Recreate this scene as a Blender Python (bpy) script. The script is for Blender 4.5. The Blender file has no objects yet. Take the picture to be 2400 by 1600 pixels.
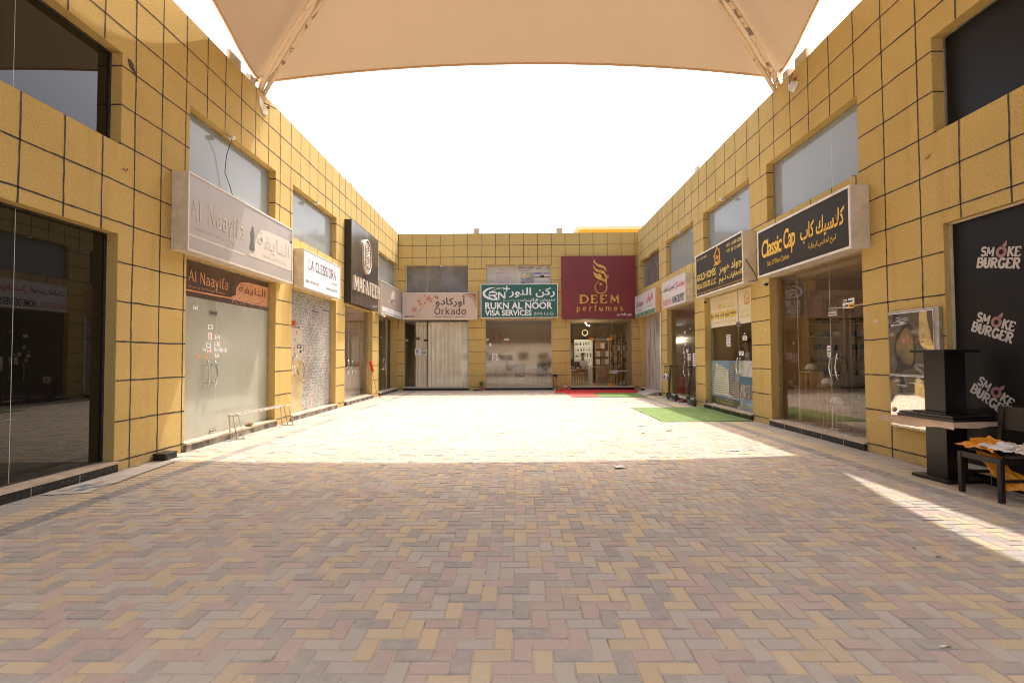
import bpy, bmesh, math, random
from mathutils import Vector, Matrix
R = math.radians
random.seed(7)
scene = bpy.context.scene
COL = scene.collection

# ------------------------------------------------------------------ camera
CAM_F, CAM_PITCH, CAM_YAW, CAM_ROLL = 1172.566, 0.0304, 0.0090, -0.0049
cam_data = bpy.data.cameras.new('camera')
cam_data.sensor_width = 36.0
cam_data.lens = 36.0 * CAM_F / 2400.0
cam_data.clip_start = 0.05
cam_data.clip_end = 5000.0
cam = bpy.data.objects.new('camera', cam_data)
COL.objects.link(cam)
_cy, _sy, _cp, _sp = math.cos(CAM_YAW), math.sin(CAM_YAW), math.cos(CAM_PITCH), math.sin(CAM_PITCH)
_F = Vector((-_sy * _cp, _cy * _cp, _sp)); _R = Vector((_cy, _sy, 0)); _U = _R.cross(_F)
_cr, _sr = math.cos(CAM_ROLL), math.sin(CAM_ROLL)
_R2 = _R * _cr + _U * _sr; _U2 = _U * _cr - _R * _sr
cam.matrix_world = Matrix(((_R2.x, _U2.x, -_F.x, 0), (_R2.y, _U2.y, -_F.y, 0), (_R2.z, _U2.z, -_F.z, 1.5), (0, 0, 0, 1)))
scene.camera = cam

# ------------------------------------------------------------------ light
SUN_DIR = Vector((1.29, 3.0, 7.1)).normalized()          # towards the sun
elev = math.asin(SUN_DIR.z)
azim = math.atan2(SUN_DIR.x, SUN_DIR.y)                  # clockwise from +Y
world = bpy.data.worlds.new('World')
scene.world = world
world.use_nodes = True
wn = world.node_tree.nodes; wl = world.node_tree.links
wn.clear()
sky = wn.new('ShaderNodeTexSky'); sky.sky_type = 'NISHITA'; sky.sun_disc = False
sky.sun_elevation = elev; sky.sun_rotation = azim
sky.air_density = 1.0; sky.dust_density = 9.0; sky.ozone_density = 1.0; sky.altitude = 0
bg = wn.new('ShaderNodeBackground'); bg.inputs['Strength'].default_value = 0.15
wo = wn.new('ShaderNodeOutputWorld')
wl.new(sky.outputs[0], bg.inputs[0]); wl.new(bg.outputs[0], wo.inputs[0])
sun_l = bpy.data.lights.new('sun', 'SUN'); sun_l.energy = 2.0; sun_l.angle = R(0.55); sun_l.color = (1.0, 0.955, 0.89)
sun = bpy.data.objects.new('sun', sun_l); COL.objects.link(sun)
sun.rotation_euler = (-SUN_DIR).to_track_quat('-Z', 'Y').to_euler()
sun.location = SUN_DIR * 60
scene.view_settings.view_transform = 'Standard'
scene.view_settings.look = 'None'
scene.view_settings.gamma = 1.0
scene.view_settings.use_curve_mapping = False
scene.view_settings.exposure = 1.58
scene.render.engine = 'CYCLES'
scene.cycles.caustics_reflective = False
scene.cycles.caustics_refractive = False
scene.cycles.max_bounces = 10
scene.cycles.diffuse_bounces = 5
scene.cycles.transparent_max_bounces = 16
scene.cycles.sample_clamp_indirect = 8.0
scene.cycles.use_denoising = True
scene.cycles.filter_width = 1.0

# ------------------------------------------------------------------ materials
MATS = {}
def srgb(r, g, b):
    f = lambda c: (c / 12.92 if c <= 0.04045 else ((c + 0.055) / 1.055) ** 2.4)
    return (f(r / 255), f(g / 255), f(b / 255))
def mat(name, col, rough=0.6, metal=0.0, col2=None, scale=8.0, detail=4.0, lo=0.4, hi=0.62, bump=0.0, bscale=60.0,
        coat=0.0, emit=None, estr=1.0, spec=0.5, stretch=None, rough2=None):
    """principled material; col2 is mixed in by noise (dirt, wear, cloth mottling); bump is a fine noise relief"""
    if name in MATS: return MATS[name]
    m = bpy.data.materials.new(name); m.use_nodes = True
    n, l = m.node_tree.nodes, m.node_tree.links
    b = n['Principled BSDF']
    b.inputs['Base Color'].default_value = (*col, 1); b.inputs['Roughness'].default_value = rough
    b.inputs['Metallic'].default_value = metal
    b.inputs['Specular IOR Level'].default_value = spec
    b.inputs['Coat Weight'].default_value = coat
    tc = n.new('ShaderNodeTexCoord'); src = tc.outputs['Object']
    if stretch:
        mp = n.new('ShaderNodeMapping'); mp.inputs['Scale'].default_value = stretch
        l.new(src, mp.inputs[0]); src = mp.outputs[0]
    if col2 is not None or rough2 is not None:
        nz = n.new('ShaderNodeTexNoise'); nz.inputs['Scale'].default_value = scale; nz.inputs['Detail'].default_value = detail
        l.new(src, nz.inputs['Vector'])
        cr = n.new('ShaderNodeMapRange'); cr.inputs['From Min'].default_value = lo; cr.inputs['From Max'].default_value = hi
        l.new(nz.outputs[0], cr.inputs[0])
        if col2 is not None:
            mx = n.new('ShaderNodeMix'); mx.data_type = 'RGBA'
            mx.inputs['A'].default_value = (*col, 1); mx.inputs['B'].default_value = (*col2, 1)
            l.new(cr.outputs[0], mx.inputs['Factor']); l.new(mx.outputs['Result'], b.inputs['Base Color'])
        if rough2 is not None:
            mr = n.new('ShaderNodeMapRange'); mr.inputs['To Min'].default_value = rough; mr.inputs['To Max'].default_value = rough2
            l.new(cr.outputs[0], mr.inputs[0]); l.new(mr.outputs[0], b.inputs['Roughness'])
    if bump > 0:
        nb = n.new('ShaderNodeTexNoise'); nb.inputs['Scale'].default_value = bscale; nb.inputs['Detail'].default_value = 4
        l.new(src, nb.inputs['Vector'])
        bp = n.new('ShaderNodeBump'); bp.inputs['Strength'].default_value = bump; bp.inputs['Distance'].default_value = 0.01
        l.new(nb.outputs[0], bp.inputs['Height']); l.new(bp.outputs[0], b.inputs['Normal'])
    if emit is not None:
        b.inputs['Emission Color'].default_value = (*emit, 1); b.inputs['Emission Strength'].default_value = estr
    MATS[name] = m
    return m

def glass_mat(name, tint, refl=0.08, rough=0.0, ior=1.5):
    """a sheet of shop glass: sees through with a tint, mirrors more at a slant"""
    if name in MATS: return MATS[name]
    m = bpy.data.materials.new(name); m.use_nodes = True
    n, l = m.node_tree.nodes, m.node_tree.links
    n.clear()
    out = n.new('ShaderNodeOutputMaterial'); mx = n.new('ShaderNodeMixShader')
    tr = n.new('ShaderNodeBsdfTransparent'); tr.inputs[0].default_value = (*tint, 1)
    gl = n.new('ShaderNodeBsdfGlossy'); gl.inputs['Roughness'].default_value = rough; gl.inputs[0].default_value = (0.95, 0.95, 0.95, 1)
    fr = n.new('ShaderNodeFresnel'); ge = n.new('ShaderNodeNewGeometry'); mi = n.new('ShaderNodeMapRange')
    mi.inputs['To Min'].default_value = ior; mi.inputs['To Max'].default_value = 1 / ior        # the same mirror strength from both sides of the sheet
    l.new(ge.outputs['Backfacing'], mi.inputs[0]); l.new(mi.outputs[0], fr.inputs['IOR'])
    ad = n.new('ShaderNodeMath'); ad.operation = 'ADD'; ad.inputs[1].default_value = refl; ad.use_clamp = True
    l.new(fr.outputs[0], ad.inputs[0]); l.new(ad.outputs[0], mx.inputs[0])
    l.new(tr.outputs[0], mx.inputs[1]); l.new(gl.outputs[0], mx.inputs[2]); l.new(mx.outputs[0], out.inputs[0])
    MATS[name] = m
    return m

def stucco_mat(name, c1, c2):
    """rough trowelled render: two tones, dark stains running down, pebbly relief"""
    m = bpy.data.materials.new(name); m.use_nodes = True
    n, l = m.node_tree.nodes, m.node_tree.links
    b = n['Principled BSDF']; b.inputs['Roughness'].default_value = 0.92; b.inputs['Specular IOR Level'].default_value = 0.2
    tc = n.new('ShaderNodeTexCoord')
    n1 = n.new('ShaderNodeTexNoise'); n1.inputs['Scale'].default_value = 0.9; n1.inputs['Detail'].default_value = 8
    n2 = n.new('ShaderNodeTexNoise'); n2.inputs['Scale'].default_value = 55; n2.inputs['Detail'].default_value = 3
    mp = n.new('ShaderNodeMapping'); mp.inputs['Scale'].default_value = (3.2, 3.2, 0.35)
    n3 = n.new('ShaderNodeTexNoise'); n3.inputs['Scale'].default_value = 1.2; n3.inputs['Detail'].default_value = 6
    l.new(tc.outputs['Object'], n1.inputs['Vector']); l.new(tc.outputs['Object'], n2.inputs['Vector'])
    l.new(tc.outputs['Object'], mp.inputs[0]); l.new(mp.outputs[0], n3.inputs['Vector'])
    mx = n.new('ShaderNodeMix'); mx.data_type = 'RGBA'; mx.inputs['A'].default_value = (*c1, 1); mx.inputs['B'].default_value = (*c2, 1)
    r1 = n.new('ShaderNodeMapRange'); r1.inputs['From Min'].default_value = 0.35; r1.inputs['From Max'].default_value = 0.68
    l.new(n1.outputs[0], r1.inputs[0]); l.new(r1.outputs[0], mx.inputs['Factor'])
    m2 = n.new('ShaderNodeMix'); m2.data_type = 'RGBA'; m2.blend_type = 'MULTIPLY'; m2.inputs['B'].default_value = (0.72, 0.68, 0.62, 1)
    r3 = n.new('ShaderNodeMapRange'); r3.inputs['From Min'].default_value = 0.56; r3.inputs['From Max'].default_value = 0.8; r3.inputs['To Max'].default_value = 0.55
    l.new(n3.outputs[0], r3.inputs[0]); l.new(r3.outputs[0], m2.inputs['Factor']); l.new(mx.outputs['Result'], m2.inputs['A'])
    # splash dirt just above the paving (a stain that belongs to the wall)
    sx = n.new('ShaderNodeSeparateXYZ'); l.new(tc.outputs['Object'], sx.inputs[0])
    gd = n.new('ShaderNodeTexNoise'); gd.inputs['Scale'].default_value = 7; gd.inputs['Detail'].default_value = 6
    l.new(tc.outputs['Object'], gd.inputs['Vector'])
    zz = n.new('ShaderNodeMapRange'); zz.inputs['From Min'].default_value = 0.0; zz.inputs['From Max'].default_value = 0.32
    zz.inputs['To Min'].default_value = 0.62; zz.inputs['To Max'].default_value = 0.0
    l.new(sx.outputs['Z'], zz.inputs[0])
    ml = n.new('ShaderNodeMath'); ml.operation = 'MULTIPLY'; ml.use_clamp = True
    l.new(zz.outputs[0], ml.inputs[0])
    gr = n.new('ShaderNodeMapRange'); gr.inputs['From Min'].default_value = 0.42; gr.inputs['From Max'].default_value = 0.66
    l.new(gd.outputs[0], gr.inputs[0]); l.new(gr.outputs[0], ml.inputs[1])
    m3 = n.new('ShaderNodeMix'); m3.data_type = 'RGBA'; m3.inputs['B'].default_value = (0.36, 0.27, 0.17, 1)
    l.new(ml.outputs[0], m3.inputs['Factor']); l.new(m2.outputs['Result'], m3.inputs['A']); m4 = n.new('ShaderNodeMix'); m4.data_type = 'RGBA'; m4.blend_type = 'MULTIPLY'; m4.inputs['Factor'].default_value = 1.0
    gq = n.new('ShaderNodeTexNoise'); gq.inputs['Scale'].default_value = 42; gq.inputs['Detail'].default_value = 5; gq.inputs['Roughness'].default_value = .7
    l.new(tc.outputs['Object'], gq.inputs['Vector'])
    gm = n.new('ShaderNodeMapRange'); gm.inputs['From Min'].default_value = .30; gm.inputs['From Max'].default_value = .70; gm.inputs['To Min'].default_value = .80; gm.inputs['To Max'].default_value = 1.12
    l.new(gq.outputs[0], gm.inputs[0]); l.new(gm.outputs[0], m4.inputs['B']); l.new(m3.outputs['Result'], m4.inputs['A']); l.new(m4.outputs['Result'], b.inputs['Base Color'])
    vo = n.new('ShaderNodeTexNoise'); vo.inputs['Scale'].default_value = 62; vo.inputs['Detail'].default_value = 2.5
    l.new(tc.outputs['Object'], vo.inputs['Vector'])
    bp = n.new('ShaderNodeBump'); bp.inputs['Strength'].default_value = 0.5; bp.inputs['Distance'].default_value = 0.010
    l.new(vo.outputs[0], bp.inputs['Height'])
    bp2 = n.new('ShaderNodeBump'); bp2.inputs['Strength'].default_value = 0.3; bp2.inputs['Distance'].default_value = 0.006
    l.new(n2.outputs[0], bp2.inputs['Height']); l.new(bp.outputs[0], bp2.inputs['Normal']); l.new(bp2.outputs[0], b.inputs['Normal'])
    MATS[name] = m
    return m

STUCCO = stucco_mat('yellow_stucco', (0.60, 0.43, 0.155), (0.55, 0.388, 0.134))
JOINT = mat('painted_joint', (0.028, 0.028, 0.032), 0.8, col2=(0.07, 0.062, 0.05), scale=20)
WHITE = mat('white_paint', (0.78, 0.76, 0.72), 0.45, col2=(0.66, 0.62, 0.55), scale=4)
CREAM = mat('cream_plastic', (0.66, 0.60, 0.50), 0.5, col2=(0.55, 0.48, 0.38), scale=5)
BLACKP = mat('black_plastic', (0.012, 0.012, 0.013), 0.4)
DARKM = mat('dark_metal', (0.03, 0.03, 0.033), 0.35, col2=(0.06, 0.055, 0.05), scale=15)
STEEL = mat('brushed_steel', (0.62, 0.60, 0.57), 0.25, metal=1.0, bump=0.02, bscale=90)
ALU = mat('aluminium_frame', (0.55, 0.52, 0.48), 0.38, metal=0.7, col2=(0.42, 0.38, 0.33), scale=9)
RED = mat('red_plastic', (0.62, 0.03, 0.025), 0.4)
PAPER = mat('white_paper', (0.80, 0.79, 0.76), 0.7)
SLAB = mat('cream_marble', (0.58, 0.48, 0.36), 0.35, col2=(0.46, 0.36, 0.26), scale=6)
PLINTH = mat('black_granite', (0.014, 0.015, 0.016), 0.22, col2=(0.05, 0.045, 0.04), scale=30, lo=0.5, hi=0.72)
PLINTH_DIRTY = mat('chalky_granite', (0.07, 0.064, 0.058), 0.55, col2=(0.40, 0.34, 0.27), scale=3.5, detail=9, lo=0.40, hi=0.66, stretch=(1.0, 1.0, 0.9))
GLASS = glass_mat('clear_shop_glass', (0.95, 0.96, 0.94), 0.02)
GLASS_BROWN = glass_mat('brownish_shop_glass', (0.86, 0.83, 0.76), 0.05)
GLASS_EDGE = mat('glass_edge', (0.50, 0.56, 0.50), 0.15)
TINT = mat('black_tinted_glass', (0.008, 0.0072, 0.006), 0.012, spec=0.62)
BLACKFILM = mat('matt_black_film', (0.009, 0.0085, 0.008), 0.42, spec=0.22)
FROST = mat('frosted_film', (0.40, 0.415, 0.345), 0.16, col2=(0.33, 0.33, 0.26), scale=1.3, detail=7, lo=0.42, hi=0.7, spec=0.5, stretch=(1, 1, 0.6))
UPFROST = mat('pale_blue_window_film', (0.30, 0.325, 0.32), 0.10, col2=(0.285, 0.31, 0.30), scale=0.7, detail=3, spec=0.45)
UPGREY = mat('grey_window_film', (0.16, 0.15, 0.14), 0.08, col2=(0.22, 0.205, 0.19), scale=1.2, spec=0.6)
WOOD = mat('shop_wood', (0.36, 0.20, 0.09), 0.5, col2=(0.27, 0.14, 0.06), scale=6, stretch=(6, 6, 0.6))
PALEWOOD = mat('pale_wood', (0.50, 0.33, 0.17), 0.5, col2=(0.42, 0.26, 0.13), scale=6, stretch=(5, 5, 0.8))
ROOM = mat('beige_room_paint', (0.70, 0.58, 0.42), 0.85)
ROOMD = mat('brown_room_paint', (0.52, 0.38, 0.22), 0.8)
ROOMG = mat('grey_room_paint', (0.42, 0.38, 0.32), 0.8)
TILE = mat('room_floor_tile', (0.55, 0.47, 0.37), 0.25)
GOLD = mat('gold_letter', (0.80, 0.50, 0.16), 0.32, metal=0.75, col2=(0.62, 0.33, 0.08), scale=9)
YELLOW = mat('yellow_vinyl', (0.80, 0.48, 0.03), 0.45)
YELLOWM = mat('yellow_tube', (0.62, 0.42, 0.10), 0.4)
BROWNLET = mat('dark_brown_letter', (0.045, 0.028, 0.018), 0.5)
WHITELET = mat('white_letter', (0.82, 0.80, 0.79), 0.4)
BLACKLET = mat('black_letter', (0.02, 0.02, 0.022), 0.5)
CARDB = mat('cardboard', (0.50, 0.36, 0.22), 0.85, col2=(0.42, 0.29, 0.17), scale=5)

# ------------------------------------------------------------------ mesh builder
class MB:
    """collects faces in world coordinates, each with a material; build() links them as ONE object"""
    def __init__(s): s.v = []; s.f = []; s.m = []; s.mats = []; s.sm = []
    def mi(s, m):
        if m not in s.mats: s.mats.append(m)
        return s.mats.index(m)
    def face(s, pts, m, smooth=False):
        k = len(s.v); s.v += [tuple(p) for p in pts]; s.f.append(tuple(range(k, k + len(pts)))); s.m.append(s.mi(m)); s.sm.append(smooth)
    def mesh(s, vs, fs, m, smooth=False):
        k = len(s.v); s.v += [tuple(p) for p in vs]; i = s.mi(m)
        for f in fs: s.f.append(tuple(q + k for q in f)); s.m.append(i); s.sm.append(smooth)
    def box(s, x0, x1, y0, y1, z0, z1, m, T=None, skip=''):
        vs = [Vector((x, y, z)) for z in (z0, z1) for y in (y0, y1) for x in (x0, x1)]
        if T: vs = [T(*p) for p in vs]
        fs = {'b': (0, 2, 3, 1), 't': (4, 5, 7, 6), 'f': (0, 1, 5, 4), 'k': (2, 6, 7, 3), 'l': (0, 4, 6, 2), 'r': (1, 3, 7, 5)}
        s.mesh(vs, [q for k, q in fs.items() if k not in skip], m)
    def bar(s, a, b, w, h, m, up=Vector((0, 0, 1))):
        a, b = Vector(a), Vector(b); d = (b - a).normalized()
        if abs(d.dot(up)) > 0.98: up = Vector((0, 1, 0))
        sd = d.cross(up).normalized(); u2 = sd.cross(d)
        vs = [p + sd * (i * w / 2) + u2 * (j * h / 2) for p in (a, b) for j in (-1, 1) for i in (-1, 1)]
        s.mesh(vs, [(0, 2, 3, 1), (4, 5, 7, 6), (0, 1, 5, 4), (2, 6, 7, 3), (0, 4, 6, 2), (1, 3, 7, 5)], m)
    def tube(s, pts, r, m, n=8, cap=True, closed=False):
        pts = [Vector(p) for p in pts]; N = len(pts); rr = r if isinstance(r, (list, tuple)) else [r] * N
        k = len(s.v); i = s.mi(m); prev = None
        for j, p in enumerate(pts):
            d = ((pts[(j + 1) % N] if (j < N - 1 or closed) else p) - (pts[j - 1] if (j > 0 or closed) else p)).normalized()
            if prev is None:
                a = d.orthogonal().normalized()
            else:
                a = (prev - d * prev.dot(d)).normalized()
            prev = a; b = d.cross(a)
            for q in range(n):
                t = 2 * math.pi * q / n
                s.v.append(tuple(p + (a * math.cos(t) + b * math.sin(t)) * rr[j]))
        for j in range(N if closed else N - 1):
            for q in range(n):
                j2 = (j + 1) % N
                s.f.append((k + j * n + q, k + j * n + (q + 1) % n, k + j2 * n + (q + 1) % n, k + j2 * n + q)); s.m.append(i); s.sm.append(True)
        if cap and not closed:
            s.f.append(tuple(k + q for q in reversed(range(n)))); s.m.append(i); s.sm.append(False)
            s.f.append(tuple(k + (N - 1) * n + q for q in range(n))); s.m.append(i); s.sm.append(False)
    def lathe(s, c, prof, m, n=16, axis=Vector((0, 0, 1))):
        """prof: (radius, height) pairs along axis from c"""
        c = Vector(c); axis = axis.normalized(); a = axis.orthogonal().normalized(); b = axis.cross(a)
        k = len(s.v); i = s.mi(m)
        for r, h in prof:
            for q in range(n):
                t = 2 * math.pi * q / n
                s.v.append(tuple(c + axis * h + (a * math.cos(t) + b * math.sin(t)) * r))
        for j in range(len(prof) - 1):
            for q in range(n):
                s.f.append((k + j * n + q, k + j * n + (q + 1) % n, k + (j + 1) * n + (q + 1) % n, k + (j + 1) * n + q)); s.m.append(i); s.sm.append(True)
        if prof[0][0] > 1e-4: s.f.append(tuple(k + q for q in reversed(range(n)))); s.m.append(i); s.sm.append(False)
        if prof[-1][0] > 1e-4: s.f.append(tuple(k + (len(prof) - 1) * n + q for q in range(n))); s.m.append(i); s.sm.append(False)
    def prism(s, poly, T, d0, d1, m, side=None):
        """poly: (u, v) outline anticlockwise seen from the front; T(u, v, d) to world"""
        n = len(poly)
        fr = [T(u, v, d1) for u, v in poly]; bk = [T(u, v, d0) for u, v in poly]
        s.face(fr, m)
        s.face(list(reversed(bk)), side or m)
        for i in range(n):
            j = (i + 1) % n; s.face((fr[j], fr[i], bk[i], bk[j]), side or m)
    def build(s, name, parent=None, loc=None, bevel=0.0, merge=False):
        me = bpy.data.meshes.new(name)
        if parent is not None:
            r = parent
            while r.parent is not None: r = r.parent
            o0 = Vector(r.get('_base', (0, 0, 0)))
        else:
            if loc is None and s.v:
                xs = [p[0] for p in s.v]; ys = [p[1] for p in s.v]; zs = [p[2] for p in s.v]
                loc = ((min(xs) + max(xs)) / 2, (min(ys) + max(ys)) / 2, min(zs))
            o0 = Vector(loc or (0, 0, 0))
        me.from_pydata([tuple(Vector(p) - o0) for p in s.v], [], s.f)
        for m in s.mats: me.materials.append(m)
        me.polygons.foreach_set('material_index', s.m)
        me.polygons.foreach_set('use_smooth', s.sm)
        if merge or bevel > 0:
            b = bmesh.new(); b.from_mesh(me); bmesh.ops.remove_doubles(b, verts=b.verts, dist=1e-5)
            bmesh.ops.recalc_face_normals(b, faces=b.faces); b.to_mesh(me); b.free()
        me.update()
        o = bpy.data.objects.new(name, me); COL.objects.link(o)
        if parent is not None: o.parent = parent
        else:
            o.location = o0; o['_base'] = tuple(o0)
        if bevel > 0:
            bv = o.modifiers.new('bevel', 'BEVEL'); bv.width = bevel; bv.segments = 2; bv.limit_method = 'ANGLE'; bv.angle_limit = R(40)
        return o

def tag(o, label, cat, group=None):
    o['label'] = label; o['category'] = cat
    if group: o['group'] = group
    return o
def thing(name, label, cat, loc, group=None):
    o = bpy.data.objects.new(name, None); COL.objects.link(o); o.location = loc; o['_base'] = tuple(loc)
    o.empty_display_size = 0.2
    return tag(o, label, cat, group)
def copy_tree(o, loc, label=None):
    c = o.copy(); COL.objects.link(c); c.location = loc
    if label: c['label'] = label
    for ch in o.children:
        d = ch.copy(); COL.objects.link(d); d.parent = c
        for g in ch.children:
            e = g.copy(); COL.objects.link(e); e.parent = d
    return c

# ------------------------------------------------------------------ wall frames: u to the viewer's right, v up, d out of the wall
XL, XR, YB, HW = -5.357, 5.489, 22.587, 7.10
def TL(u, v, d): return Vector((XL + d, u, v))        # left wall, u = y
def TR(u, v, d): return Vector((XR - d, -u, v))       # right wall, u = -y
def TB(u, v, d): return Vector((u, YB - d, v))        # back wall, u = x
def fbox(mb, T, u0, u1, v0, v1, d0, d1, m, skip=''):
    """box on a wall frame: u,v on the wall, d out of it"""
    vs = [T(u, v, d) for d in (d0, d1) for v in (v0, v1) for u in (u0, u1)]
    fs = {'k': (0, 2, 3, 1), 'f': (4, 5, 7, 6), 'b': (0, 1, 5, 4), 't': (2, 6, 7, 3), 'l': (0, 4, 6, 2), 'r': (1, 3, 7, 5)}
    mb.mesh(vs, [q for k, q in fs.items() if k not in skip], m)

# ------------------------------------------------------------------ lettering
AR = dict(zip('اأآإبةتثجحخدذرزسشصضطظعغفقكلمنهوىيئؤ',
    [(0xFE8D, 2), (0xFE83, 2), (0xFE81, 2), (0xFE87, 2), (0xFE8F, 4), (0xFE93, 2), (0xFE95, 4), (0xFE99, 4), (0xFE9D, 4), (0xFEA1, 4), (0xFEA5, 4),
     (0xFEA9, 2), (0xFEAB, 2), (0xFEAD, 2), (0xFEAF, 2), (0xFEB1, 4), (0xFEB5, 4), (0xFEB9, 4), (0xFEBD, 4), (0xFEC1, 4), (0xFEC5, 4),
     (0xFEC9, 4), (0xFECD, 4), (0xFED1, 4), (0xFED5, 4), (0xFED9, 4), (0xFEDD, 4), (0xFEE1, 4), (0xFEE5, 4), (0xFEE9, 4), (0xFEED, 2),
     (0xFEEF, 2), (0xFEF1, 4), (0xFE89, 4), (0xFE85, 2)]))
def arabic(s):
    """joins Arabic letters into their connected forms and lays them out left to right"""
    out = []; i = 0; prev = False
    while i < len(s):
        c = s[i]
        if c == 'ل' and i + 1 < len(s) and s[i + 1] == 'ا':
            out.append(chr(0xFEFB + (1 if prev else 0))); prev = False; i += 2; continue
        if c not in AR:
            out.append({'(': ')', ')': '('}.get(c, c)); prev = False; i += 1; continue
        base, nf = AR[c]
        nxt = nf == 4 and i + 1 < len(s) and s[i + 1] in AR
        form = (3 if nxt else 1) if prev else (2 if nxt else 0)
        out.append(chr(base + form)); prev = nxt; i += 1
    return ''.join(reversed(out))
_glyphs = {}
def text_mesh(s, bold=0.0, shear=0.0, spacing=1.0):
    key = (s, bold, shear, spacing)
    if key not in _glyphs:
        c = bpy.data.curves.new('lettering', 'FONT'); c.body = s; c.offset = bold; c.shear = shear; c.space_character = spacing; c.resolution_u = 3
        o = bpy.data.objects.new('lettering', c); COL.objects.link(o)
        e = o.evaluated_get(bpy.context.evaluated_depsgraph_get()); me = e.to_mesh()
        vs = [(v.co.x, v.co.y) for v in me.vertices]; fs = [tuple(p.vertices) for p in me.polygons]
        e.to_mesh_clear(); bpy.data.objects.remove(o); bpy.data.curves.remove(c)
        x0 = min(v[0] for v in vs); x1 = max(v[0] for v in vs); y0 = min(v[1] for v in vs); y1 = max(v[1] for v in vs)
        _glyphs[key] = ([((x - x0) / (x1 - x0), (y - y0) / (y1 - y0)) for x, y in vs], fs)
    return _glyphs[key]
def put_text(mb, T, s, u0, u1, v0, v1, d, m, bold=0.0, shear=0.0, spacing=1.0, rot=0.0, dv=0.0):
    """fits the words exactly into the box u0..u1, v0..v1 of a wall frame, d in front of it"""
    vs, fs = text_mesh(s, bold, shear, spacing)
    cu, cv = (u0 + u1) / 2, (v0 + v1) / 2; c, sn = math.cos(rot), math.sin(rot)
    P = []
    for x, y in vs:
        a, b = (x - .5) * (u1 - u0), (y - .5) * (v1 - v0)
        P.append(T(cu + a * c - b * sn, cv + a * sn + b * c + dv * (x - .5), d))
    mb.mesh(P, fs, m)

def arc(cx, cy, rx, ry, a0, a1, n=10):
    return [(cx + rx * math.cos(R(a0 + (a1 - a0) * i / n)), cy + ry * math.sin(R(a0 + (a1 - a0) * i / n))) for i in range(n + 1)]
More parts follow.
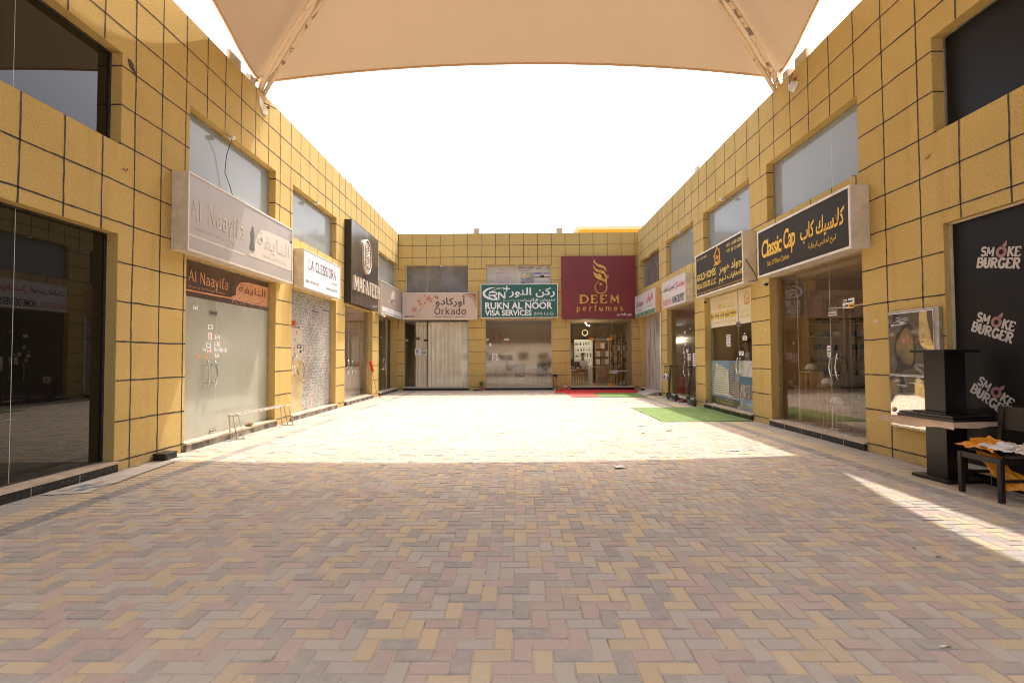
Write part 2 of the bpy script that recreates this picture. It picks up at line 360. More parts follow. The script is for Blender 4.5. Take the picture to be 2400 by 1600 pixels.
# stroke letters with serifs: (width, [ (thickness factor, points) ... ]); x to the right, cap height 1
SF = {
 'D': (.80, [(1, [(.14, 0), (.14, 1)]), (.8, [(.02, .97), (.36, .97)] + arc(.36, .5, .38, .47, 90, -90, 14) + [(.02, .03)])]),
 'E': (.66, [(1, [(.14, 0), (.14, 1)]), (.55, [(.02, .97), (.60, .97), (.62, .76)]), (.5, [(.14, .52), (.48, .52)]), (.55, [(.02, .03), (.60, .03), (.64, .26)])]),
 'M': (1.0, [(.6, [(.12, 0), (.14, 1)]), (1.0, [(.14, .98), (.50, .22)]), (.6, [(.50, .22), (.84, .98)]), (1, [(.84, 1), (.88, 0)]), (.5, [(.02, .03), (.24, .03)]), (.5, [(.74, .03), (1.0, .03)])]),
 'S': (.66, [(.95, arc(.33, .745, .255, .225, 20, 270, 14) + arc(.33, .275, .27, .245, 90, -160, 14)[1:])]),
 'O': (.80, [(1, arc(.40, .5, .34, .47, 0, 360, 28))]),
 'o': (.66, [(1, arc(.33, .35, .26, .32, 0, 360, 24))]),
 'K': (.78, [(1, [(.14, 0), (.14, 1)]), (.9, [(.16, .42), (.62, .98)]), (.9, [(.30, .56), (.68, .03)]), (.6, [(.02, .97), (.26, .97)]), (.6, [(.02, .03), (.26, .03)]), (.6, [(.50, .97), (.74, .97)]), (.6, [(.54, .03), (.80, .03)])]),
 'B': (.74, [(1, [(.14, 0), (.14, 1)]), (.85, [(.02, .97), (.38, .97)] + arc(.38, .75, .22, .22, 90, -90) + [(.14, .53)]), (.85, [(.38, .53)] + arc(.40, .28, .26, .25, 90, -90) + [(.02, .03)])]),
 'U': (.80, [(1, [(.15, 1), (.15, .34)] + arc(.40, .34, .25, .31, 180, 360, 12) + [(.65, 1)]), (.6, [(.02, .97), (.28, .97)]), (.6, [(.52, .97), (.78, .97)])]),
 'R': (.80, [(1, [(.14, 0), (.14, 1)]), (.85, [(.02, .97), (.38, .97)] + arc(.38, .74, .24, .23, 90, -90) + [(.14, .51)]), (.9, [(.36, .51), (.64, .03)]), (.6, [(.02, .03), (.28, .03)]), (.6, [(.54, .03), (.80, .03)])]),
 'G': (.80, [(1, arc(.40, .5, .32, .46, 40, 330, 22) + [(.68, .42)]), (.7, [(.46, .42), (.80, .42)]), (1, [(.69, .42), (.69, .08)])]),
 'L': (.60, [(1, [(.14, 0), (.14, 1)]), (.5, [(.02, .97), (.28, .97)]), (.5, [(.02, .03), (.56, .03), (.58, .24)])]),
 'A': (.76, [(.55, [(.06, 0), (.38, 1)]), (1, [(.38, 1), (.70, 0)]), (.5, [(.18, .34), (.58, .34)]), (.4, [(0, .02), (.16, .02)]), (.4, [(.58, .02), (.78, .02)])]),
 'C': (.70, [(1, arc(.40, .5, .32, .46, 55, 305, 22))]),
 'I': (.32, [(1, [(.16, 0), (.16, 1)]), (.5, [(.04, .97), (.28, .97)]), (.5, [(.04, .03), (.28, .03)])]),
 'T': (.68, [(1, [(.34, 0), (.34, 1)]), (.6, [(.04, .95), (.64, .95)])]),
 'F': (.60, [(1, [(.14, 0), (.14, 1)]), (.6, [(.02, .95), (.56, .95)]), (.5, [(.14, .52), (.44, .52)])]),
 'H': (.80, [(1, [(.14, 0), (.14, 1)]), (1, [(.66, 0), (.66, 1)]), (.5, [(.14, .52), (.66, .52)])]),
 'N': (.82, [(.7, [(.14, 0), (.14, 1)]), (1, [(.14, 1), (.68, 0)]), (.7, [(.68, 0), (.68, 1)])]),
 'p': (.66, [(1, [(.16, -.30), (.16, .66)]), (.9, arc(.34, .33, .22, .31, 140, -140, 16)), (.5, [(.04, .65), (.16, .65)]), (.5, [(.04, -.29), (.28, -.29)])]),
 'e': (.62, [(.9, [(.10, .37), (.54, .37)] + arc(.32, .34, .23, .31, 8, 318, 18))]),
 'r': (.50, [(1, [(.16, 0), (.16, .66)]), (.9, arc(.36, .42, .2, .22, 165, 55, 8)), (.5, [(.04, .65), (.16, .65)]), (.5, [(.03, .03), (.30, .03)])]),
 'f': (.44, [(1, [(.20, 0), (.20, .74)] + arc(.36, .76, .16, .20, 180, 50, 8)), (.5, [(.04, .64), (.40, .64)]), (.5, [(.07, .03), (.34, .03)])]),
 'u': (.68, [(1, [(.15, .66), (.15, .24)] + arc(.34, .24, .19, .21, 180, 350, 10)), (1, [(.54, .66), (.54, 0)]), (.5, [(.03, .65), (.15, .65)]), (.5, [(.42, .65), (.54, .65)]), (.5, [(.54, .03), (.66, .03)])]),
 'm': (.98, [(1, [(.14, 0), (.14, .66)]), (.9, arc(.32, .44, .18, .21, 170, 0, 10) + [(.50, 0)]), (.9, arc(.68, .44, .18, .21, 170, 0, 10) + [(.86, 0)]), (.5, [(.02, .65), (.14, .65)]), (.5, [(.03, .03), (.25, .03)]), (.5, [(.39, .03), (.61, .03)]), (.5, [(.75, .03), (.97, .03)])]),
 's': (.54, [(.9, arc(.27, .50, .18, .145, 30, 270, 10) + arc(.27, .185, .20, .165, 90, -150, 10)[1:])]),
 'k': (.70, [(1, [(.16, 0), (.16, 1)]), (.8, [(.18, .28), (.52, .64)]), (.9, [(.28, .38), (.58, .03)]), (.5, [(.04, .97), (.16, .97)]), (.5, [(.04, .03), (.28, .03)]), (.5, [(.42, .64), (.64, .64)]), (.5, [(.46, .03), (.70, .03)])]),
 'a': (.62, [(1, arc(.30, .44, .2, .21, 150, 0, 10) + [(.50, 0)]), (.8, arc(.27, .19, .19, .17, 60, 330, 14)), (.5, [(.50, .03), (.60, .03)])]),
 'd': (.70, [(1, [(.54, 0), (.54, 1)]), (.9, arc(.33, .33, .23, .31, 40, 320, 16)), (.5, [(.42, .97), (.54, .97)]), (.5, [(.54, .03), (.66, .03)])]),
 'l': (.30, [(1, [(.15, 0), (.15, 1)]), (.5, [(.04, .03), (.27, .03)])]),
 'y': (.62, [(.9, [(.10, .66), (.32, .04)]), (.7, [(.54, .66), (.24, -.28), (.08, -.26)])]),
 'i': (.30, [(1, [(.15, 0), (.15, .66)]), (1, [(.15, .80), (.15, .92)]), (.5, [(.04, .65), (.15, .65)])]),
 ' ': (.40, []),
}
def put_serif(mb, T, s, u0, u1, v0, v1, d, m, th=0.16, depth=0.0, gap=0.06, rot=0.0, dv=0.0, side=None):
    """serif lettering drawn stroke by stroke, fitted into the box; depth > 0 gives raised letters"""
    x = 0.0; strokes = []
    for ch in s:
        w, st = SF[ch]
        for tf, pts in st: strokes.append((tf, [(px + x, py) for px, py in pts]))
        x += w + gap
    allx = [p[0] for _, st in strokes for p in st]; ally = [p[1] for _, st in strokes for p in st]
    x0, x1, y0, y1 = min(allx), max(allx), min(ally), max(ally)
    su, sv = (u1 - u0) / (x1 - x0), (v1 - v0) / (y1 - y0)
    cu, cv = (u0 + u1) / 2, (v0 + v1) / 2; c, sn = math.cos(rot), math.sin(rot)
    def W(px, py, dd):
        a, b = (px - (x0 + x1) / 2) * su, (py - (y0 + y1) / 2) * sv
        return T(cu + a * c - b * sn, cv + a * sn + b * c + dv * (px - (x0 + x1) / 2) / (x1 - x0), dd)
    for k, (tf, pts) in enumerate(strokes):
        h = th * tf / 2; dd = d + depth + 0.0004 * (k % 9); L, Rr = [], []
        n = len(pts)
        for i, (px, py) in enumerate(pts):
            ax, ay = pts[max(i - 1, 0)]; bx, by = pts[min(i + 1, n - 1)]
            tx, ty = bx - ax, by - ay; ln = math.hypot(tx, ty) or 1; nx, ny = -ty / ln, tx / ln
            if 0 < i < n - 1:
                e1 = Vector((px - ax, py - ay)).normalized(); e2 = Vector((bx - px, by - py)).normalized()
                mt = 1 / max(0.5, math.cos(e1.angle(e2, 0) / 2))
            else: mt = 1
            L.append((px + nx * h * mt, py + ny * h * mt)); Rr.append((px - nx * h * mt, py - ny * h * mt))
        for i in range(n - 1):
            mb.face([W(*Rr[i], dd), W(*Rr[i + 1], dd), W(*L[i + 1], dd), W(*L[i], dd)], m)
            if depth > 0:
                for e in (L, Rr):
                    q = [W(*e[i], dd), W(*e[i + 1], dd), W(*e[i + 1], d), W(*e[i], d)]
                    mb.face(q if e is L else q[::-1], side or m)
def ribbon(mb, T, pts, w, d, m):
    """flat painted stroke of varying width on a wall frame; w number or list"""
    n = len(pts); w = w if isinstance(w, (list, tuple)) else [w] * n; L, Rr = [], []
    for i, (px, py) in enumerate(pts):
        ax, ay = pts[max(i - 1, 0)]; bx, by = pts[min(i + 1, n - 1)]
        tx, ty = bx - ax, by - ay; ln = math.hypot(tx, ty) or 1; nx, ny = -ty / ln, tx / ln
        L.append((px + nx * w[i] / 2, py + ny * w[i] / 2)); Rr.append((px - nx * w[i] / 2, py - ny * w[i] / 2))
    for i in range(n - 1):
        mb.face([T(*Rr[i], d), T(*Rr[i + 1], d), T(*L[i + 1], d), T(*L[i], d)], m)
def rect(mb, T, u0, u1, v0, v1, d, m):
    mb.face([T(u0, v0, d), T(u1, v0, d), T(u1, v1, d), T(u0, v1, d)], m)
def blob(mb, T, cu, cv, ru, rv, d, m, n=16, rot=0):
    c, s = math.cos(rot), math.sin(rot)
    mb.face([T(cu + ru * math.cos(2 * math.pi * i / n) * c - rv * math.sin(2 * math.pi * i / n) * s, cv + ru * math.cos(2 * math.pi * i / n) * s + rv * math.sin(2 * math.pi * i / n) * c, d) for i in range(n)], m)
def smooth_path(pts, n=6):
    """Catmull-Rom through the points"""
    P = [Vector(p) for p in pts]; out = []
    for i in range(len(P) - 1):
        a, b, c, e = P[max(i - 1, 0)], P[i], P[i + 1], P[min(i + 2, len(P) - 1)]
        for k in range(n):
            t = k / n
            out.append(0.5 * ((2 * b) + (c - a) * t + (2 * a - 5 * b + 4 * c - e) * t * t + (3 * b - a - 3 * c + e) * t ** 3))
    out.append(P[-1]); return out
# ================================================================== SETTING
# far ground: one sandy sheet to the horizon
mb = MB()
S = 2500
SAND = mat('sandy_ground', (0.42, 0.34, 0.24), 0.95, col2=(0.34, 0.27, 0.19), scale=0.2)
mb.face([(-S, -S, -0.09), (S, -S, -0.09), (S, S, -0.09), (-S, S, -0.09)], SAND)
g = mb.build('ground', loc=(0, 0, -0.09)); g['kind'] = 'structure'

# paving: every brick a chamfered block of the one pavement sheet, colour per brick
PV = bpy.data.materials.new('paving_bricks'); PV.use_nodes = True
n, l = PV.node_tree.nodes, PV.node_tree.links
b = n['Principled BSDF']; b.inputs['Roughness'].default_value = 0.85; b.inputs['Specular IOR Level'].default_value = 0.3
at = n.new('ShaderNodeAttribute'); at.attribute_name = 'brick'
tc = n.new('ShaderNodeTexCoord')
nz = n.new('ShaderNodeTexNoise'); nz.inputs['Scale'].default_value = 16; nz.inputs['Detail'].default_value = 8
n2 = n.new('ShaderNodeTexNoise'); n2.inputs['Scale'].default_value = 0.8; n2.inputs['Detail'].default_value = 7
n3 = n.new('ShaderNodeTexNoise'); n3.inputs['Scale'].default_value = 230; n3.inputs['Detail'].default_value = 2
for q in (nz, n2, n3): l.new(tc.outputs['Object'], q.inputs['Vector'])
m1 = n.new('ShaderNodeMix'); m1.data_type = 'RGBA'; m1.inputs['B'].default_value = (0.41, 0.35, 0.28, 1)
r1 = n.new('ShaderNodeMapRange'); r1.inputs['From Min'].default_value = 0.38; r1.inputs['From Max'].default_value = 0.74; r1.inputs['To Max'].default_value = 0.55
l.new(nz.outputs[0], r1.inputs[0]); l.new(r1.outputs[0], m1.inputs['Factor']); l.new(at.outputs['Color'], m1.inputs['A'])
m2 = n.new('ShaderNodeMix'); m2.data_type = 'RGBA'; m2.inputs['B'].default_value = (0.43, 0.37, 0.295, 1)
r2 = n.new('ShaderNodeMapRange'); r2.inputs['From Min'].default_value = 0.42; r2.inputs['From Max'].default_value = 0.75; r2.inputs['To Max'].default_value = 0.5
l.new(n2.outputs[0], r2.inputs[0]); l.new(r2.outputs[0], m2.inputs['Factor']); l.new(m1.outputs['Result'], m2.inputs['A'])
m3 = n.new('ShaderNodeMix'); m3.data_type = 'RGBA'; m3.blend_type = 'MULTIPLY'; m3.inputs['Factor'].default_value = 1.0
r3 = n.new('ShaderNodeMapRange'); r3.inputs['From Min'].default_value = 0.25; r3.inputs['From Max'].default_value = 0.75; r3.inputs['To Min'].default_value = 0.82; r3.inputs['To Max'].default_value = 1.15
l.new(n3.outputs[0], r3.inputs[0]); l.new(r3.outputs[0], m3.inputs['B']); l.new(m2.outputs['Result'], m3.inputs['A'])
n5 = n.new('ShaderNodeTexNoise'); n5.inputs['Scale'].default_value = 3.4; n5.inputs['Detail'].default_value = 9; n5.inputs['Roughness'].default_value = .72; l.new(tc.outputs['Object'], n5.inputs['Vector'])
m5 = n.new('ShaderNodeMix'); m5.data_type = 'RGBA'; m5.inputs['B'].default_value = (0.17, 0.14, 0.11, 1)
r5 = n.new('ShaderNodeMapRange'); r5.inputs['From Min'].default_value = .63; r5.inputs['From Max'].default_value = .76; r5.inputs['To Max'].default_value = .6
l.new(n5.outputs[0], r5.inputs[0]); l.new(r5.outputs[0], m5.inputs['Factor']); l.new(m3.outputs['Result'], m5.inputs['A']); l.new(m5.outputs['Result'], b.inputs['Base Color'])
bp = n.new('ShaderNodeBump'); bp.inputs['Strength'].default_value = 0.25; bp.inputs['Distance'].default_value = 0.004
l.new(n3.outputs[0], bp.inputs['Height']); l.new(bp.outputs[0], b.inputs['Normal'])

rnd = random.Random(3)
PC = {'y': (0.455, 0.345, 0.208), 'p': (0.385, 0.285, 0.238), 'l': (0.378, 0.334, 0.275), 'd': (0.298, 0.265, 0.228),
      'g': (0.325, 0.29, 0.245), 'k': (0.20, 0.184, 0.165)}
verts, faces, cols = [], [], []
def brick(x0, x1, y0, y1, c):
    gp, ch = 0.0022, 0.0055
    x0 += gp; x1 -= gp; y0 += gp; y1 -= gp
    h = rnd.gauss(0, 0.0010); tx, ty = rnd.gauss(0, 0.0011), rnd.gauss(0, 0.0011)
    k = len(verts)
    for (x, y, z) in ((x0, y0, -.008), (x1, y0, -.008), (x1, y1, -.008), (x0, y1, -.008)): verts.append((x, y, z))
    for i, (x, y) in enumerate(((x0 + ch, y0 + ch), (x1 - ch, y0 + ch), (x1 - ch, y1 - ch), (x0 + ch, y1 - ch))):
        verts.append((x, y, h - .001 + (tx if i in (1, 2) else -tx) + (ty if i > 1 else -ty)))
    faces.extend(((k + 4, k + 5, k + 6, k + 7), (k, k + 1, k + 5, k + 4), (k + 1, k + 2, k + 6, k + 5), (k + 2, k + 3, k + 7, k + 6), (k + 3, k, k + 4, k + 7)))
    j = rnd.uniform(.94, 1.06); c = tuple(v * j * rnd.uniform(.98, 1.02) for v in PC[c])
    e = tuple(v * .95 + .06 for v in c)
    cols.extend((c, e, e, e, e))
FX0, FX1, FY0, FY1 = XL + .97, XR - .95, -3.0, YB - .62
BX, BY = -0.127, 2.4156
last = {}
for i in range(int((FX0 - BX) / .1) - 3, int((FX1 - BX) / .1) + 3):
    for j in range(int((FY0 - BY) / .1) - 3, int((FY1 - BY) / .1) + 3):
        mm = (i + j) % 4
        if mm == 0: c = (0, 2, 0, 1)
        elif mm == 2: c = (0, 1, 0, 2)
        else: continue
        key = (i - j) // 2
        opts = [q for q in 'ypldypld' if q != last.get((mm, key % 7)) and q != last.get((i, j - 1))]
        cc = rnd.choice(opts); last[(mm, key % 7)] = cc; last[(i, j)] = cc
        x0, x1, y0, y1 = BX + i * .1, BX + (i + c[1]) * .1, BY + j * .1, BY + (j + c[3]) * .1
        x0, x1, y0, y1 = max(x0, FX0), min(x1, FX1), max(y0, FY0), min(y1, FY1)
        if x1 - x0 > .02 and y1 - y0 > .02: brick(x0, x1, y0, y1, cc)
# soldier courses along the shop fronts: grey by the wall, yellow, dark grey by the field
for y in [FY0 + .1 * q for q in range(int((FY1 - FY0) / .1))]:
    for (a, c_, kind) in ((XL, XL + .22, 'g'), (XL + .22, XL + .44, 'g'), (XL + .44, XL + .64, 'y'), (XL + .64, XL + .77, 'y'), (XL + .77, XL + .97, 'k'),
                          (XR - .21, XR, 'g'), (XR - .42, XR - .21, 'g'), (XR - .55, XR - .42, 'y'), (XR - .75, XR - .55, 'y'), (XR - .95, XR - .75, 'k')):
        brick(a, c_, y, y + .1, kind)
x = XL
while x < XR - .05:
    for (a, c_) in ((FY1, FY1 + .2), (FY1 + .2, FY1 + .41), (FY1 + .41, YB)): brick(x, min(x + .1, XR), a, c_, 'g')
    x += .1
me = bpy.data.meshes.new('courtyard_paving')
me.from_pydata(verts, [], faces); me.materials.append(PV)
ca = me.color_attributes.new('brick', 'FLOAT_COLOR', 'CORNER')
buf = []
for f, c in zip(faces, cols): buf += [c[0], c[1], c[2], 1.0] * len(f)
ca.data.foreach_set('color', buf); me.update()
pv = bpy.data.objects.new('courtyard_paving', me); COL.objects.link(pv); pv['kind'] = 'structure'
mb = MB(); SANDJ = mat('sand_in_the_joints', (0.40, 0.315, 0.22), 0.95, col2=(0.16, 0.13, 0.10), scale=11, lo=.55, hi=.68)
mb.face([(XL - .3, FY0, -.0065), (XR + .3, FY0, -.0065), (XR + .3, YB + .3, -.0065), (XL - .3, YB + .3, -.0065)], SANDJ)
sj = mb.build('joint_sand'); sj['kind'] = 'structure'

# ================================================================== BUILDINGS
VROWS = [0.125 + 0.5365 * k for k in range(13)]
DW = .17                        # how deep glass sits behind the wall face
def intervals(a, b, cuts):
    out = [(a, b)]
    for c0, c1 in cuts:
        nx = []
        for p, q in out:
            if c1 <= p or c0 >= q: nx.append((p, q)); continue
            if c0 > p: nx.append((p, c0))
            if c1 < q: nx.append((c1, q))
        out = nx
    return [(p, q) for p, q in out if q - p > .02]
def joint(mb, T, along, fixed, a, b, d=.003, w=.020):
    """a hand-painted dark joint, wobbling a little; along 'u' or 'v'"""
    steps = max(1, int((b - a) / .075)); rr = random.Random(hash((round(fixed, 3), round(a, 3), along)) & 0xffff)
    off = rr.uniform(-.004, .004); pl, pr = [], []
    for i in range(steps + 1):
        t = a + (b - a) * i / steps; off = max(-.010, min(.010, off + rr.gauss(0, .0018)))
        wa, wb = w / 2 + rr.gauss(0, .0016), w / 2 + rr.gauss(0, .0016)
        if along == 'u': pl.append(T(t, fixed + off + wa, d)); pr.append(T(t, fixed + off - wb, d))
        else: pl.append(T(fixed + off - wa, t, d)); pr.append(T(fixed + off + wb, t, d))
    for i in range(steps):
        mb.face([pr[i], pr[i + 1], pl[i + 1], pl[i]] if along == 'u' else [pl[i], pr[i], pr[i + 1], pl[i + 1]], JOINT)
def make_wall(T, u0, u1, lows, ups, vlines, vzone, parent, thick=.25):
    """front with openings, reveals, parapet, painted joints"""
    ops = [(a, b, .13, 3.18) for a, b in lows] + [(a, b, 4.40, 5.67) for a, b in ups]
    mb = MB()
    us = sorted({u0, u1, *[q for o in ops for q in o[:2]]}); vs = sorted({0.0, HW, .13, 3.18, 4.40, 5.67})
    inside = lambda u, v: any(o[0] < u < o[1] and o[2] < v < o[3] for o in ops)
    for i in range(len(us) - 1):
        for j in range(len(vs) - 1):
            if not inside((us[i] + us[i + 1]) / 2, (vs[j] + vs[j + 1]) / 2):
                rect(mb, T, us[i], us[i + 1], vs[j], vs[j + 1], 0, STUCCO)
    for a, b, v0, v1 in ops:
        mb.face([T(a, v0, 0), T(a, v1, 0), T(a, v1, -thick), T(a, v0, -thick)][::-1], STUCCO)
        mb.face([T(b, v0, 0), T(b, v1, 0), T(b, v1, -thick), T(b, v0, -thick)], STUCCO)
        mb.face([T(a, v1, 0), T(b, v1, 0), T(b, v1, -thick), T(a, v1, -thick)][::-1], STUCCO)
        mb.face([T(a, v0, 0), T(b, v0, 0), T(b, v0, -thick), T(a, v0, -thick)], STUCCO)
    mb.face([T(u0, HW, 0), T(u1, HW, 0), T(u1, HW, -thick), T(u0, HW, -thick)], STUCCO)
    mb.face([T(u0, 6.6, -thick), T(u1, 6.6, -thick), T(u1, HW, -thick), T(u0, HW, -thick)][::-1], STUCCO)
    for v in VROWS:
        for a, b in intervals(u0, u1, [(o[0], o[1]) for o in ops if o[2] - .03 < v < o[3] + .03]): joint(mb, T, 'u', v, a, b)
        for a, b, v0, v1 in ops:                      # the joints turn into the sides of the upper openings
            if v0 > 4 and v0 < v < v1:
                for e, sgn in ((a, 1), (b, -1)):
                    mb.face([T(e + sgn * .002, v + .011, 0.002), T(e + sgn * .002, v + .011, -DW), T(e + sgn * .002, v - .011, -DW), T(e + sgn * .002, v - .011, 0.002)], JOINT)
    for u in vlines:
        zones = vzone(u)
        for z0, z1 in zones:
            for a, b in intervals(z0, z1, [(o[2], o[3]) for o in ops if o[0] - .02 < u < o[1] + .02]): joint(mb, T, 'v', u, a, b)
    return mb.build('wall', parent)
def room(T, u0, u1, depth, parent, wallm, name='interior', floorm=None, ceil=3.16):
    mb = MB(); a, b, v0, v1, d0, d1 = u0 - .37, u1 + .37, .128, ceil + .02, -.251, -depth
    P = lambda u, v, d: T(u, v, d)
    mb.face([P(a, v0, d1), P(b, v0, d1), P(b, v1, d1), P(a, v1, d1)], wallm)
    mb.face([P(a, v0, d0), P(a, v0, d1), P(a, v1, d1), P(a, v1, d0)], wallm)
    mb.face([P(b, v0, d1), P(b, v0, d0), P(b, v1, d0), P(b, v1, d1)], wallm)
    mb.face([P(a, v0, d0), P(b, v0, d0), P(b, v0, d1), P(a, v0, d1)], floorm or TILE)
    mb.face([P(a, v1, d0), P(a, v1, d1), P(b, v1, d1), P(b, v1, d0)], wallm)
    mb.face([P(a, v0, d0), P(a, v1, d0), P(u0, v1, d0), P(u0, v0, d0)], wallm); mb.face([P(u1, v0, d0), P(u1, v1, d0), P(b, v1, d0), P(b, v0, d0)], wallm)
    return mb.build(name, parent)
def doorstep(T, u0, u1, parent, m=PLINTH, ext=.05, seams=True, label=None):
    mb = MB()
    fbox(mb, T, u0 - .02, u1 + .02, .105, .135, -.16, ext + .012, SLAB)
    fbox(mb, T, u0 - .015, u1 + .015, 0.0, .105, -.05, ext, m)
    if seams:
        k = u0 + .6
        while k < u1:
            fbox(mb, T, k - .003, k + .003, .0, .105, ext, ext + .0015, SLAB); k += .61
    o = mb.build('doorstep', parent)
    if label: o['label'] = label
    return o
def pane(name, T, u0, u1, v0, v1, m, parent, splits=(), d=-DW, edge=GLASS_EDGE, label=None, th=.010):
    """a sheet of glass with thin polished seams where its sheets meet"""
    mb = MB()
    cuts = [u0, *splits, u1]
    for a, b in zip(cuts[:-1], cuts[1:]):
        fbox(mb, T, a + .003, b - .003, v0, v1, d - th, d, m, skip='kbtlr' if m.name.endswith('glass') and m is not TINT else '')
    for c in splits: fbox(mb, T, c - .003, c + .003, v0, v1, d - th, d + .001, edge)
    o = mb.build(name, parent)
    if label: o['label'] = label
    return o
def frame(T, u0, u1, v0, v1, m, parent, w=.03, d=-DW, name='frame'):
    mb = MB()
    fbox(mb, T, u0, u0 + w, v0, v1, d - .02, d + .022, m); fbox(mb, T, u1 - w, u1, v0, v1, d - .02, d + .022, m)
    fbox(mb, T, u0 + w, u1 - w, v1 - w, v1, d - .02, d + .022, m); fbox(mb, T, u0 + w, u1 - w, v0, v0 + w, d - .02, d + .022, m)
    return mb.build(name, parent)
def handle(T, u, v0, v1, parent, d=-DW, bow=.05, m=STEEL, r=.015):
    mb = MB()
    mb.tube([T(u, v0, d + .055), T(u, v0 + .06, d + .06 + bow * .4), T(u, (v0 + v1) / 2, d + .06 + bow), T(u, v1 - .06, d + .06 + bow * .4), T(u, v1, d + .055)], r, m, n=10)
    for v in (v0 + .08, v1 - .08): mb.tube([T(u, v, d), T(u, v, d + .075)], .009, m)
    return mb.build('door_handle', parent)
def patch(T, u0, u1, v0, v1, parent, m=STEEL, d=-DW):
    mb = MB(); fbox(mb, T, u0, u1, v0, v1, d - .014, d + .016, m)
    fbox(mb, T, u0 + .02, u1 - .02, (v0 + v1) / 2 - .008, (v0 + v1) / 2 + .008, d + .016, d + .019, DARKM)
    return mb.build('hinge_patch', parent, bevel=.003)
def sticker(T, u0, u1, v0, v1, parent, m=PAPER, ink=None, d=-DW, lines=3, name='sticker', tilt=0.0, seed=0):
    """a small notice stuck on glass: printed bars on paper"""
    mb = MB(); rr = random.Random(seed + int(u0 * 1000)); cu, cv = (u0 + u1) / 2, (v0 + v1) / 2; c, s = math.cos(tilt), math.sin(tilt)
    TT = lambda u, v, dd: T(cu + (u - cu) * c - (v - cv) * s, cv + (u - cu) * s + (v - cv) * c, dd)
    fbox(mb, TT, u0, u1, v0, v1, d, d + .002, m)
    for k in range(lines):
        h = (v1 - v0) / (lines * 2 + 1); y = v1 - h * (2 * k + 2)
        a = u0 + (u1 - u0) * rr.uniform(.08, .25); b = u1 - (u1 - u0) * rr.uniform(.08, .35)
        rect(mb, TT, a, b, y, y + h * .9, d + .0026, ink or BLACKLET)
    return mb.build(name, parent)

def building(label, T, u0, u1, lows, ups, vlines, vzone, base):
    bd = thing('shop_building', label, 'building', base, 'yellow tiled shop buildings round the courtyard')
    make_wall(T, u0, u1, lows, ups, vlines, vzone, bd)
    mb = MB(); fbox(mb, T, u0, u1, 6.55, 6.75, -9, -.25, ROOM); fbox(mb, T, u0, u1, 0, HW, -9.2, -9, STUCCO)
    fbox(mb, T, u0, u0 + .2, 0, HW, -9, -.25, STUCCO); fbox(mb, T, u1 - .2, u1, 0, HW, -9, -.25, STUCCO)
    mb.build('roof_slab', bd)
    return bd
LL = [(3.64, 6.64), (8.04, 11.06), (11.85, 14.78), (15.55, 18.55), (19.38, 22.40)]
LU = [(3.64, 6.66), (8.07, 11.01), (11.86, 14.78), (15.55, 18.55), (19.36, 22.40)]
def zoneL(u):
    if -3 < u < 3.6 or 6.7 < u < 8.0: return [(0, HW)]
    if u < 6.7: return [(3.18, HW)]
    return [(3.3, HW)] if u < 22.4 else [(5.5, HW)]
bl = building('left wing of yellow tiled shops, sunlit beyond the shade canopy', TL, -3.0, YB, LL, LU,
              [6.9 + .5395 * k for k in range(-18, 30)], zoneL, (XL, 10, 0))
RL = [(-22.0, -19.08), (-18.30, -15.42), (-14.62, -11.72), (-10.86, -7.95), (-6.43, -3.45)]
RU = [(-22.1, -19.17), (-18.28, -15.42), (-14.61, -11.70), (-10.89, -7.97), (-6.53, -3.5)]
def zoneR(u):
    if -8.0 < u < -6.45 or u > -3.4: return [(0, HW)]
    if u >= -6.5: return [(3.18, HW)]
    inop = any(a < u < b for a, b in RL)
    return [(5.49, HW), (3.8, 4.4)] if inop else [(5.49, HW)]
br = building('right wing of yellow tiled shops, wholly in its own shade', TR, -YB, 3.0, RL, RU,
              [-(7.41 + .626 * k) for k in range(-16, 25)], zoneR, (XR, 10, 0))
BL = [(-5.09, -2.17), (-1.40, 1.60), (2.42, 5.25)]
BU = [(-5.03, -2.18), (-1.36, 1.59), (2.40, 5.25)]
def zoneB(u):
    inop = any(a < u < b for a, b in BL)
    return [(5.5, HW), (3.2, 4.4)] if inop else [(5.5, HW), (2.87, 3.3)]
bb = building('back wing of three yellow tiled shops closing the courtyard', TB, XL - 9, XR + 9, BL, BU,
              [-1.558 + .632 * k for k in range(-7, 13)], zoneB, (0, YB, 0))

# upper windows: fixed panes with a steel frame; a small lamp sits over most of them
def upper(T, o, m, parent, splits, fm=ALU, v0=4.405):
    w = pane('upper_window', T, o[0] + .004, o[1] - .004, v0, 5.665, m, parent, splits)
    frame(T, o[0], o[1], 4.40, 5.67, fm, w, w=.022)
    return w
def lamp(T, u, bracket_v, label, group='small floodlights over the upper windows'):
    mb = MB()
    fbox(mb, T, u - .045, u + .045, bracket_v - .075, bracket_v - .02, -.02, .09, CREAM)
    fbox(mb, T, u - .012, u + .012, bracket_v - .02, bracket_v, .0, .05, CREAM)
    fbox(mb, T, u - .035, u + .035, bracket_v - .082, bracket_v - .075, -.01, .08, PAPER)
    tag(mb.build('window_lamp', bevel=.006), label, 'lamp', group)

# ---- left wing fronts
for i, o in enumerate(LU):
    if i == 0: upper(TL, o, TINT, bl, (5.37,), DARKM)
    else: upper(TL, o, UPFROST, bl, [o[0] + (o[1] - o[0]) * q for q in ((.36, .67) if i < 3 else (.5,))])
# L0: black tinted glass
doorstep(TL, *LL[0], bl)
f0 = pane('shop_front', TL, 3.645, 6.635, .136, 3.175, TINT, bl, (5.43,), label='black tinted shop front that mirrors the opposite wing')
frame(TL, 3.64, 6.64, .136, 3.18, DARKM, f0, w=.018)
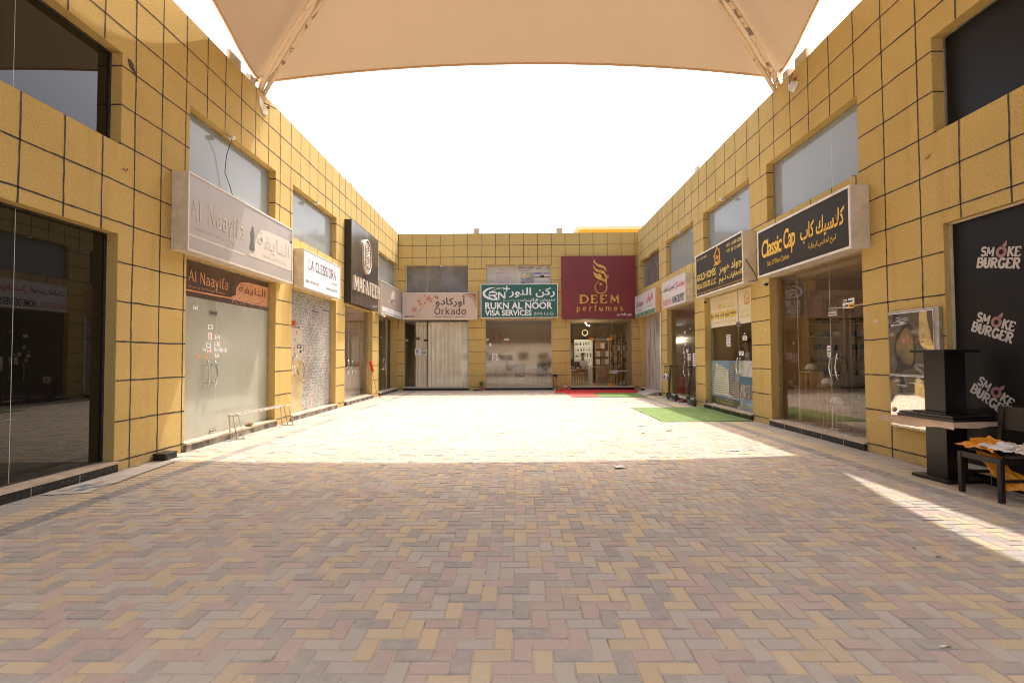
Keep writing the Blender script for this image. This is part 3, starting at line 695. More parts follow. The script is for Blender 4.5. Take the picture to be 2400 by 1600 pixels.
# L1: frosted
doorstep(TL, *LL[1], bl, PLINTH_DIRTY, label='chalky stained doorstep')
f1 = pane('shop_front', TL, 8.045, 11.055, .136, 3.175, FROST, bl, (9.15, 10.10), label='frosted shop front with a brown banner along its top')
frame(TL, 8.04, 11.06, .136, 3.18, ALU, f1, w=.014)
BANB = mat('brown_banner_print', (0.085, 0.05, 0.035), 0.3, col2=(0.11, 0.065, 0.045), scale=2)
BANO = mat('orange_banner_print', (0.55, 0.22, 0.08), 0.35, col2=(0.72, 0.40, 0.22), scale=1.1)
mb = MB()
dB = -DW + .003
rect(mb, TL, 8.06, 11.045, 2.545, 3.16, dB, BANB)
pts = [(9.35, 2.66)] + [(9.62, 2.68), (9.72, 2.75), (9.80, 2.90), (9.92, 3.01), (10.2, 3.05), (11.04, 3.06), (11.04, 2.655)]
mb.face([TL(u, v, dB + .002) for u, v in pts[::-1]], BANO)
ribbon(mb, TL, [(8.06, 2.645), (9.0, 2.65), (9.62, 2.655), (10.4, 2.63), (11.04, 2.64)], .028, dB + .003, BANO)
put_serif(mb, TL, 'Al', 8.34, 8.55, 2.81, 3.00, dB + .004, BANO, th=.13)
put_serif(mb, TL, 'Naayifa', 8.67, 9.50, 2.74, 3.00, dB + .004, BANO, th=.13)
put_text(mb, TL, 'Stitching Of Women Clothes', 8.34, 9.40, 2.69, 2.735, dB + .004, BANO)
put_text(mb, TL, arabic('النايفة'), 9.86, 10.92, 2.78, 2.98, dB + .005, BANB)
SILV = mat('pale_pattern_line', (0.66, 0.55, 0.45), 0.4)
rr = random.Random(5)
for k in range(9):
    u = 9.62 + k * .165; pts = [(u + rr.uniform(-.06, .06), 2.57), (u + rr.uniform(-.1, .12), 2.64), (u + rr.uniform(-.05, .18), 2.71), (u + rr.uniform(0, .2), 2.77 + rr.uniform(0, .06))]
    ribbon(mb, TL, [tuple(p) for p in smooth_path([(a, b, 0) for a, b in pts], 4)] if False else pts, .012, dB + .006, SILV)
mb.face([TL(9.63 + a, 2.72 + b_, dB + .006) for a, b_ in ((0, 0), (.13, 0), (.14, .15), (.10, .21), (.065, .27), (.03, .21), (-.01, .15))], BANB)
mb.build('banner', f1)
for k, (a, b, c, e) in enumerate([(8.90, 9.04, 2.02, 2.105), (8.91, 9.02, 1.83, 1.96), (9.11, 9.26, 1.84, 1.925), (9.10, 9.21, 1.71, 1.80), (9.215, 9.27, 1.72, 1.80), (8.86, 9.0, 1.695, 1.79),
                                  (8.76, 8.85, 1.63, 1.68), (8.89, 9.01, 1.60, 1.685), (9.10, 9.30, 1.625, 1.70), (9.31, 9.48, 1.605, 1.685), (9.12, 9.24, 1.515, 1.59)]):
    sticker(TL, a, b, c, e, f1, ink=(BLACKLET, mat('red_ink', (.5, .04, .04), .6), mat('blue_ink', (.04, .08, .3), .6))[k % 3], tilt=(0, .05, -.04, .08)[k % 4], seed=k)
for a, b, c, e in ((8.59, 8.71, 1.50, 1.565), (8.80, 8.92, 1.475, 1.565)): sticker(TL, a, b, c, e, f1, m=CARDB, ink=BANO, lines=2, tilt=.2)
mb = MB(); fbox(mb, TL, 8.48, 8.60, 2.34, 2.41, -DW, -DW + .008, PAPER); put_text(mb, TL, '15', 8.51, 8.57, 2.347, 2.38, -DW + .0085, BLACKLET, bold=.02)
rect(mb, TL, 8.49, 8.59, 2.388, 2.402, -DW + .0085, BLACKLET); mb.build('house_number', f1)
patch(TL, 8.92, 9.14, 2.28, 2.36, f1); patch(TL, 8.99, 9.17, .15, .22, f1)
handle(TL, 9.02, .98, 1.46, f1); handle(TL, 8.82, .98, 1.46, f1, bow=.03, m=GLASS_EDGE)
# L2: papered over with newsprint
doorstep(TL, *LL[2], bl, PLINTH_DIRTY, label='grey scuffed doorstep')
NEWS = bpy.data.materials.new('newspaper'); NEWS.use_nodes = True
n, l = NEWS.node_tree.nodes, NEWS.node_tree.links; b = n['Principled BSDF']; b.inputs['Roughness'].default_value = 0.35
tc = n.new('ShaderNodeTexCoord'); vo = n.new('ShaderNodeTexVoronoi'); vo.distance = 'CHEBYCHEV'; vo.inputs['Scale'].default_value = 17; vo.inputs['Randomness'].default_value = .55
mp = n.new('ShaderNodeMapping'); mp.inputs['Scale'].default_value = (1, 1.0, .75); l.new(tc.outputs['Object'], mp.inputs[0]); l.new(mp.outputs[0], vo.inputs['Vector'])
cr = n.new('ShaderNodeValToRGB'); cr.color_ramp.elements[0].position = .17; cr.color_ramp.elements[0].color = (.10, .10, .12, 1); cr.color_ramp.elements[1].position = .36; cr.color_ramp.elements[1].color = (.66, .57, .44, 1)
l.new(vo.outputs['Distance'], cr.inputs[0])
v2 = n.new('ShaderNodeTexVoronoi'); v2.distance = 'CHEBYCHEV'; v2.inputs['Scale'].default_value = 2.6; l.new(mp.outputs[0], v2.inputs['Vector'])
hs = n.new('ShaderNodeMix'); hs.data_type = 'RGBA'; hs.blend_type = 'MULTIPLY'; hs.inputs['Factor'].default_value = .30
l.new(cr.outputs[0], hs.inputs['A']); l.new(v2.outputs['Color'], hs.inputs['B'])
bw = n.new('ShaderNodeHueSaturation'); bw.inputs['Saturation'].default_value = .35; bw.inputs['Value'].default_value = .72
l.new(hs.outputs['Result'], bw.inputs['Color']); l.new(bw.outputs[0], b.inputs['Base Color'])
YPAP = mat('yellowed_newspaper', (0.52, 0.42, 0.22), 0.3, col2=(0.42, 0.33, 0.18), scale=3)
f2 = pane('shop_front', TL, 11.855, 14.775, .136, 3.175, NEWS, bl, (12.86, 13.85), label='shop front papered over with newspaper')
frame(TL, 11.85, 14.78, .136, 3.18, ALU, f2, w=.014)
mb = MB(); fbox(mb, TL, 11.88, 12.85, .15, 1.42, -DW, -DW + .003, YPAP)
rr = random.Random(9)
for k in range(26):
    u = rr.uniform(11.95, 12.72); v = rr.uniform(1.0, 2.15); w, h = rr.uniform(.02, .07), rr.uniform(.03, .12)
    rect(mb, TL, u, u + w, v, v + h, -DW + .0045, (BLACKLET, MATS['blue_ink'], MATS['red_ink'], PAPER)[k % 4])
fbox(mb, TL, 11.88, 12.85, 1.42, 2.24, -DW, -DW + .002, mat('pale_newspaper', (.55, .49, .38), .35, col2=(.42, .38, .30), scale=12))
mb.build('door_paper', f2)
for u in (13.42, 14.2):
    mb = MB(); rect(mb, TL, u, u + .5, 2.74 + .1 * (u > 14), 2.78 + .1 * (u > 14), -DW + .002, mat('navy_headline', (.07, .08, .16), .5)); mb.build('headline', f2)
sticker(TL, 12.16, 12.48, 2.29, 2.43, f2, m=mat('orange_plate', (.55, .12, .02), .4), ink=BLACKLET, lines=2)
sticker(TL, 12.54, 12.80, 1.74, 1.84, f2, m=mat('teal_sticker', (.05, .42, .36), .4), ink=PAPER, lines=2); sticker(TL, 12.70, 12.80, 1.62, 1.69, f2, lines=1)
patch(TL, 12.70, 12.90, 2.235, 2.34, f2, CREAM); handle(TL, 12.74, .85, 1.44, f2, m=mat('brassy_handle', (.62, .48, .28), .3, metal=.9))
mb = MB(); fbox(mb, TL, 11.86, 12.72, 2.255, 2.275, -DW, -DW + .012, ALU); mb.build('transom_bar', f2)
# L3: clear glass, white counter inside
doorstep(TL, *LL[3], bl, PLINTH_DIRTY); room(TL, *LL[3], 4.2, bl, ROOM)
f3 = pane('shop_front', TL, 15.555, 18.545, .136, 3.175, GLASS_BROWN, bl, (16.42, 17.6), label='clear shop front with a white counter behind it')
frame(TL, 15.55, 18.55, .136, 3.18, ALU, f3, w=.03)
handle(TL, 16.22, .95, 1.41, f3); handle(TL, 16.56, .95, 1.41, f3); patch(TL, 16.32, 16.52, 2.26, 2.36, f3)
sticker(TL, 15.9, 16.02, 2.36, 2.46, f3, m=MATS['blue_ink'], ink=PAPER, lines=2)
# L4: open doorway with dark leaf
doorstep(TL, *LL[4], bl, PLINTH); room(TL, *LL[4], 4.2, bl, ROOMG)
f4 = pane('shop_front', TL, 19.385, 21.2, .136, 3.175, GLASS, bl, (20.55,), label='shop front with a half open dark door')
mb = MB(); fbox(mb, TL, 21.2, 21.26, .136, 3.175, -DW - .02, -DW + .02, ALU); fbox(mb, TL, 21.32, 21.98, .14, 3.12, -.24, -DW - .03, mat('dark_door_leaf', (.018, .013, .010), .25))
fbox(mb, TL, 20.4, 21.2, 2.28, 2.36, -DW - .012, -DW + .012, STEEL); mb.build('door', f4)
handle(TL, 20.42, .95, 1.45, f4); handle(TL, 20.66, .95, 1.45, f4)
sticker(TL, 19.6, 19.95, 2.36, 2.5, f4, m=MATS['orange_plate'], lines=2); sticker(TL, 20.3, 20.45, 2.24, 2.36, f4, m=BLACKLET, ink=PAPER, lines=2)

# ---- back wing fronts
for i, o in enumerate(BU):
    if i == 0:
        upper(TB, o, UPGREY, bb, (o[0] + .98, o[0] + 1.72), CREAM)
    elif i == 1: upper(TB, o, UPFROST, bb, (o[0] + 1.35,), CREAM)
    else: upper(TB, o, UPGREY, bb, (3.8,), CREAM)
for o in BL: doorstep(TB, *o, bb, PLINTH, seams=False)
for o, m in zip(BL, (ROOM, mat('pale_room_paint', (.82, .72, .54), .85), mat('dim_brown_paint', (.36, .26, .15), .8))): room(TB, *o, 3.4 if m.name == 'pale_room_paint' else 5.0, bb, m)
g0 = pane('shop_front', TB, -5.085, -2.175, .136, 3.175, GLASS, bb, (-4.62, -4.09, -3.14), d=-.12, label='shop front with cream curtains')
frame(TB, -5.09, -2.17, .136, 3.18, ALU, g0, w=.022, d=-.12)
sticker(TB, -4.72, -4.40, 2.285, 2.41, g0, m=BLACKLET, ink=MATS['orange_plate'], d=-.12); patch(TB, -4.22, -4.02, 2.22, 2.31, g0, DARKM, d=-.12); patch(TB, -5.06, -4.92, 2.24, 2.31, g0, CREAM, d=-.12)
sticker(TB, -4.62, -4.40, 1.58, 1.88, g0, d=-.12, lines=5, name='notice'); sticker(TB, -4.37, -4.09, 1.57, 1.86, g0, d=-.12, lines=4, name='notice')
g1 = pane('shop_front', TB, -1.395, 1.595, .136, 3.175, glass_mat('mirroring_glass', (.82, .78, .70), .09, .05), bb, (-.375, .605), d=-.12, label='clear shop front mirroring the car park')
frame(TB, -1.40, 1.60, .136, 3.18, ALU, g1, w=.022, d=-.12)
sticker(TB, -1.02, -.74, 2.33, 2.46, g1, m=BLACKLET, ink=MATS['orange_plate'], d=-.12); patch(TB, -.56, -.34, 2.23, 2.32, g1, CREAM, d=-.12); patch(TB, -1.38, -1.26, 2.23, 2.32, g1, CREAM, d=-.12)
sticker(TB, -1.10, -.86, 1.33, 1.63, g1, d=-.12, lines=6, name='notice'); sticker(TB, -.84, -.74, 1.34, 1.45, g1, d=-.12, lines=1)
mb = MB(); blob(mb, TB, -1.19, 2.05, .055, .075, -.117, PAPER); mb.build('round_sticker', g1)
handle(TB, -.45, .95, 1.45, g1, d=-.12)
g2 = pane('shop_front', TB, 2.425, 5.245, .136, 3.10, GLASS, bb, (3.32, 4.32), d=-.12, label='perfume shop front with orange door fittings')
frame(TB, 2.42, 5.25, .136, 3.18, ALU, g2, w=.03, d=-.12)
ORG = mat('orange_fitting', (.75, .25, .03), .4)
for u, v in ((3.30, 2.22), (4.13, 2.22), (3.34, .15), (4.13, .15)):
    mb = MB(); fbox(mb, TB, u, u + .20, v, v + .11, -.135, -.10, ORG); mb.build('door_fitting', g2)
mb = MB(); fbox(mb, TB, 3.5, 4.13, 2.25, 2.275, -.13, -.115, GLASS_EDGE); mb.build('door_top_edge', g2)

# ---- right wing fronts
for i, o in enumerate(RU):
    if i == 0: upper(TR, o, UPGREY, br, (o[0] + 1.4,))
    elif i == 4: upper(TR, o, BLACKFILM, br, ())
    else: upper(TR, o, UPFROST, br, [o[0] + (o[1] - o[0]) * q for q in (.36, .68)])
WASH = mat('whitewashed_glass', (0.50, 0.48, 0.42), 0.25, col2=(0.20, 0.18, 0.15), scale=3.2, detail=9, lo=.52, hi=.70, stretch=(1, 1.6, .35))
doorstep(TR, *RL[0], br, PLINTH)
h0 = pane('shop_front', TR, RL[0][0] + .005, RL[0][1] - .005, .136, 3.175, WASH, br, (-20.6, -19.75), label='whitewashed shop front with scratched streaks')
frame(TR, *RL[0], .136, 3.18, ALU, h0, w=.014); patch(TR, -19.75, -19.55, 2.18, 2.30, h0); handle(TR, -19.7, 1.0, 1.5, h0, r=.010)
sticker(TR, -19.42, -19.30, 2.26, 2.40, h0, m=BLACKLET, ink=PAPER, lines=1)
doorstep(TR, *RL[1], br, PLINTH); room(TR, *RL[1], 4.0, br, ROOM)
h1 = pane('shop_front', TR, RL[1][0] + .005, RL[1][1] - .005, .136, 3.175, glass_mat('dusty_glass', (.62, .60, .55), .03, .12), br, (-16.85, -16.15), label='dusty shop front with a cluster of small stickers')
frame(TR, *RL[1], .136, 3.18, ALU, h1, w=.014)
for k, (a, b, c, e, m_) in enumerate([(-16.95, -16.78, 2.24, 2.33, PAPER), (-16.42, -16.28, 2.34, 2.46, BLACKLET), (-16.9, -16.78, 1.84, 1.96, PAPER), (-17.05, -16.92, 1.70, 1.80, BLACKLET), (-17.05, -16.92, 1.56, 1.66, PAPER),
        (-16.72, -16.60, 1.60, 1.72, PAPER), (-16.56, -16.44, 1.60, 1.72, BLACKLET), (-16.96, -16.84, 1.40, 1.52, RED), (-16.62, -16.5, 1.46, 1.57, PAPER), (-16.42, -16.30, 1.46, 1.57, PAPER), (-16.62, -16.50, 1.33, 1.44, PAPER), (-16.44, -16.34, 1.36, 1.46, PAPER)]):
    sticker(TR, a, b, c, e, h1, m=m_, ink=PAPER if m_ is not PAPER else BLACKLET, lines=2, tilt=(0, .06, -.05)[k % 3])
sticker(TR, -16.12, -15.82, 1.12, 1.58, h1, lines=6, name='notice')
handle(TR, -16.74, .78, 1.34, h1, r=.011); handle(TR, -16.28, .8, 1.34, h1, r=.011)
doorstep(TR, *RL[2], br, PLINTH); room(TR, *RL[2], 4.0, br, ROOMD)
h2 = pane('shop_front', TR, RL[2][0] + .005, RL[2][1] - .005, .136, 3.175, GLASS, br, (-12.78,), label='estate agent front with posters on its lower half')
frame(TR, *RL[2], .136, 3.18, ALU, h2, w=.014)
doorstep(TR, *RL[3], br, PLINTH); room(TR, *RL[3], 3.2, br, ROOMD)
h3 = pane('shop_front', TR, RL[3][0] + .005, RL[3][1] - .005, .136, 3.175, GLASS_BROWN, br, (-10.10, -9.06), label='clear front of the cap shop')
frame(TR, *RL[3], .136, 3.18, ALU, h3, w=.016)
patch(TR, -9.08, -8.86, 2.28, 2.35, h3); patch(TR, -9.08, -8.86, 2.20, 2.27, h3, CREAM); patch(TR, -9.1, -8.9, .145, .20, h3); patch(TR, -8.02, -7.955, 2.28, 2.40, h3)
mb = MB(); fbox(mb, TR, -8.86, -8.02, 2.315, 2.335, -DW - .01, -DW + .003, PALEWOOD); mb.build('door_top_edge', h3)
sticker(TR, -8.70, -8.40, 2.30, 2.46, h3, lines=2, name='notice'); sticker(TR, -8.70, -8.56, 2.40, 2.47, h3, m=BLACKLET, ink=PAPER, lines=2, d=-DW + .003); sticker(TR, -8.56, -8.40, 2.29, 2.37, h3, m=YELLOW, lines=1, d=-DW + .003)
sticker(TR, -9.16, -9.07, 1.47, 1.67, h3, lines=3, name='notice')
handle(TR, -8.95, 1.07, 1.53, h3); handle(TR, -8.78, 1.07, 1.53, h3)
mb = MB(); fbox(mb, TR, -8.96, -8.91, 1.58, 1.68, -DW, -DW + .03, BLACKP); mb.build('door_lock', h3, bevel=.008)
doorstep(TR, *RL[4], br, PLINTH)
h4 = pane('shop_front', TR, RL[4][0] + .005, RL[4][1] - .005, .136, 3.175, BLACKFILM, br, (), d=-.10, label='matt black front with three tilted burger shop logos')
frame(TR, *RL[4], .136, 3.18, CREAM, h4, w=.022, d=-.10)
PINKF = mat('pink_flame', (0.36, 0.17, 0.16), 0.5); LOGOW = mat('logo_white', (0.52, 0.48, 0.44), 0.5)
for (cu, cv, rot) in ((-5.80, 2.615, -.20), (-5.895, 1.815, -.33), (-5.94, 1.005, -.56)):
    mb = MB(); d = -.0975
    c, s = math.cos(rot), math.sin(rot)
    LT = lambda u, v, dd, cu=cu, cv=cv, c=c, s=s: TR(cu + u * c - v * s, cv + u * s + v * c, dd)
    put_serif(mb, LT, 'SM', -.235, -.075, .018, .122, d, LOGOW, th=.26, gap=.04); put_serif(mb, LT, 'KE', .085, .235, .018, .122, d, LOGOW, th=.26, gap=.04)
    put_serif(mb, LT, 'BURGER', -.275, .255, -.115, -.005, d, LOGOW, th=.27, gap=.04)
    ribbon(mb, LT, arc(.008, .065, .048, .048, 0, 360, 20), .036, d, PINKF)
    mb.face([LT(u, v, d) for u, v in ((.045, .11), (.062, .145), (.055, .20), (.025, .165), (.0, .12))], PINKF)
    mb.build('shop_logo', h4)
for k, (T, u, lab) in enumerate([(TL, 9.20, 'small cream floodlight over the frosted upper window by the lady sign'), (TL, 13.2, 'small cream floodlight over the upper window of the newspapered shop'),
        (TL, 20.75, 'small cream floodlight over the far left upper window'), (TB, -3.40, 'small cream floodlight over the dark curtained upper window'),
        (TB, .03, 'small cream floodlight over the printed visa poster window'), (TR, -20.6, 'small cream floodlight over the grey upper window by the red sign'),
        (TR, -16.7, 'small cream floodlight over the upper window of the delivery shop'), (TR, -13.15, 'small cream floodlight over the upper window of the estate agent')]):
    lamp(T, u, 5.67, lab)
# ================================================================== SHADE CANOPY
FAB = bpy.data.materials.new('sail_fabric'); FAB.use_nodes = True
n, l = FAB.node_tree.nodes, FAB.node_tree.links; n.clear()
o_ = n.new('ShaderNodeOutputMaterial'); mx = n.new('ShaderNodeMixShader'); mx.inputs[0].default_value = 0.22
df = n.new('ShaderNodeBsdfDiffuse'); tr = n.new('ShaderNodeBsdfTranslucent')
tc = n.new('ShaderNodeTexCoord'); nz = n.new('ShaderNodeTexNoise'); nz.inputs['Scale'].default_value = .5; nz.inputs['Detail'].default_value = 6
cm = n.new('ShaderNodeMix'); cm.data_type = 'RGBA'; cm.inputs['A'].default_value = (0.345, 0.247, 0.154, 1); cm.inputs['B'].default_value = (0.315, 0.222, 0.134, 1)
l.new(tc.outputs['Object'], nz.inputs['Vector']); l.new(nz.outputs[0], cm.inputs['Factor'])
l.new(cm.outputs['Result'], df.inputs[0]); l.new(cm.outputs['Result'], tr.inputs[0])
l.new(df.outputs[0], mx.inputs[1]); l.new(tr.outputs[0], mx.inputs[2]); l.new(mx.outputs[0], o_.inputs[0])
PEEL = mat('peeling_cream_paint', (0.66, 0.53, 0.38), 0.55, col2=(0.19, 0.15, 0.11), scale=5.5, detail=9, lo=.56, hi=.60)
CREAMT = mat('cream_paint', (0.68, 0.55, 0.39), 0.5, col2=(0.30, 0.24, 0.17), scale=4.5, detail=9, lo=.66, hi=.70)
YC0, YC1 = 10.8, 2.6
YM = (YC0 + YC1) / 2
CXL, CXR = -5.60, 5.71
def fab_arch(t, cx, cy):
    ax, ay = .07, YM
    return Vector((cx + (ax - cx) * t, cy + (ay - cy) * t, 7.56 + 1.92 * (1 - (1 - t) ** 2.3)))
cn = thing('shade_canopy', 'tan tensile shade sail over the courtyard on peeling cream trusses', 'canopy', (.07, YM, 7.0))
mb = MB()
NS, NT = 28, 18
corners = [(CXL, YC0), (CXR, YC0), (CXR, YC1), (CXL, YC1)]
sags = [Vector((0, -.42, .12)), Vector((-.70, 0, .06)), Vector((0, .42, .12)), Vector((.61, 0, .06))]
edges = []
for k in range(4):
    a, c = corners[k], corners[(k + 1) % 4]
    grid = []
    for j in range(NT + 1):
        t = j / NT; row = []
        A, C = fab_arch(t, *a), fab_arch(t, *c)
        for i in range(NS + 1):
            s_ = i / NS
            p = A.lerp(C, s_) + sags[k] * ((4 * s_ * (1 - s_)) ** (1.8 if k % 2 else 1.0)) * (1 - t) ** 1.2 * (1 + .0 * t) - Vector((0, 0, .35 * 4 * s_ * (1 - s_) * t * (1 - t)))
            row.append(p)
        grid.append(row)
    edges += grid[0][:-1]
    vs = [p for row in grid for p in row]; W_ = NS + 1
    mb.mesh(vs, [(j * W_ + i, j * W_ + i + 1, (j + 1) * W_ + i + 1, (j + 1) * W_ + i) for j in range(NT) for i in range(NS)], FAB, smooth=True)
mb.build('membrane', cn, merge=True)
mb = MB(); mb.tube(edges, .024, mat('hem_cloth', (.55, .37, .21), .8), n=6, closed=True); mb.build('edge_hem', cn)
def truss_pt(t, cx, cy):
    by = cy - .2 * (1 if cy > YM else -1)
    ax, ay = .07, YM
    return Vector((cx + (ax - cx) * t, by + (ay - by) * t, 7.02 + 2.22 * (1 - (1 - t) ** 2.4)))
for k, (cx, cy) in enumerate(corners):
    mb = MB(); d = Vector((.07 - cx, YM - cy, 0)).normalized(); sd = Vector((-d.y, d.x, 0))
    P = [truss_pt(-.06 + 1.04 * i / 22, cx, cy) for i in range(23)]
    up = Vector((0, 0, .13)); wd = [min(.085, .035 + .012 * i) for i in range(23)]
    A = [p + sd * w_ - up * .2 for p, w_ in zip(P, wd)]; B = [p - sd * w_ - up * .2 for p, w_ in zip(P, wd)]; Cc = [p + up * .95 for p in P]
    mb.tube(A, .042, PEEL, n=10); mb.tube(B, .042, CREAMT, n=10); mb.tube(Cc, .028, CREAMT, n=8)
    for i in range(1, 21, 3):
        for q, r_ in ((A, B), (B, Cc), (A, Cc)):
            mb.tube([q[i], r_[i + 2] if i % 2 else r_[max(i - 2, 0)]], .013, CREAMT, n=6)
    tr_ = mb.build('arch_truss', cn)
    # base block on the roof, corner clamp plates and tensioning cables
    sx = -1 if cx < 0 else 1; sy = 1 if cy > YM else -1
    mb = MB(); b0 = truss_pt(-.06, cx, cy)
    mb.box(b0.x - .16, b0.x + .16, b0.y - .16, b0.y + .16, 6.70, b0.z + .1, CREAM); mb.build('mast_foot', cn)
    mb = MB()
    c0 = fab_arch(0.0, cx, cy)
    mb.box(c0.x - .10, c0.x + .10, c0.y - .62, c0.y - .42, 6.74, 7.40, CREAM) if sy > 0 else mb.box(c0.x - .1, c0.x + .1, c0.y + .42, c0.y + .62, 6.74, 7.40, CREAM)
    mb.build('anchor_post', cn)
    mb = MB(); RUST = mat('rusty_iron', (.16, .075, .035), .7, col2=(.33, .20, .12), scale=30)
    rr = random.Random(k)
    for q in range(9):
        a = c0 + Vector((rr.uniform(-.12, .12), -sy * rr.uniform(.05, .42), rr.uniform(-.2, .05)))
        mb.tube([a, a + Vector((rr.uniform(-.07, .07), rr.uniform(-.07, .07), rr.uniform(-.16, .02)))], .012, RUST, n=6)
    mb.lathe(c0 + Vector((-sx * .05, -sy * .12, -.03)), [(.09, 0), (.09, .012)], CREAM, 12, axis=Vector((sx * .3, sy * .3, 1)))
    mb.build('corner_clamp', cn)

# wall brackets with a bolt that once held guy wires
def bracket(T, u0, u1, label):
    mb = MB(); sgn = 1 if u1 > u0 else -1
    poly = [(u0, 6.98), (u0, 6.80), (u0 + sgn * .18, 6.66), (u0 + sgn * .34, 6.73), (u0 + sgn * .34, 6.80)]
    if sgn < 0: poly = poly[::-1]
    mb.prism(poly[::-1] if False else poly, T, .002, .018, CREAM)
    mb.tube([T(u0 + sgn * .12, 6.87, .06), T(u0 + sgn * .42, 6.90, .16)], .014, RUST, n=8)
    mb.lathe(T(u0 + sgn * .30, 6.87, .03), [(.03, 0), (.03, .05)], RUST, 6, axis=T(0, 0, 1) - T(0, 0, 0))
    tag(mb.build('wall_bracket'), label, 'bracket', 'white wall brackets under the parapets')
bracket(TL, 10.24, 10.7, 'white bracket with a rusty bolt high on the left wall')
bracket(TR, -9.92, -9.5, 'white bracket with a rusty bolt high on the right wall')

# flood lights along the parapets
def flood(T, u, label, w=.27, h=.24, base=HW, back=-.12):
    t = thing('parapet_floodlight', label, 'floodlight', T(u, base, back), 'floodlights on the parapets')
    mb = MB(); fbox(mb, T, u - w / 2, u + w / 2, base + .03, base + .03 + h, back - .06, back, CREAM); mb.build('housing', t, bevel=.01)
    mb = MB(); fbox(mb, T, u - w / 2 + .03, u + w / 2 - .03, base + .07, base + h, back, back + .006, mat('floodlight_lens', (.50, .47, .32), .15)); mb.build('lens', t)
    mb = MB(); fbox(mb, T, u - w / 2 + .02, u - w / 2 + .04, base, base + .1, back - .09, back - .065, DARKM); fbox(mb, T, u + w / 2 - .04, u + w / 2 - .02, base, base + .1, back - .09, back - .065, DARKM)
    mb.build('bracket', t)
flood(TB, -1.80, 'square floodlight on the back parapet above the middle pillar')
flood(TB, 1.98, 'square floodlight on the back parapet beside the red perfume sign')
flood(TL, 9.58, 'floodlight on the left parapet just under the canopy corner', w=.40, h=.30)
flood(TL, 16.6, 'floodlight on the left parapet above the black emblem sign')
flood(TR, -9.72, 'floodlight on the right parapet just under the canopy corner', w=.40, h=.30)
flood(TR, -15.4, 'floodlight on the right parapet above the delivery shop')

# the house behind the courtyard
hb = thing('yellow_house', 'yellow house with a cream cornice seen over the back parapet', 'house', (9.0, YB + 14, 0))
mb = MB(); HY = mat('deep_yellow_paint', (.62, .33, .025), .8, col2=(.55, .29, .02), scale=.6)
mb.box(3.95, 14, YB + 8.4, YB + 18, 0, 9.38, HY); mb.build('wall', hb)
mb = MB(); HCR = mat('cream_cornice', (.66, .56, .44), .7)
for z0, z1, e in ((9.38, 9.46, .10), (9.46, 9.56, .22)): mb.box(3.95 - e, 14 + e, YB + 8.4 - e, YB + 18 + e, z0, z1, HCR)
mb.build('cornice', hb)
# ================================================================== SIGNBOARDS
SG = 'shop signboards over the fronts'
def signbox(name, T, u0, u1, v0, v1, dep, label, face, rim=WHITE, cab=CREAM, rimw=.03, d0=.004):
    t = thing(name, label, 'sign', T((u0 + u1) / 2, v0, 0), SG)
    mb = MB(); fbox(mb, T, u0, u1, v0, v1, d0, dep - .012, cab); mb.build('cabinet', t, bevel=.004)
    mb = MB()
    fbox(mb, T, u0 - .003, u1 + .003, v0 - .003, v0 + rimw, dep - .012, dep + .010, rim); fbox(mb, T, u0 - .003, u1 + .003, v1 - rimw, v1 + .003, dep - .012, dep + .010, rim)
    fbox(mb, T, u0 - .003, u0 + rimw, v0 + rimw, v1 - rimw, dep - .012, dep + .010, rim); fbox(mb, T, u1 - rimw, u1 + .003, v0 + rimw, v1 - rimw, dep - .012, dep + .010, rim)
    mb.build('rim', t)
    mb = MB(); rect(mb, T, u0 + rimw, u1 - rimw, v0 + rimw, v1 - rimw, dep, face); mb.build('face_panel', t)
    return t
# --- Al Naayifa: faded grey print
FADE = mat('faded_grey_print', (0.355, 0.32, 0.29), 0.4, col2=(0.385, 0.345, 0.315), scale=1.5)
FADW = mat('faded_cream_print', (0.58, 0.525, 0.45), 0.35)
FADL = mat('faded_letter', (0.52, 0.45, 0.36), 0.4)
FADG = mat('faded_grey_letter', (0.47, 0.42, 0.37), 0.4)
t = signbox('shop_sign', TL, 7.66, 11.29, 3.18, 4.42, .26, 'faded grey tailor sign with a lady figure on the left wall', FADE, rim=mat('pinkish_rim', (.62, .55, .48), .4))
d = .263
mb = MB()
pts = [(9.42, 3.47), (9.60, 3.53), (9.68, 3.80), (9.76, 3.96), (9.90, 4.06), (10.1, 4.09), (11.24, 4.12), (11.24, 3.455), (9.30, 3.455)]
mb.face([TL(u, v, d) for u, v in pts[::-1]], FADW); rect(mb, TL, 7.69, 9.31, 3.415, 3.45, d, FADW)
blob(mb, TL, 11.2, 4.20, .10, .13, d, mat('peeled_corner', (.30, .26, .235), .6), n=7); mb.build('print', t)
mb = MB(); put_serif(mb, TL, 'Al', 7.73, 8.0, 3.70, 4.01, d + .001, FADL, th=.12); put_serif(mb, TL, 'Naayifa', 8.21, 9.27, 3.62, 4.05, d + .001, FADL, th=.12)
put_text(mb, TL, 'Stitching Of Women Clothes', 7.77, 9.0, 3.535, 3.595, d + .001, FADL, bold=-.01); mb.build('lettering', t)
mb = MB(); put_text(mb, TL, arabic('النايفة'), 9.74, 11.12, 3.64, 4.02, d + .003, FADG); put_text(mb, TL, arabic('لخياطة الملابس النسائية'), 9.93, 10.95, 3.52, 3.61, d + .003, FADG); mb.build('arabic_lettering', t)
mb = MB(); LADY = mat('lady_grey', (.10, .10, .085), .5)
lady = [(9.455, 3.60), (9.50, 3.585), (9.60, 3.575), (9.645, 3.585), (9.632, 3.70), (9.615, 3.78), (9.635, 3.86), (9.62, 3.93), (9.60, 3.97), (9.60, 4.01), (9.565, 4.055), (9.535, 4.02), (9.545, 3.965), (9.50, 3.93), (9.495, 3.86), (9.52, 3.80), (9.50, 3.70)]
mb.face([TL(u, v, d + .004) for u, v in lady], LADY); mb.build('lady_figure', t)
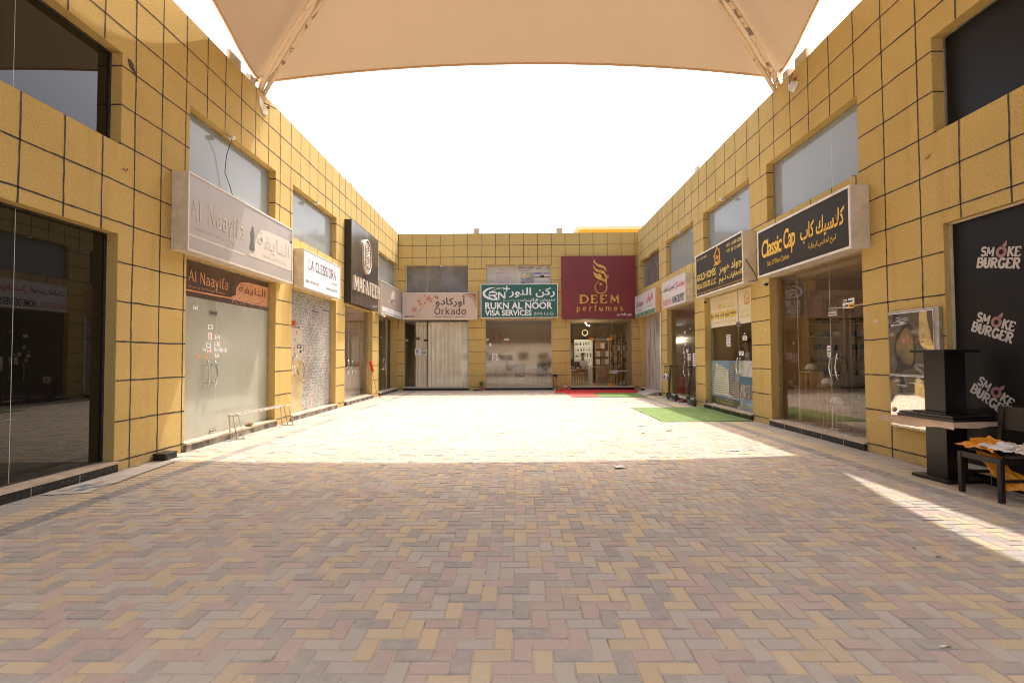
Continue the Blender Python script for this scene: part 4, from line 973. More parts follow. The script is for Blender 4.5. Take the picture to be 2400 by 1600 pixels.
# --- La Clessidra
WSIGN = mat('white_sign_face', (0.72, 0.71, 0.74), 0.3)
t = signbox('shop_sign', TL, 11.93, 14.40, 3.20, 4.13, .25, 'white sign reading La Clessidra over the newspapered shop', WSIGN, rimw=.014)
mb = MB(); put_serif(mb, TL, 'LA CLESSIDRA', 12.2, 14.06, 3.68, 3.925, .252, BLACKLET, th=.125, gap=.12)
put_text(mb, TL, 'Mob : +971 56 9111377', 12.08, 12.85, 3.343, 3.408, .252, BLACKLET, bold=.006); put_text(mb, TL, 'Boutique', 13.74, 14.15, 3.515, 3.60, .252, mat('grey_letter', (.25, .25, .25), .5))
put_text(mb, TL, arabic('لا كليسيدرا بوتيك'), 13.33, 14.14, 3.325, 3.42, .252, BLACKLET, bold=.01); mb.build('lettering', t)
# --- black emblem sign
BRUSH = mat('dark_brushed_panel', (0.20, 0.175, 0.15), 0.26, metal=.65, col2=(0.12, 0.10, 0.085), scale=1.1, stretch=(3, 3, .25))
t = thing('shop_sign', 'tall dark metal sign with an oval emblem and raised cream letters', 'sign', TL(17, 3.2, 0), SG)
mb = MB(); fbox(mb, TL, 15.46, 18.46, 3.21, 5.82, .004, .22, mat('dark_cabinet', (.022, .017, .012), .4)); mb.build('cabinet', t)
mb = MB()
for k in range(5): fbox(mb, TL, 15.46 + .6 * k + .002, 15.46 + .6 * (k + 1) - .002, 3.21, 5.82, .22, .226, BRUSH)
mb.build('face_panel', t)
CRL = mat('cream_raised_letter', (0.56, 0.49, 0.39), 0.35, col2=(.58, .49, .38), scale=6)
mb = MB(); ccu, ccv, ru, rv = 16.96, 4.92, .47, .60
def oval(r1, r2): return [(ccu + r1 * math.cos(2 * math.pi * i / 30), ccv + r2 * math.sin(2 * math.pi * i / 30)) for i in range(30)]
mb.prism(oval(ru, rv), TL, .226, .27, CRL)
ribbon(mb, TL, oval(.40, .53) + [oval(.40, .53)[0]], .035, .272, DARKM)
for a in range(4):                                          # knotted loops inside the oval, raised
    pts = [TL(ccu + .20 * math.sin(q * .7 + a * 1.6), ccv - .36 + .72 * q / 16, .285 + .012 * math.cos(q * 1.4 + a)) for q in range(17)]
    mb.tube(pts, .028, CRL, n=6)
mb.tube([TL(*p, .28) for p in oval(.44, .57)], .026, CRL, n=6, closed=True); mb.build('emblem', t)
mb = MB(); put_serif(mb, TL, 'MAFATEEH', 15.55, 18.40, 3.63, 4.09, .226, CRL, th=.20, depth=.075, gap=.14, side=CRL); mb.build('raised_lettering', t)
mb = MB(); put_text(mb, TL, arabic('المفاتيح'), 17.75, 18.26, 3.285, 3.39, .229, WHITELET, bold=.012); mb.build('arabic_lettering', t)
# --- grey fashion sign
GSIGN = mat('taupe_sign_face', (0.33, 0.275, 0.225), 0.35)
t = signbox('shop_sign', TL, 19.05, 22.48, 3.20, 4.45, .20, 'taupe sign with a small cream logo and white band near the corner', GSIGN, rimw=.02)
mb = MB(); rect(mb, TL, 19.08, 22.45, 3.29, 3.47, .2025, WSIGN); rect(mb, TL, 19.08, 22.45, 3.225, 3.275, .2025, FADG); mb.build('white_band', t)
mb = MB(); CRM = mat('cream_print', (.66, .56, .45), .4)
for a, b_, c_, e in ((20.55, 3.9, .10, .22), (20.8, 4.0, .12, .26), (20.95, 4.18, .09, .12), (20.7, 3.82, .22, .08)): blob(mb, TL, a, b_, c_, e, .2035, CRM, rot=.3)
put_text(mb, TL, 'NAJEEREN', 20.0, 21.35, 3.66, 3.80, .2035, CRM, bold=.01); put_text(mb, TL, 'FASHION', 20.1, 21.3, 3.55, 3.62, .2035, CRM, spacing=1.3); put_text(mb, TL, '+ 0503 900 0370', 19.75, 21.2, 3.33, 3.43, .2035, FADG); put_text(mb, TL, arabic('للأزياء'), 21.5, 22.2, 3.33, 3.44, .2035, FADG)
mb.build('lettering', t)
# --- Orkado
ORKF = mat('pinkish_sign_face', (0.60, 0.475, 0.385), 0.35, col2=(0.60, 0.45, 0.34), scale=.6)
t = signbox('shop_sign', TB, -5.11, -1.76, 3.195, 4.39, .20, 'beige tailoring sign with an orchid sprig', ORKF, rimw=.022)
d = .203
mb = MB(); BRC = mat('brown_stain_print', (.30, .13, .07), .4); BRD = mat('rust_tint_print', (.47, .28, .19), .4)
pts = [(-2.45, 4.365), (-1.785, 4.365), (-1.785, 3.62), (-1.87, 3.75), (-1.90, 3.95), (-2.0, 4.1), (-2.15, 4.2), (-2.3, 4.27)]
mb.face([TB(u, v, d) for u, v in pts[::-1]], BRD)
pts = [(-2.2, 4.365), (-1.785, 4.365), (-1.785, 3.95), (-1.84, 4.12), (-1.95, 4.24), (-2.08, 4.31)]
mb.face([TB(u, v, d + .001) for u, v in pts[::-1]], BRC); mb.build('print', t)
mb = MB(); STEM = mat('orchid_stem', (.30, .17, .07), .5); PET = mat('orchid_petal', (.62, .31, .20), .5); PET2 = mat('orchid_petal_light', (.68, .44, .28), .5); PETD = mat('orchid_heart', (.30, .06, .05), .5); BUD = mat('orchid_bud', (.36, .22, .04), .5)
ribbon(mb, TB, [(-4.51, 3.29), (-4.45, 3.42), (-4.30, 3.65), (-4.10, 3.88), (-3.95, 4.0), (-3.78, 4.11), (-3.66, 4.22)], [.012, .016, .02, .02, .02, .015, .01], d + .001, STEM)
rr = random.Random(2); k = 0
for (cu, cv, sz) in ((-4.58, 3.62, .13), (-4.30, 3.88, .15), (-4.38, 4.02, .09), (-4.10, 3.93, .15), (-3.95, 4.12, .15), (-4.12, 4.24, .09), (-3.83, 4.02, .09)):
    for q in range(5):
        a = rr.uniform(0, .5) + q * 1.2566; k += 1
        blob(mb, TB, cu + math.cos(a) * sz * .55, cv + math.sin(a) * sz * .5, sz * .55, sz * .36, d + .002 + .0002 * k, PET if (q + k) % 2 else PET2, rot=a)
    blob(mb, TB, cu, cv, sz * .22, sz * .3, d + .012, PETD)
for (cu, cv) in ((-3.62, 4.20), (-3.54, 4.16)): blob(mb, TB, cu, cv, .065, .055, d + .011 + .001 * cu, BUD)
mb.build('orchid_print', t)
mb = MB(); put_text(mb, TB, arabic('أوركادو'), -3.635, -2.29, 3.74, 4.26, d + .001, BROWNLET, bold=.012); put_serif(mb, TB, 'Orkado', -3.66, -2.27, 3.42, 3.705, d + .001, BROWNLET, th=.13)
put_text(mb, TB, 'Tailoring and Embroidery', -3.645, -2.865, 3.268, 3.352, d + .001, BROWNLET); put_text(mb, TB, arabic('للخياطة والتطريز'), -2.79, -2.285, 3.26, 3.352, d + .001, BROWNLET); put_text(mb, TB, '058 5101212', -5.007, -4.552, 3.288, 3.377, d + .001, BROWNLET, bold=.012)
mb.build('lettering', t)
# --- Rukn Al Noor
TEAL = mat('teal_sign_face', (0.018, 0.115, 0.105), 0.3, col2=(0.025, 0.13, 0.085), scale=.5)
t = signbox('shop_sign', TB, -1.60, 1.87, 3.24, 4.77, .15, 'teal visa services sign with a white aeroplane logo', TEAL, rimw=.03)
d = .153; mb = MB()
sw = arc(-.86, 4.345, .60, .275, 100, 285, 22)
ribbon(mb, TB, [(-.60, 4.585)] + sw, [.012] + [.012 + .10 * math.sin(math.pi * i / 22) ** .7 for i in range(23)], d, WHITELET)
ribbon(mb, TB, [(-.62, 4.575), (-.88, 4.54), (-1.08, 4.46), (-1.22, 4.33), (-1.27, 4.24)], [.008, .02, .03, .03, .012], d + .001, WHITELET)
ribbon(mb, TB, [(-1.22, 4.40), (-.93, 4.40), (-.88, 4.35), (-.88, 4.31), (-.94, 4.26), (-1.20, 4.26), (-1.20, 4.12)], .06, d + .002, WHITELET); ribbon(mb, TB, [(-1.02, 4.25), (-.86, 4.11)], .075, d + .003, WHITELET)
ribbon(mb, TB, [(-.79, 4.11), (-.79, 4.41)], .065, d + .002, WHITELET); ribbon(mb, TB, [(-.79, 4.40), (-.52, 4.12)], .075, d + .003, WHITELET); ribbon(mb, TB, [(-.52, 4.11), (-.52, 4.41)], .065, d + .002, WHITELET)
plane_ = [(-.255, 4.555), (-.30, 4.58), (-.38, 4.59), (-.425, 4.70), (-.45, 4.70), (-.44, 4.59), (-.53, 4.585), (-.565, 4.63), (-.585, 4.63), (-.57, 4.557), (-.585, 4.50), (-.565, 4.50), (-.53, 4.535), (-.44, 4.53), (-.46, 4.42), (-.435, 4.42), (-.38, 4.525), (-.30, 4.535)]
mb.face([TB(u, v, d + .001) for u, v in plane_[::-1]], WHITELET); mb.build('aeroplane_logo', t)
mb = MB(); put_text(mb, TB, arabic('ركن النور'), -.33, 1.735, 4.155, 4.60, d + .001, WHITELET, bold=.022); put_text(mb, TB, arabic('لخدمات التأشيرات'), .16, 1.72, 3.955, 4.145, d + .001, WHITELET, bold=.02)
put_text(mb, TB, arabic('(ذ.م.م-ش.ش.و)'), -.588, .109, 3.985, 4.07, d + .001, WHITELET); put_text(mb, TB, 'RUKN AL NOOR', -1.40, 1.622, 3.635, 3.953, d + .001, WHITELET, bold=.032); put_text(mb, TB, 'VISA SERVICES', -1.409, .687, 3.34, 3.601, d + .001, WHITELET, bold=.03); put_text(mb, TB, '(S.P.S- L.L.C)', .782, 1.659, 3.335, 3.494, d + .001, WHITELET, bold=.012)
mb.build('lettering', t)
# poster filling the upper window behind it
POST = mat('cream_poster', (0.56, 0.53, 0.42), 0.3)
pt = thing('window_poster', 'cream visa services poster filling the middle upper window', 'poster', TB(.1, 4.7, 0))
d = -DW + .003; mb = MB(); rect(mb, TB, -1.335, 1.565, 4.43, 5.64, d, POST)
blob(mb, TB, -.62, 5.12, .33, .42, d + .001, mat('mauve_print', (.50, .42, .40), .4)); mb.build('sheet', pt)
mb = MB(); NAVY = mat('navy_letter', (.05, .055, .16), .4); GREYL = mat('greyish_letter', (.19, .18, .17), .5)
put_text(mb, TB, 'RUKN AL NOOR', .093, .821, 5.49, 5.608, d + .002, NAVY, bold=.02); put_text(mb, TB, 'VISA SERVICES', .10, .664, 5.386, 5.455, d + .002, NAVY, bold=.015); put_text(mb, TB, arabic('ركن النور'), .865, 1.532, 5.455, 5.615, d + .002, NAVY, bold=.01)
put_text(mb, TB, arabic('لخدمات التأشيرات'), 1.0, 1.53, 5.38, 5.45, d + .002, GREYL)
for k, (a, b_) in enumerate((('Schengen Visa Application', 'طلبات تأشيرة شنغن'), ('Tourist Visa Application', 'طلبات تأشيرة سياحية'), ('UK Visa Forms', 'تأشيرة المملكة'), ('Hotel Reservation Services', 'حجوزات الفنادق'), ('Tour Packages', 'برامج سياحية'), ('Schengen Insurance', 'خدمات تأمين السفر'), ('Air Tickets', 'حجوزات تذاكر الطيران'), ('Global Visa', 'تقديم التأشيرات'), ('Visa Change', 'تغيير التأشيرة'))):
    y = 5.575 - k * .088; w1 = .026 * len(a); w2 = .027 * len(b_)
    put_text(mb, TB, a, -1.26, -1.26 + w1, y, y + .045, d + .002, GREYL); put_text(mb, TB, arabic(b_), .02 - w2, .02, y - .01, y + .05, d + .002, GREYL)
mb.build('lettering', pt)
mb = MB(); rect(mb, TB, .205, .815, 4.845, 5.35, d + .0015, mat('hazy_photo_print', (.30, .29, .28), .4, col2=(.48, .43, .36), scale=.9)); put_text(mb, TB, 'RN', .34, .62, 5.13, 5.24, d + .0025, YELLOW, bold=.03)
ribbon(mb, TB, arc(.42, 5.18, .15, .09, 80, 280, 12), .02, d + .0025, WHITELET); rect(mb, TB, .46, .68, 5.02, 5.04, d + .0025, DARKM); rect(mb, TB, .21, .40, 4.85, 4.88, d + .0025, DARKM); mb.build('aeroplane_photo', pt)
mb = MB(); rect(mb, TB, .83, 1.552, 4.845, 5.35, d + .0015, mat('pale_photo_print', (.50, .50, .46), .4, col2=(.58, .55, .5), scale=2)); rect(mb, TB, .83, 1.552, 5.24, 5.35, d + .002, mat('dusk_sky_print', (.20, .18, .36), .4, col2=(.46, .38, .42), scale=3))
rect(mb, TB, .83, 1.552, 5.10, 5.15, d + .003, mat('brown_skyline_print', (.13, .07, .05), .5)); rect(mb, TB, 1.10, 1.28, 5.09, 5.215, d + .0035, BROWNLET); mb.build('shrine_photo', pt)
# --- Deem perfumes
MAROON = mat('maroon_sign_face', (0.195, 0.028, 0.032), 0.42, col2=(0.165, 0.022, 0.026), scale=.4)
t = thing('shop_sign', 'big maroon perfume sign with a golden swirl', 'sign', TB(3.7, 3.18, 0), SG)
mb = MB(); fbox(mb, TB, 2.045, 5.38, 3.175, 6.015, .004, .15, MAROON); mb.build('panel', t, bevel=.006)
mb = MB(); d = .152
U = lambda x: 2.045 + (x - 140) / (1775 - 140) * (5.38 - 2.045) + .02
V = lambda y: 6.015 - (y - 85) / (1440 - 85) * 2.84
def poly(px, k=0): mb.prism([(U(x), V(y)) for x, y in px][::-1], TB, d, d + .03 + k, GOLD)
poly([(845, 150), (865, 205), (900, 250), (960, 275), (1030, 290), (1085, 325), (1112, 380), (1115, 440), (1085, 390), (1040, 355), (970, 335), (900, 300), (850, 245), (832, 215)])
poly([(830, 275), (855, 325), (900, 370), (970, 390), (1040, 400), (1090, 440), (1118, 510), (1124, 600), (1124, 760), (1108, 680), (1060, 640), (1000, 615), (930, 590), (870, 545), (835, 480), (830, 405), (850, 445), (900, 470), (960, 470), (1000, 500), (1020, 560), (1095, 600), (1090, 540), (1060, 480), (1000, 460), (920, 440), (860, 395), (828, 330)], .004)
for y in (520, 557): mb.lathe(TB(U(1148), V(y), d), [(.034, 0), (.034, .03)], GOLD, 14, axis=Vector((0, -1, 0)))
ring = [(1118, 700), (1122, 760)] + [(990 + 130 * math.cos(R(a)), 765 + 132 * math.sin(R(a))) for a in range(10, 262, 12)]
ribbon(mb, TB, [(U(x), V(y)) for x, y in ring], [.05] + [.055 - .0012 * i for i in range(len(ring) - 1)], d + .028, GOLD)
mb.lathe(TB(U(985), V(695), d), [(.055, 0), (.055, .034)], GOLD, 16, axis=Vector((0, -1, 0))); mb.build('swirl_emblem', t)
mb = MB()
for s_, a, b_ in (('D', 2.84, 3.209), ('E', 3.347, 3.634), ('E', 3.762, 4.059), ('M', 4.212, 4.623)): put_serif(mb, TB, s_, a, b_, 3.885, 4.245, d, GOLD, th=.2, depth=.025)
put_serif(mb, TB, 'perfumes', 2.70, 4.77, 3.46, 3.775, d, GOLD, th=.15, depth=.02, gap=.34); mb.build('raised_lettering', t)
mb = MB(); put_text(mb, TB, arabic('ديم للعطور'), 4.489, 5.164, 3.285, 3.43, d + .004, WHITELET, bold=.02); mb.build('arabic_lettering', t)
# --- Al Rayan
RSIGN = mat('pale_sign_face', (0.66, 0.63, 0.62), 0.35); DRED = mat('dark_red_letter', (.33, .025, .04), .45); GREEN = mat('green_band', (.03, .22, .07), .4)
t = signbox('shop_sign', TR, -22.26, -19.05, 3.17, 4.12, .20, 'white sign with red Al Rayan lettering above a green band', RSIGN, cab=mat('orange_cabinet', (.62, .36, .18), .5), rim=RSIGN, rimw=.012)
d = .203; mb = MB(); rect(mb, TR, -22.24, -19.07, 3.185, 3.335, d, GREEN); mb.build('green_band', t)
mb = MB(); put_serif(mb, TR, 'Al', -22.0, -21.72, 3.62, 3.87, d + .001, DRED, th=.17); put_text(mb, TR, 'Rayan', -21.62, -20.83, 3.57, 3.83, d + .001, DRED, bold=.015); put_text(mb, TR, arabic('الريان'), -20.33, -19.4, 3.64, 3.97, d + .001, RED, bold=.03)
put_text(mb, TR, 'Typing & Services', -21.85, -20.95, 3.42, 3.48, d + .001, GREYL); put_text(mb, TR, arabic('للطباعة والخدمات'), -20.2, -19.35, 3.46, 3.55, d + .001, GREYL)
put_text(mb, TR, 'info@ alrayan services', -22.15, -21.1, 3.225, 3.285, d + .001, WHITELET); put_text(mb, TR, '06 5311125', -20.1, -19.2, 3.225, 3.29, d + .001, WHITELET); blob(mb, TR, -20.7, 3.26, .07, .05, d + .001, WHITELET); mb.build('lettering', t)
# --- Professional home delivery
t = signbox('shop_sign', TR, -17.90, -15.47, 3.18, 4.10, .25, 'white home delivery sign in red and black lettering', RSIGN, rimw=.012)
d = .253; mb = MB(); put_text(mb, TR, 'PROFESSIONAL', -17.85, -16.885, 3.25, 3.46, d, mat('faded_red_letter', (.60, .20, .20), .45), bold=.02); put_text(mb, TR, 'HOME DELIVERY', -16.785, -15.565, 3.24, 3.485, d, BLACKLET, bold=.02)
put_text(mb, TR, arabic('لتوصيل الطلبات'), -17.83, -16.55, 3.70, 3.93, d, BLACKLET, bold=.015); put_text(mb, TR, arabic('بروفيشنال'), -16.48, -15.56, 3.68, 3.93, d, RED, bold=.015); mb.build('lettering', t)
# --- Gold Homes
GHF = mat('charcoal_sign_face', (0.055, 0.049, 0.042), 0.6, spec=.12); GHL = mat('golden_print', (0.72, 0.45, 0.03), 0.4, col2=(.80, .64, .22), scale=7)
t = signbox('shop_sign', TR, -14.42, -11.42, 3.16, 4.36, .30, 'charcoal estate agent sign with a golden house', GHF, rimw=.035)
d = .303; mb = MB()
HOUSEC = mat('orange_house_print', (.72, .34, .03), .4)
def house(mb, T, cu, v0, w, h, d, m):
    q = w / 2
    ribbon(mb, T, [(cu - q * .95, v0 + h * .52), (cu, v0 + h), (cu + q * .62, v0 + h * .66), (cu + q * .62, v0 + h * .86)], w * .12, d, m)
    ribbon(mb, T, [(cu - q * .62, v0 + h * .62), (cu - q * .62, v0 + h * .16), (cu + q * .10, v0 + h * .14)], w * .14, d + .0005, m)
    ribbon(mb, T, [(cu + q * .66, v0 + h * .66), (cu + q * .66, v0 + h * .30), (cu + q * .36, v0 + h * .12)], w * .16, d + .001, m)
    ribbon(mb, T, [(cu - q, v0 + h * .02), (cu - q * .4, v0 + h * .07), (cu + q * .2, v0 + h * .01), (cu + q, v0 + h * .14)], w * .09, d + .0015, m)
    rect(mb, T, cu - q * .28, cu - q * .1, v0 + h * .32, v0 + h * .55, d, m); rect(mb, T, cu + q * .02, cu + q * .34, v0 + h * .32, v0 + h * .5, d, m)
house(mb, TR, -12.88, 3.84, .46, .46, d, HOUSEC); mb.build('house_logo', t)
mb = MB(); put_text(mb, TR, 'GOLD HOMES', -14.33, -12.99, 3.605, 3.80, d, GHL, bold=.025); put_text(mb, TR, 'REAL ESTATE L.L.C', -14.325, -12.97, 3.375, 3.53, d, GHL, bold=.025)
put_text(mb, TR, arabic('جولد هومز'), -12.785, -11.485, 3.545, 3.80, d, GHL, bold=.03); put_text(mb, TR, arabic('للعقارات ذ.م.م'), -12.79, -11.47, 3.325, 3.515, d, GHL, bold=.03)
put_text(mb, TR, 'Sales, Rent, Lease, Management, Residential and Commercial properties', -14.315, -11.46, 3.21, 3.285, d, HOUSEC); put_text(mb, TR, '+971 6 530 6643', -14.35, -13.6, 4.18, 4.255, d, GHL); put_text(mb, TR, '+971 56 808 4238', -12.31, -11.497, 4.155, 4.245, d, GHL, bold=.01); put_text(mb, TR, '+971 50 331 6009', -12.305, -11.483, 4.015, 4.105, d, GHL, bold=.01)
mb.build('lettering', t)
# banner and posters on its glass
gt = thing('window_banner', 'cream and gold banner across the top of the estate agent glass', 'banner', TR(-13.2, 2.28, 0)); d = -DW + .004
mb = MB(); rect(mb, TR, -14.60, -12.80, 2.30, 3.16, d, mat('cream_banner', (.76, .67, .50), .4)); rect(mb, TR, -12.76, -11.74, 2.30, 3.16, d, MATS['cream_banner']); mb.build('sheet', gt)
mb = MB(); put_text(mb, TR, arabic('جولد هومز للعقارات ش.ذ.م.م'), -14.40, -12.98, 2.99, 3.10, d + .001, GHL, bold=.015); put_text(mb, TR, 'GOLD HOMES REAL ESTATE L.L.C', -14.40, -12.97, 2.785, 2.915, d + .001, GHL, bold=.02); put_text(mb, TR, '+971 56 8084 238  +971 50 3316 009', -14.52, -12.9, 2.38, 2.47, d + .001, GHL)
house(mb, TR, -12.28, 2.76, .34, .33, d + .001, HOUSEC); put_text(mb, TR, arabic('جولد هومز للعقارات'), -12.68, -11.78, 2.56, 2.64, d + .001, GHL, bold=.01); put_text(mb, TR, 'GOLD HOMES REAL ESTATE', -12.68, -11.78, 2.45, 2.52, d + .001, GHL, bold=.015); mb.build('lettering', gt)
mb = MB()
for a, b_, w in ((-14.58, -14.30, 'Buying'), (-14.26, -13.97, 'Selling'), (-13.93, -13.64, 'Leasing'), (-13.60, -13.30, 'Rental'), (-13.26, -12.86, 'Management')):
    rect(mb, TR, a, b_, 2.52, 2.715, d + .001, GHL); put_text(mb, TR, w, a + .01, b_ - .01, 2.57, 2.665, d + .002, BLACKLET, bold=.01)
mb.build('service_box', gt)
p1 = thing('window_poster', 'poster of a white tower block on the estate agent glass', 'poster', TR(-13.7, .2, 0)); mb = MB()
SKYP = mat('blue_print', (.12, .20, .32), .3, col2=(.27, .36, .42), scale=.9); rect(mb, TR, -14.60, -12.80, .16, 1.37, d, SKYP); rect(mb, TR, -14.60, -12.80, .16, .36, d + .001, mat('dark_print', (.07, .07, .05), .4)); mb.build('sheet', p1)
mb = MB(); TOW = mat('tower_print', (.62, .61, .46), .4); TOWD = mat('tower_window_print', (.10, .11, .11), .4); TOWG = mat('tower_grey_print', (.10, .10, .11), .4)
mb.face([TR(u, v, d + .001) for u, v in ((-14.45, .42), (-13.25, .42), (-13.25, .66), (-13.42, .70), (-13.45, 1.10), (-13.62, 1.16), (-13.95, 1.24), (-14.10, 1.22), (-14.12, 1.28), (-14.28, 1.30), (-14.30, 1.0), (-14.42, .80))], TOW)
rr = random.Random(4)
for r_ in range(13):
    y = .48 + r_ * .058; a = -14.40 + max(0, r_ - 4) * .012
    for q in range(int((-13.35 - (.12 if r_ > 3 else 0) - a) / .07)): rect(mb, TR, a + q * .07, a + q * .07 + .035, y, y + .026, d + .002, TOWD)
mb.face([TR(u, v, d + .0012) for u, v in ((-13.40, .46), (-13.02, .46), (-13.05, 1.30), (-13.30, 1.33), (-13.36, 1.0))], TOWG)
for r_ in range(16): rect(mb, TR, -13.33, -13.08, .52 + r_ * .05, .53 + r_ * .05, d + .0022, TOW)
mb.face([TR(u, v, d + .0016) for u, v in ((-13.15, .40), (-12.83, .40), (-12.84, .82), (-13.0, .90), (-13.12, .80))], mat('brown_tower_print', (.28, .20, .15), .4)); mb.build('tower_picture', p1)
mb = MB(); LIME = mat('lime_print', (.55, .52, .04), .4); house(mb, TR, -14.46, 1.12, .17, .21, d + .003, LIME); house(mb, TR, -12.95, 1.12, .17, .21, d + .003, LIME); house(mb, TR, -14.20, .20, .12, .13, d + .003, LIME)
put_text(mb, TR, arabic('جولد هومز للعقارات ش.ذ.م.م'), -14.05, -13.15, .275, .335, d + .003, WHITELET); put_text(mb, TR, 'GOLD HOMES REAL ESTATE L.L.C', -14.05, -13.15, .20, .255, d + .003, LIME, bold=.015); mb.build('lettering', p1)
p2 = thing('window_poster', 'poster of a hazy harbour with a giant wheel on the estate agent glass', 'poster', TR(-12.25, .2, 0)); mb = MB()
rect(mb, TR, -12.76, -11.74, .16, .42, d, MATS['blue_print']); rect(mb, TR, -12.76, -11.74, .42, .78, d, mat('city_print', (.14, .13, .14), .4, col2=(.42, .36, .32), scale=9)); rect(mb, TR, -12.76, -11.74, .78, .98, d, mat('sea_print', (.06, .17, .25), .3)); rect(mb, TR, -12.76, -11.74, .98, 1.37, d, mat('pale_sky_print', (.56, .55, .52), .3)); mb.build('sheet', p2)
mb = MB(); ribbon(mb, TR, arc(-12.05, .80, .30, .50, 180, 0, 22), .018, d + .001, TOWG); ribbon(mb, TR, [(-12.20, .45), (-12.16, .93), (-12.10, .96), (-12.04, .93), (-12.0, .45)], .03, d + .0015, TOWG); rect(mb, TR, -12.7, -11.8, .44, .47, d + .001, BRC); mb.build('wheel_picture', p2)
mb = MB(); house(mb, TR, -12.62, 1.18, .12, .17, d + .003, LIME); house(mb, TR, -12.62, .21, .12, .13, d + .003, LIME); put_text(mb, TR, 'GOLD HOMES REAL ESTATE', -12.5, -11.78, .21, .26, d + .003, LIME, bold=.015); put_text(mb, TR, arabic('جولد هومز للعقارات'), -12.5, -11.78, .275, .335, d + .003, WHITELET); mb.build('lettering', p2)
sticker(TR, -13.52, -13.28, 1.74, 2.06, h2, lines=7, name='notice'); sticker(TR, -12.50, -12.38, 2.0, 2.09, h2, lines=1, m=BLACKLET, ink=PAPER); sticker(TR, -12.56, -12.32, 1.88, 1.99, h2, lines=2, name='office_plate'); sticker(TR, -12.78, -12.52, 1.50, 1.61, h2, lines=2, name='pull_plate')
patch(TR, -12.88, -12.66, 2.23, 2.35, h2); patch(TR, -12.88, -12.7, .145, .22, h2); handle(TR, -12.72, .97, 1.45, h2, bow=.05); handle(TR, -12.56, .97, 1.45, h2, r=.009)
# --- Classic Cap
CCF = mat('dark_cap_sign_face', (0.047, 0.041, 0.036), 0.6, spec=.12)
t = signbox('shop_sign', TR, -10.72, -7.74, 3.155, 4.14, .30, 'dark Classic Cap sign in yellow brush lettering', CCF, rimw=.038)
d = .303; mb = MB(); put_text(mb, TR, 'Classic', -10.55, -9.75, 3.53, 3.90, d, YELLOW, bold=.02, shear=.12, spacing=.85); put_text(mb, TR, 'Cap', -9.69, -9.28, 3.43, 3.93, d, YELLOW, bold=.02, shear=.12, spacing=.85); put_text(mb, TR, 'Sale Of Men Clothes', -10.33, -9.50, 3.34, 3.44, d, YELLOW, shear=.3)
put_text(mb, TR, arabic('كلاسيك كاب'), -9.11, -7.88, 3.50, 3.87, d, YELLOW, bold=.025, shear=.1); put_text(mb, TR, arabic('لبيع الملابس الرجالية'), -8.87, -8.11, 3.335, 3.475, d, YELLOW, bold=.008); mb.build('lettering', t)
mb = MB(); mb.tube([TR(-8.05, 4.40, .02), TR(-7.98, 4.36, .12), TR(-7.95, 4.24, .15), TR(-7.95, 4.14, .15)], .008, CREAM, n=6); mb.build('supply_cable', t)
# ================================================================== INSIDE THE SHOPS
# curtain of the tailoring shop
CURT = mat('cream_curtain', (0.84, 0.77, 0.63), 0.9, col2=(.76, .68, .53), scale=2)
def curtain(T, u0, u1, v0, v1, d, label, m=CURT, amp=.028, wl=.16, seed=1):
    mb = MB(); n_ = int((u1 - u0) / .02); rr = random.Random(seed); ph = 0; rows = 8; vs = []
    ps = []
    for i in range(n_ + 1):
        ph += rr.uniform(.6, 1.4) * 2 * math.pi * .02 / wl; ps.append(ph)
    for j in range(rows + 1):
        t = j / rows
        for i in range(n_ + 1):
            u = u0 + (u1 - u0) * i / n_
            vs.append(T(u + .02 * math.sin(ps[i] * .3 + t * 2), v0 + (v1 - v0) * t, d + amp * math.sin(ps[i]) * (1.15 - .5 * t)))
    w = n_ + 1
    mb.mesh(vs, [(j * w + i, j * w + i + 1, (j + 1) * w + i + 1, (j + 1) * w + i) for j in range(rows) for i in range(n_)], m, smooth=True)
    return tag(mb.build('curtain'), label, 'curtain', 'curtains in the tailoring shop')
curtain(TB, -4.62, -4.10, .15, 3.10, -.25, 'narrow gathered cream curtain behind the tailoring shop door', wl=.10, seed=2)
curtain(TB, -4.06, -2.22, .15, 3.10, -.24, 'wide cream curtain behind the tailoring shop window', wl=.20, seed=5)
# white counter
WC = mat('white_lacquer', (.74, .71, .66), .3)
t = thing('shop_counter', 'white panelled counter behind the clear front of the emblem shop', 'counter', TL(17.6, .13, -.7))
mb = MB(); fbox(mb, TL, 16.75, 18.5, .135, 1.12, -1.0, -.48, WC); fbox(mb, TL, 16.7, 18.55, 1.12, 1.16, -1.04, -.44, WC); mb.build('body', t, bevel=.01)
mb = MB()
fbox(mb, TL, 17.15, 18.4, .32, .335, -.48, -.47, FADG); fbox(mb, TL, 17.15, 18.4, .40, .41, -.48, -.47, FADG)
ribbon(mb, TL, arc(17.75, .74, .17, .27, 0, 360, 24), .02, -.472, FADG); ribbon(mb, TL, arc(17.75, .74, .09, .18, 0, 360, 20), .012, -.472, FADG); mb.build('moulding', t)
tag((lambda mb: (fbox(mb, TL, 16.8, 17.2, 1.165, 1.44, -.9, -.55, WC), mb.build('till_box', bevel=.01))[1])(MB()), 'small white till box on the white counter', 'till')
# garments along the far party wall of that shop
for k in range(7):
    mb = MB(); x = -.55 - k * .33; y = 18.84
    poly_ = [(x, 1.25), (x + .30, 1.25), (x + .27, 2.0), (x + .32, 2.05), (x + .24, 2.25), (x + .18, 2.32), (x + .12, 2.32), (x + .06, 2.25), (x - .02, 2.05), (x + .03, 2.0)]
    mb.prism(poly_, lambda u, v, d: TL(y - d, v, u), .0, .06, (CREAM, CURT, PALEWOOD, FADE)[k % 4]); tag(mb.build('hanging_dress'), 'pale dress hanging on the far wall of the emblem shop', 'dress', 'dresses in the emblem shop')
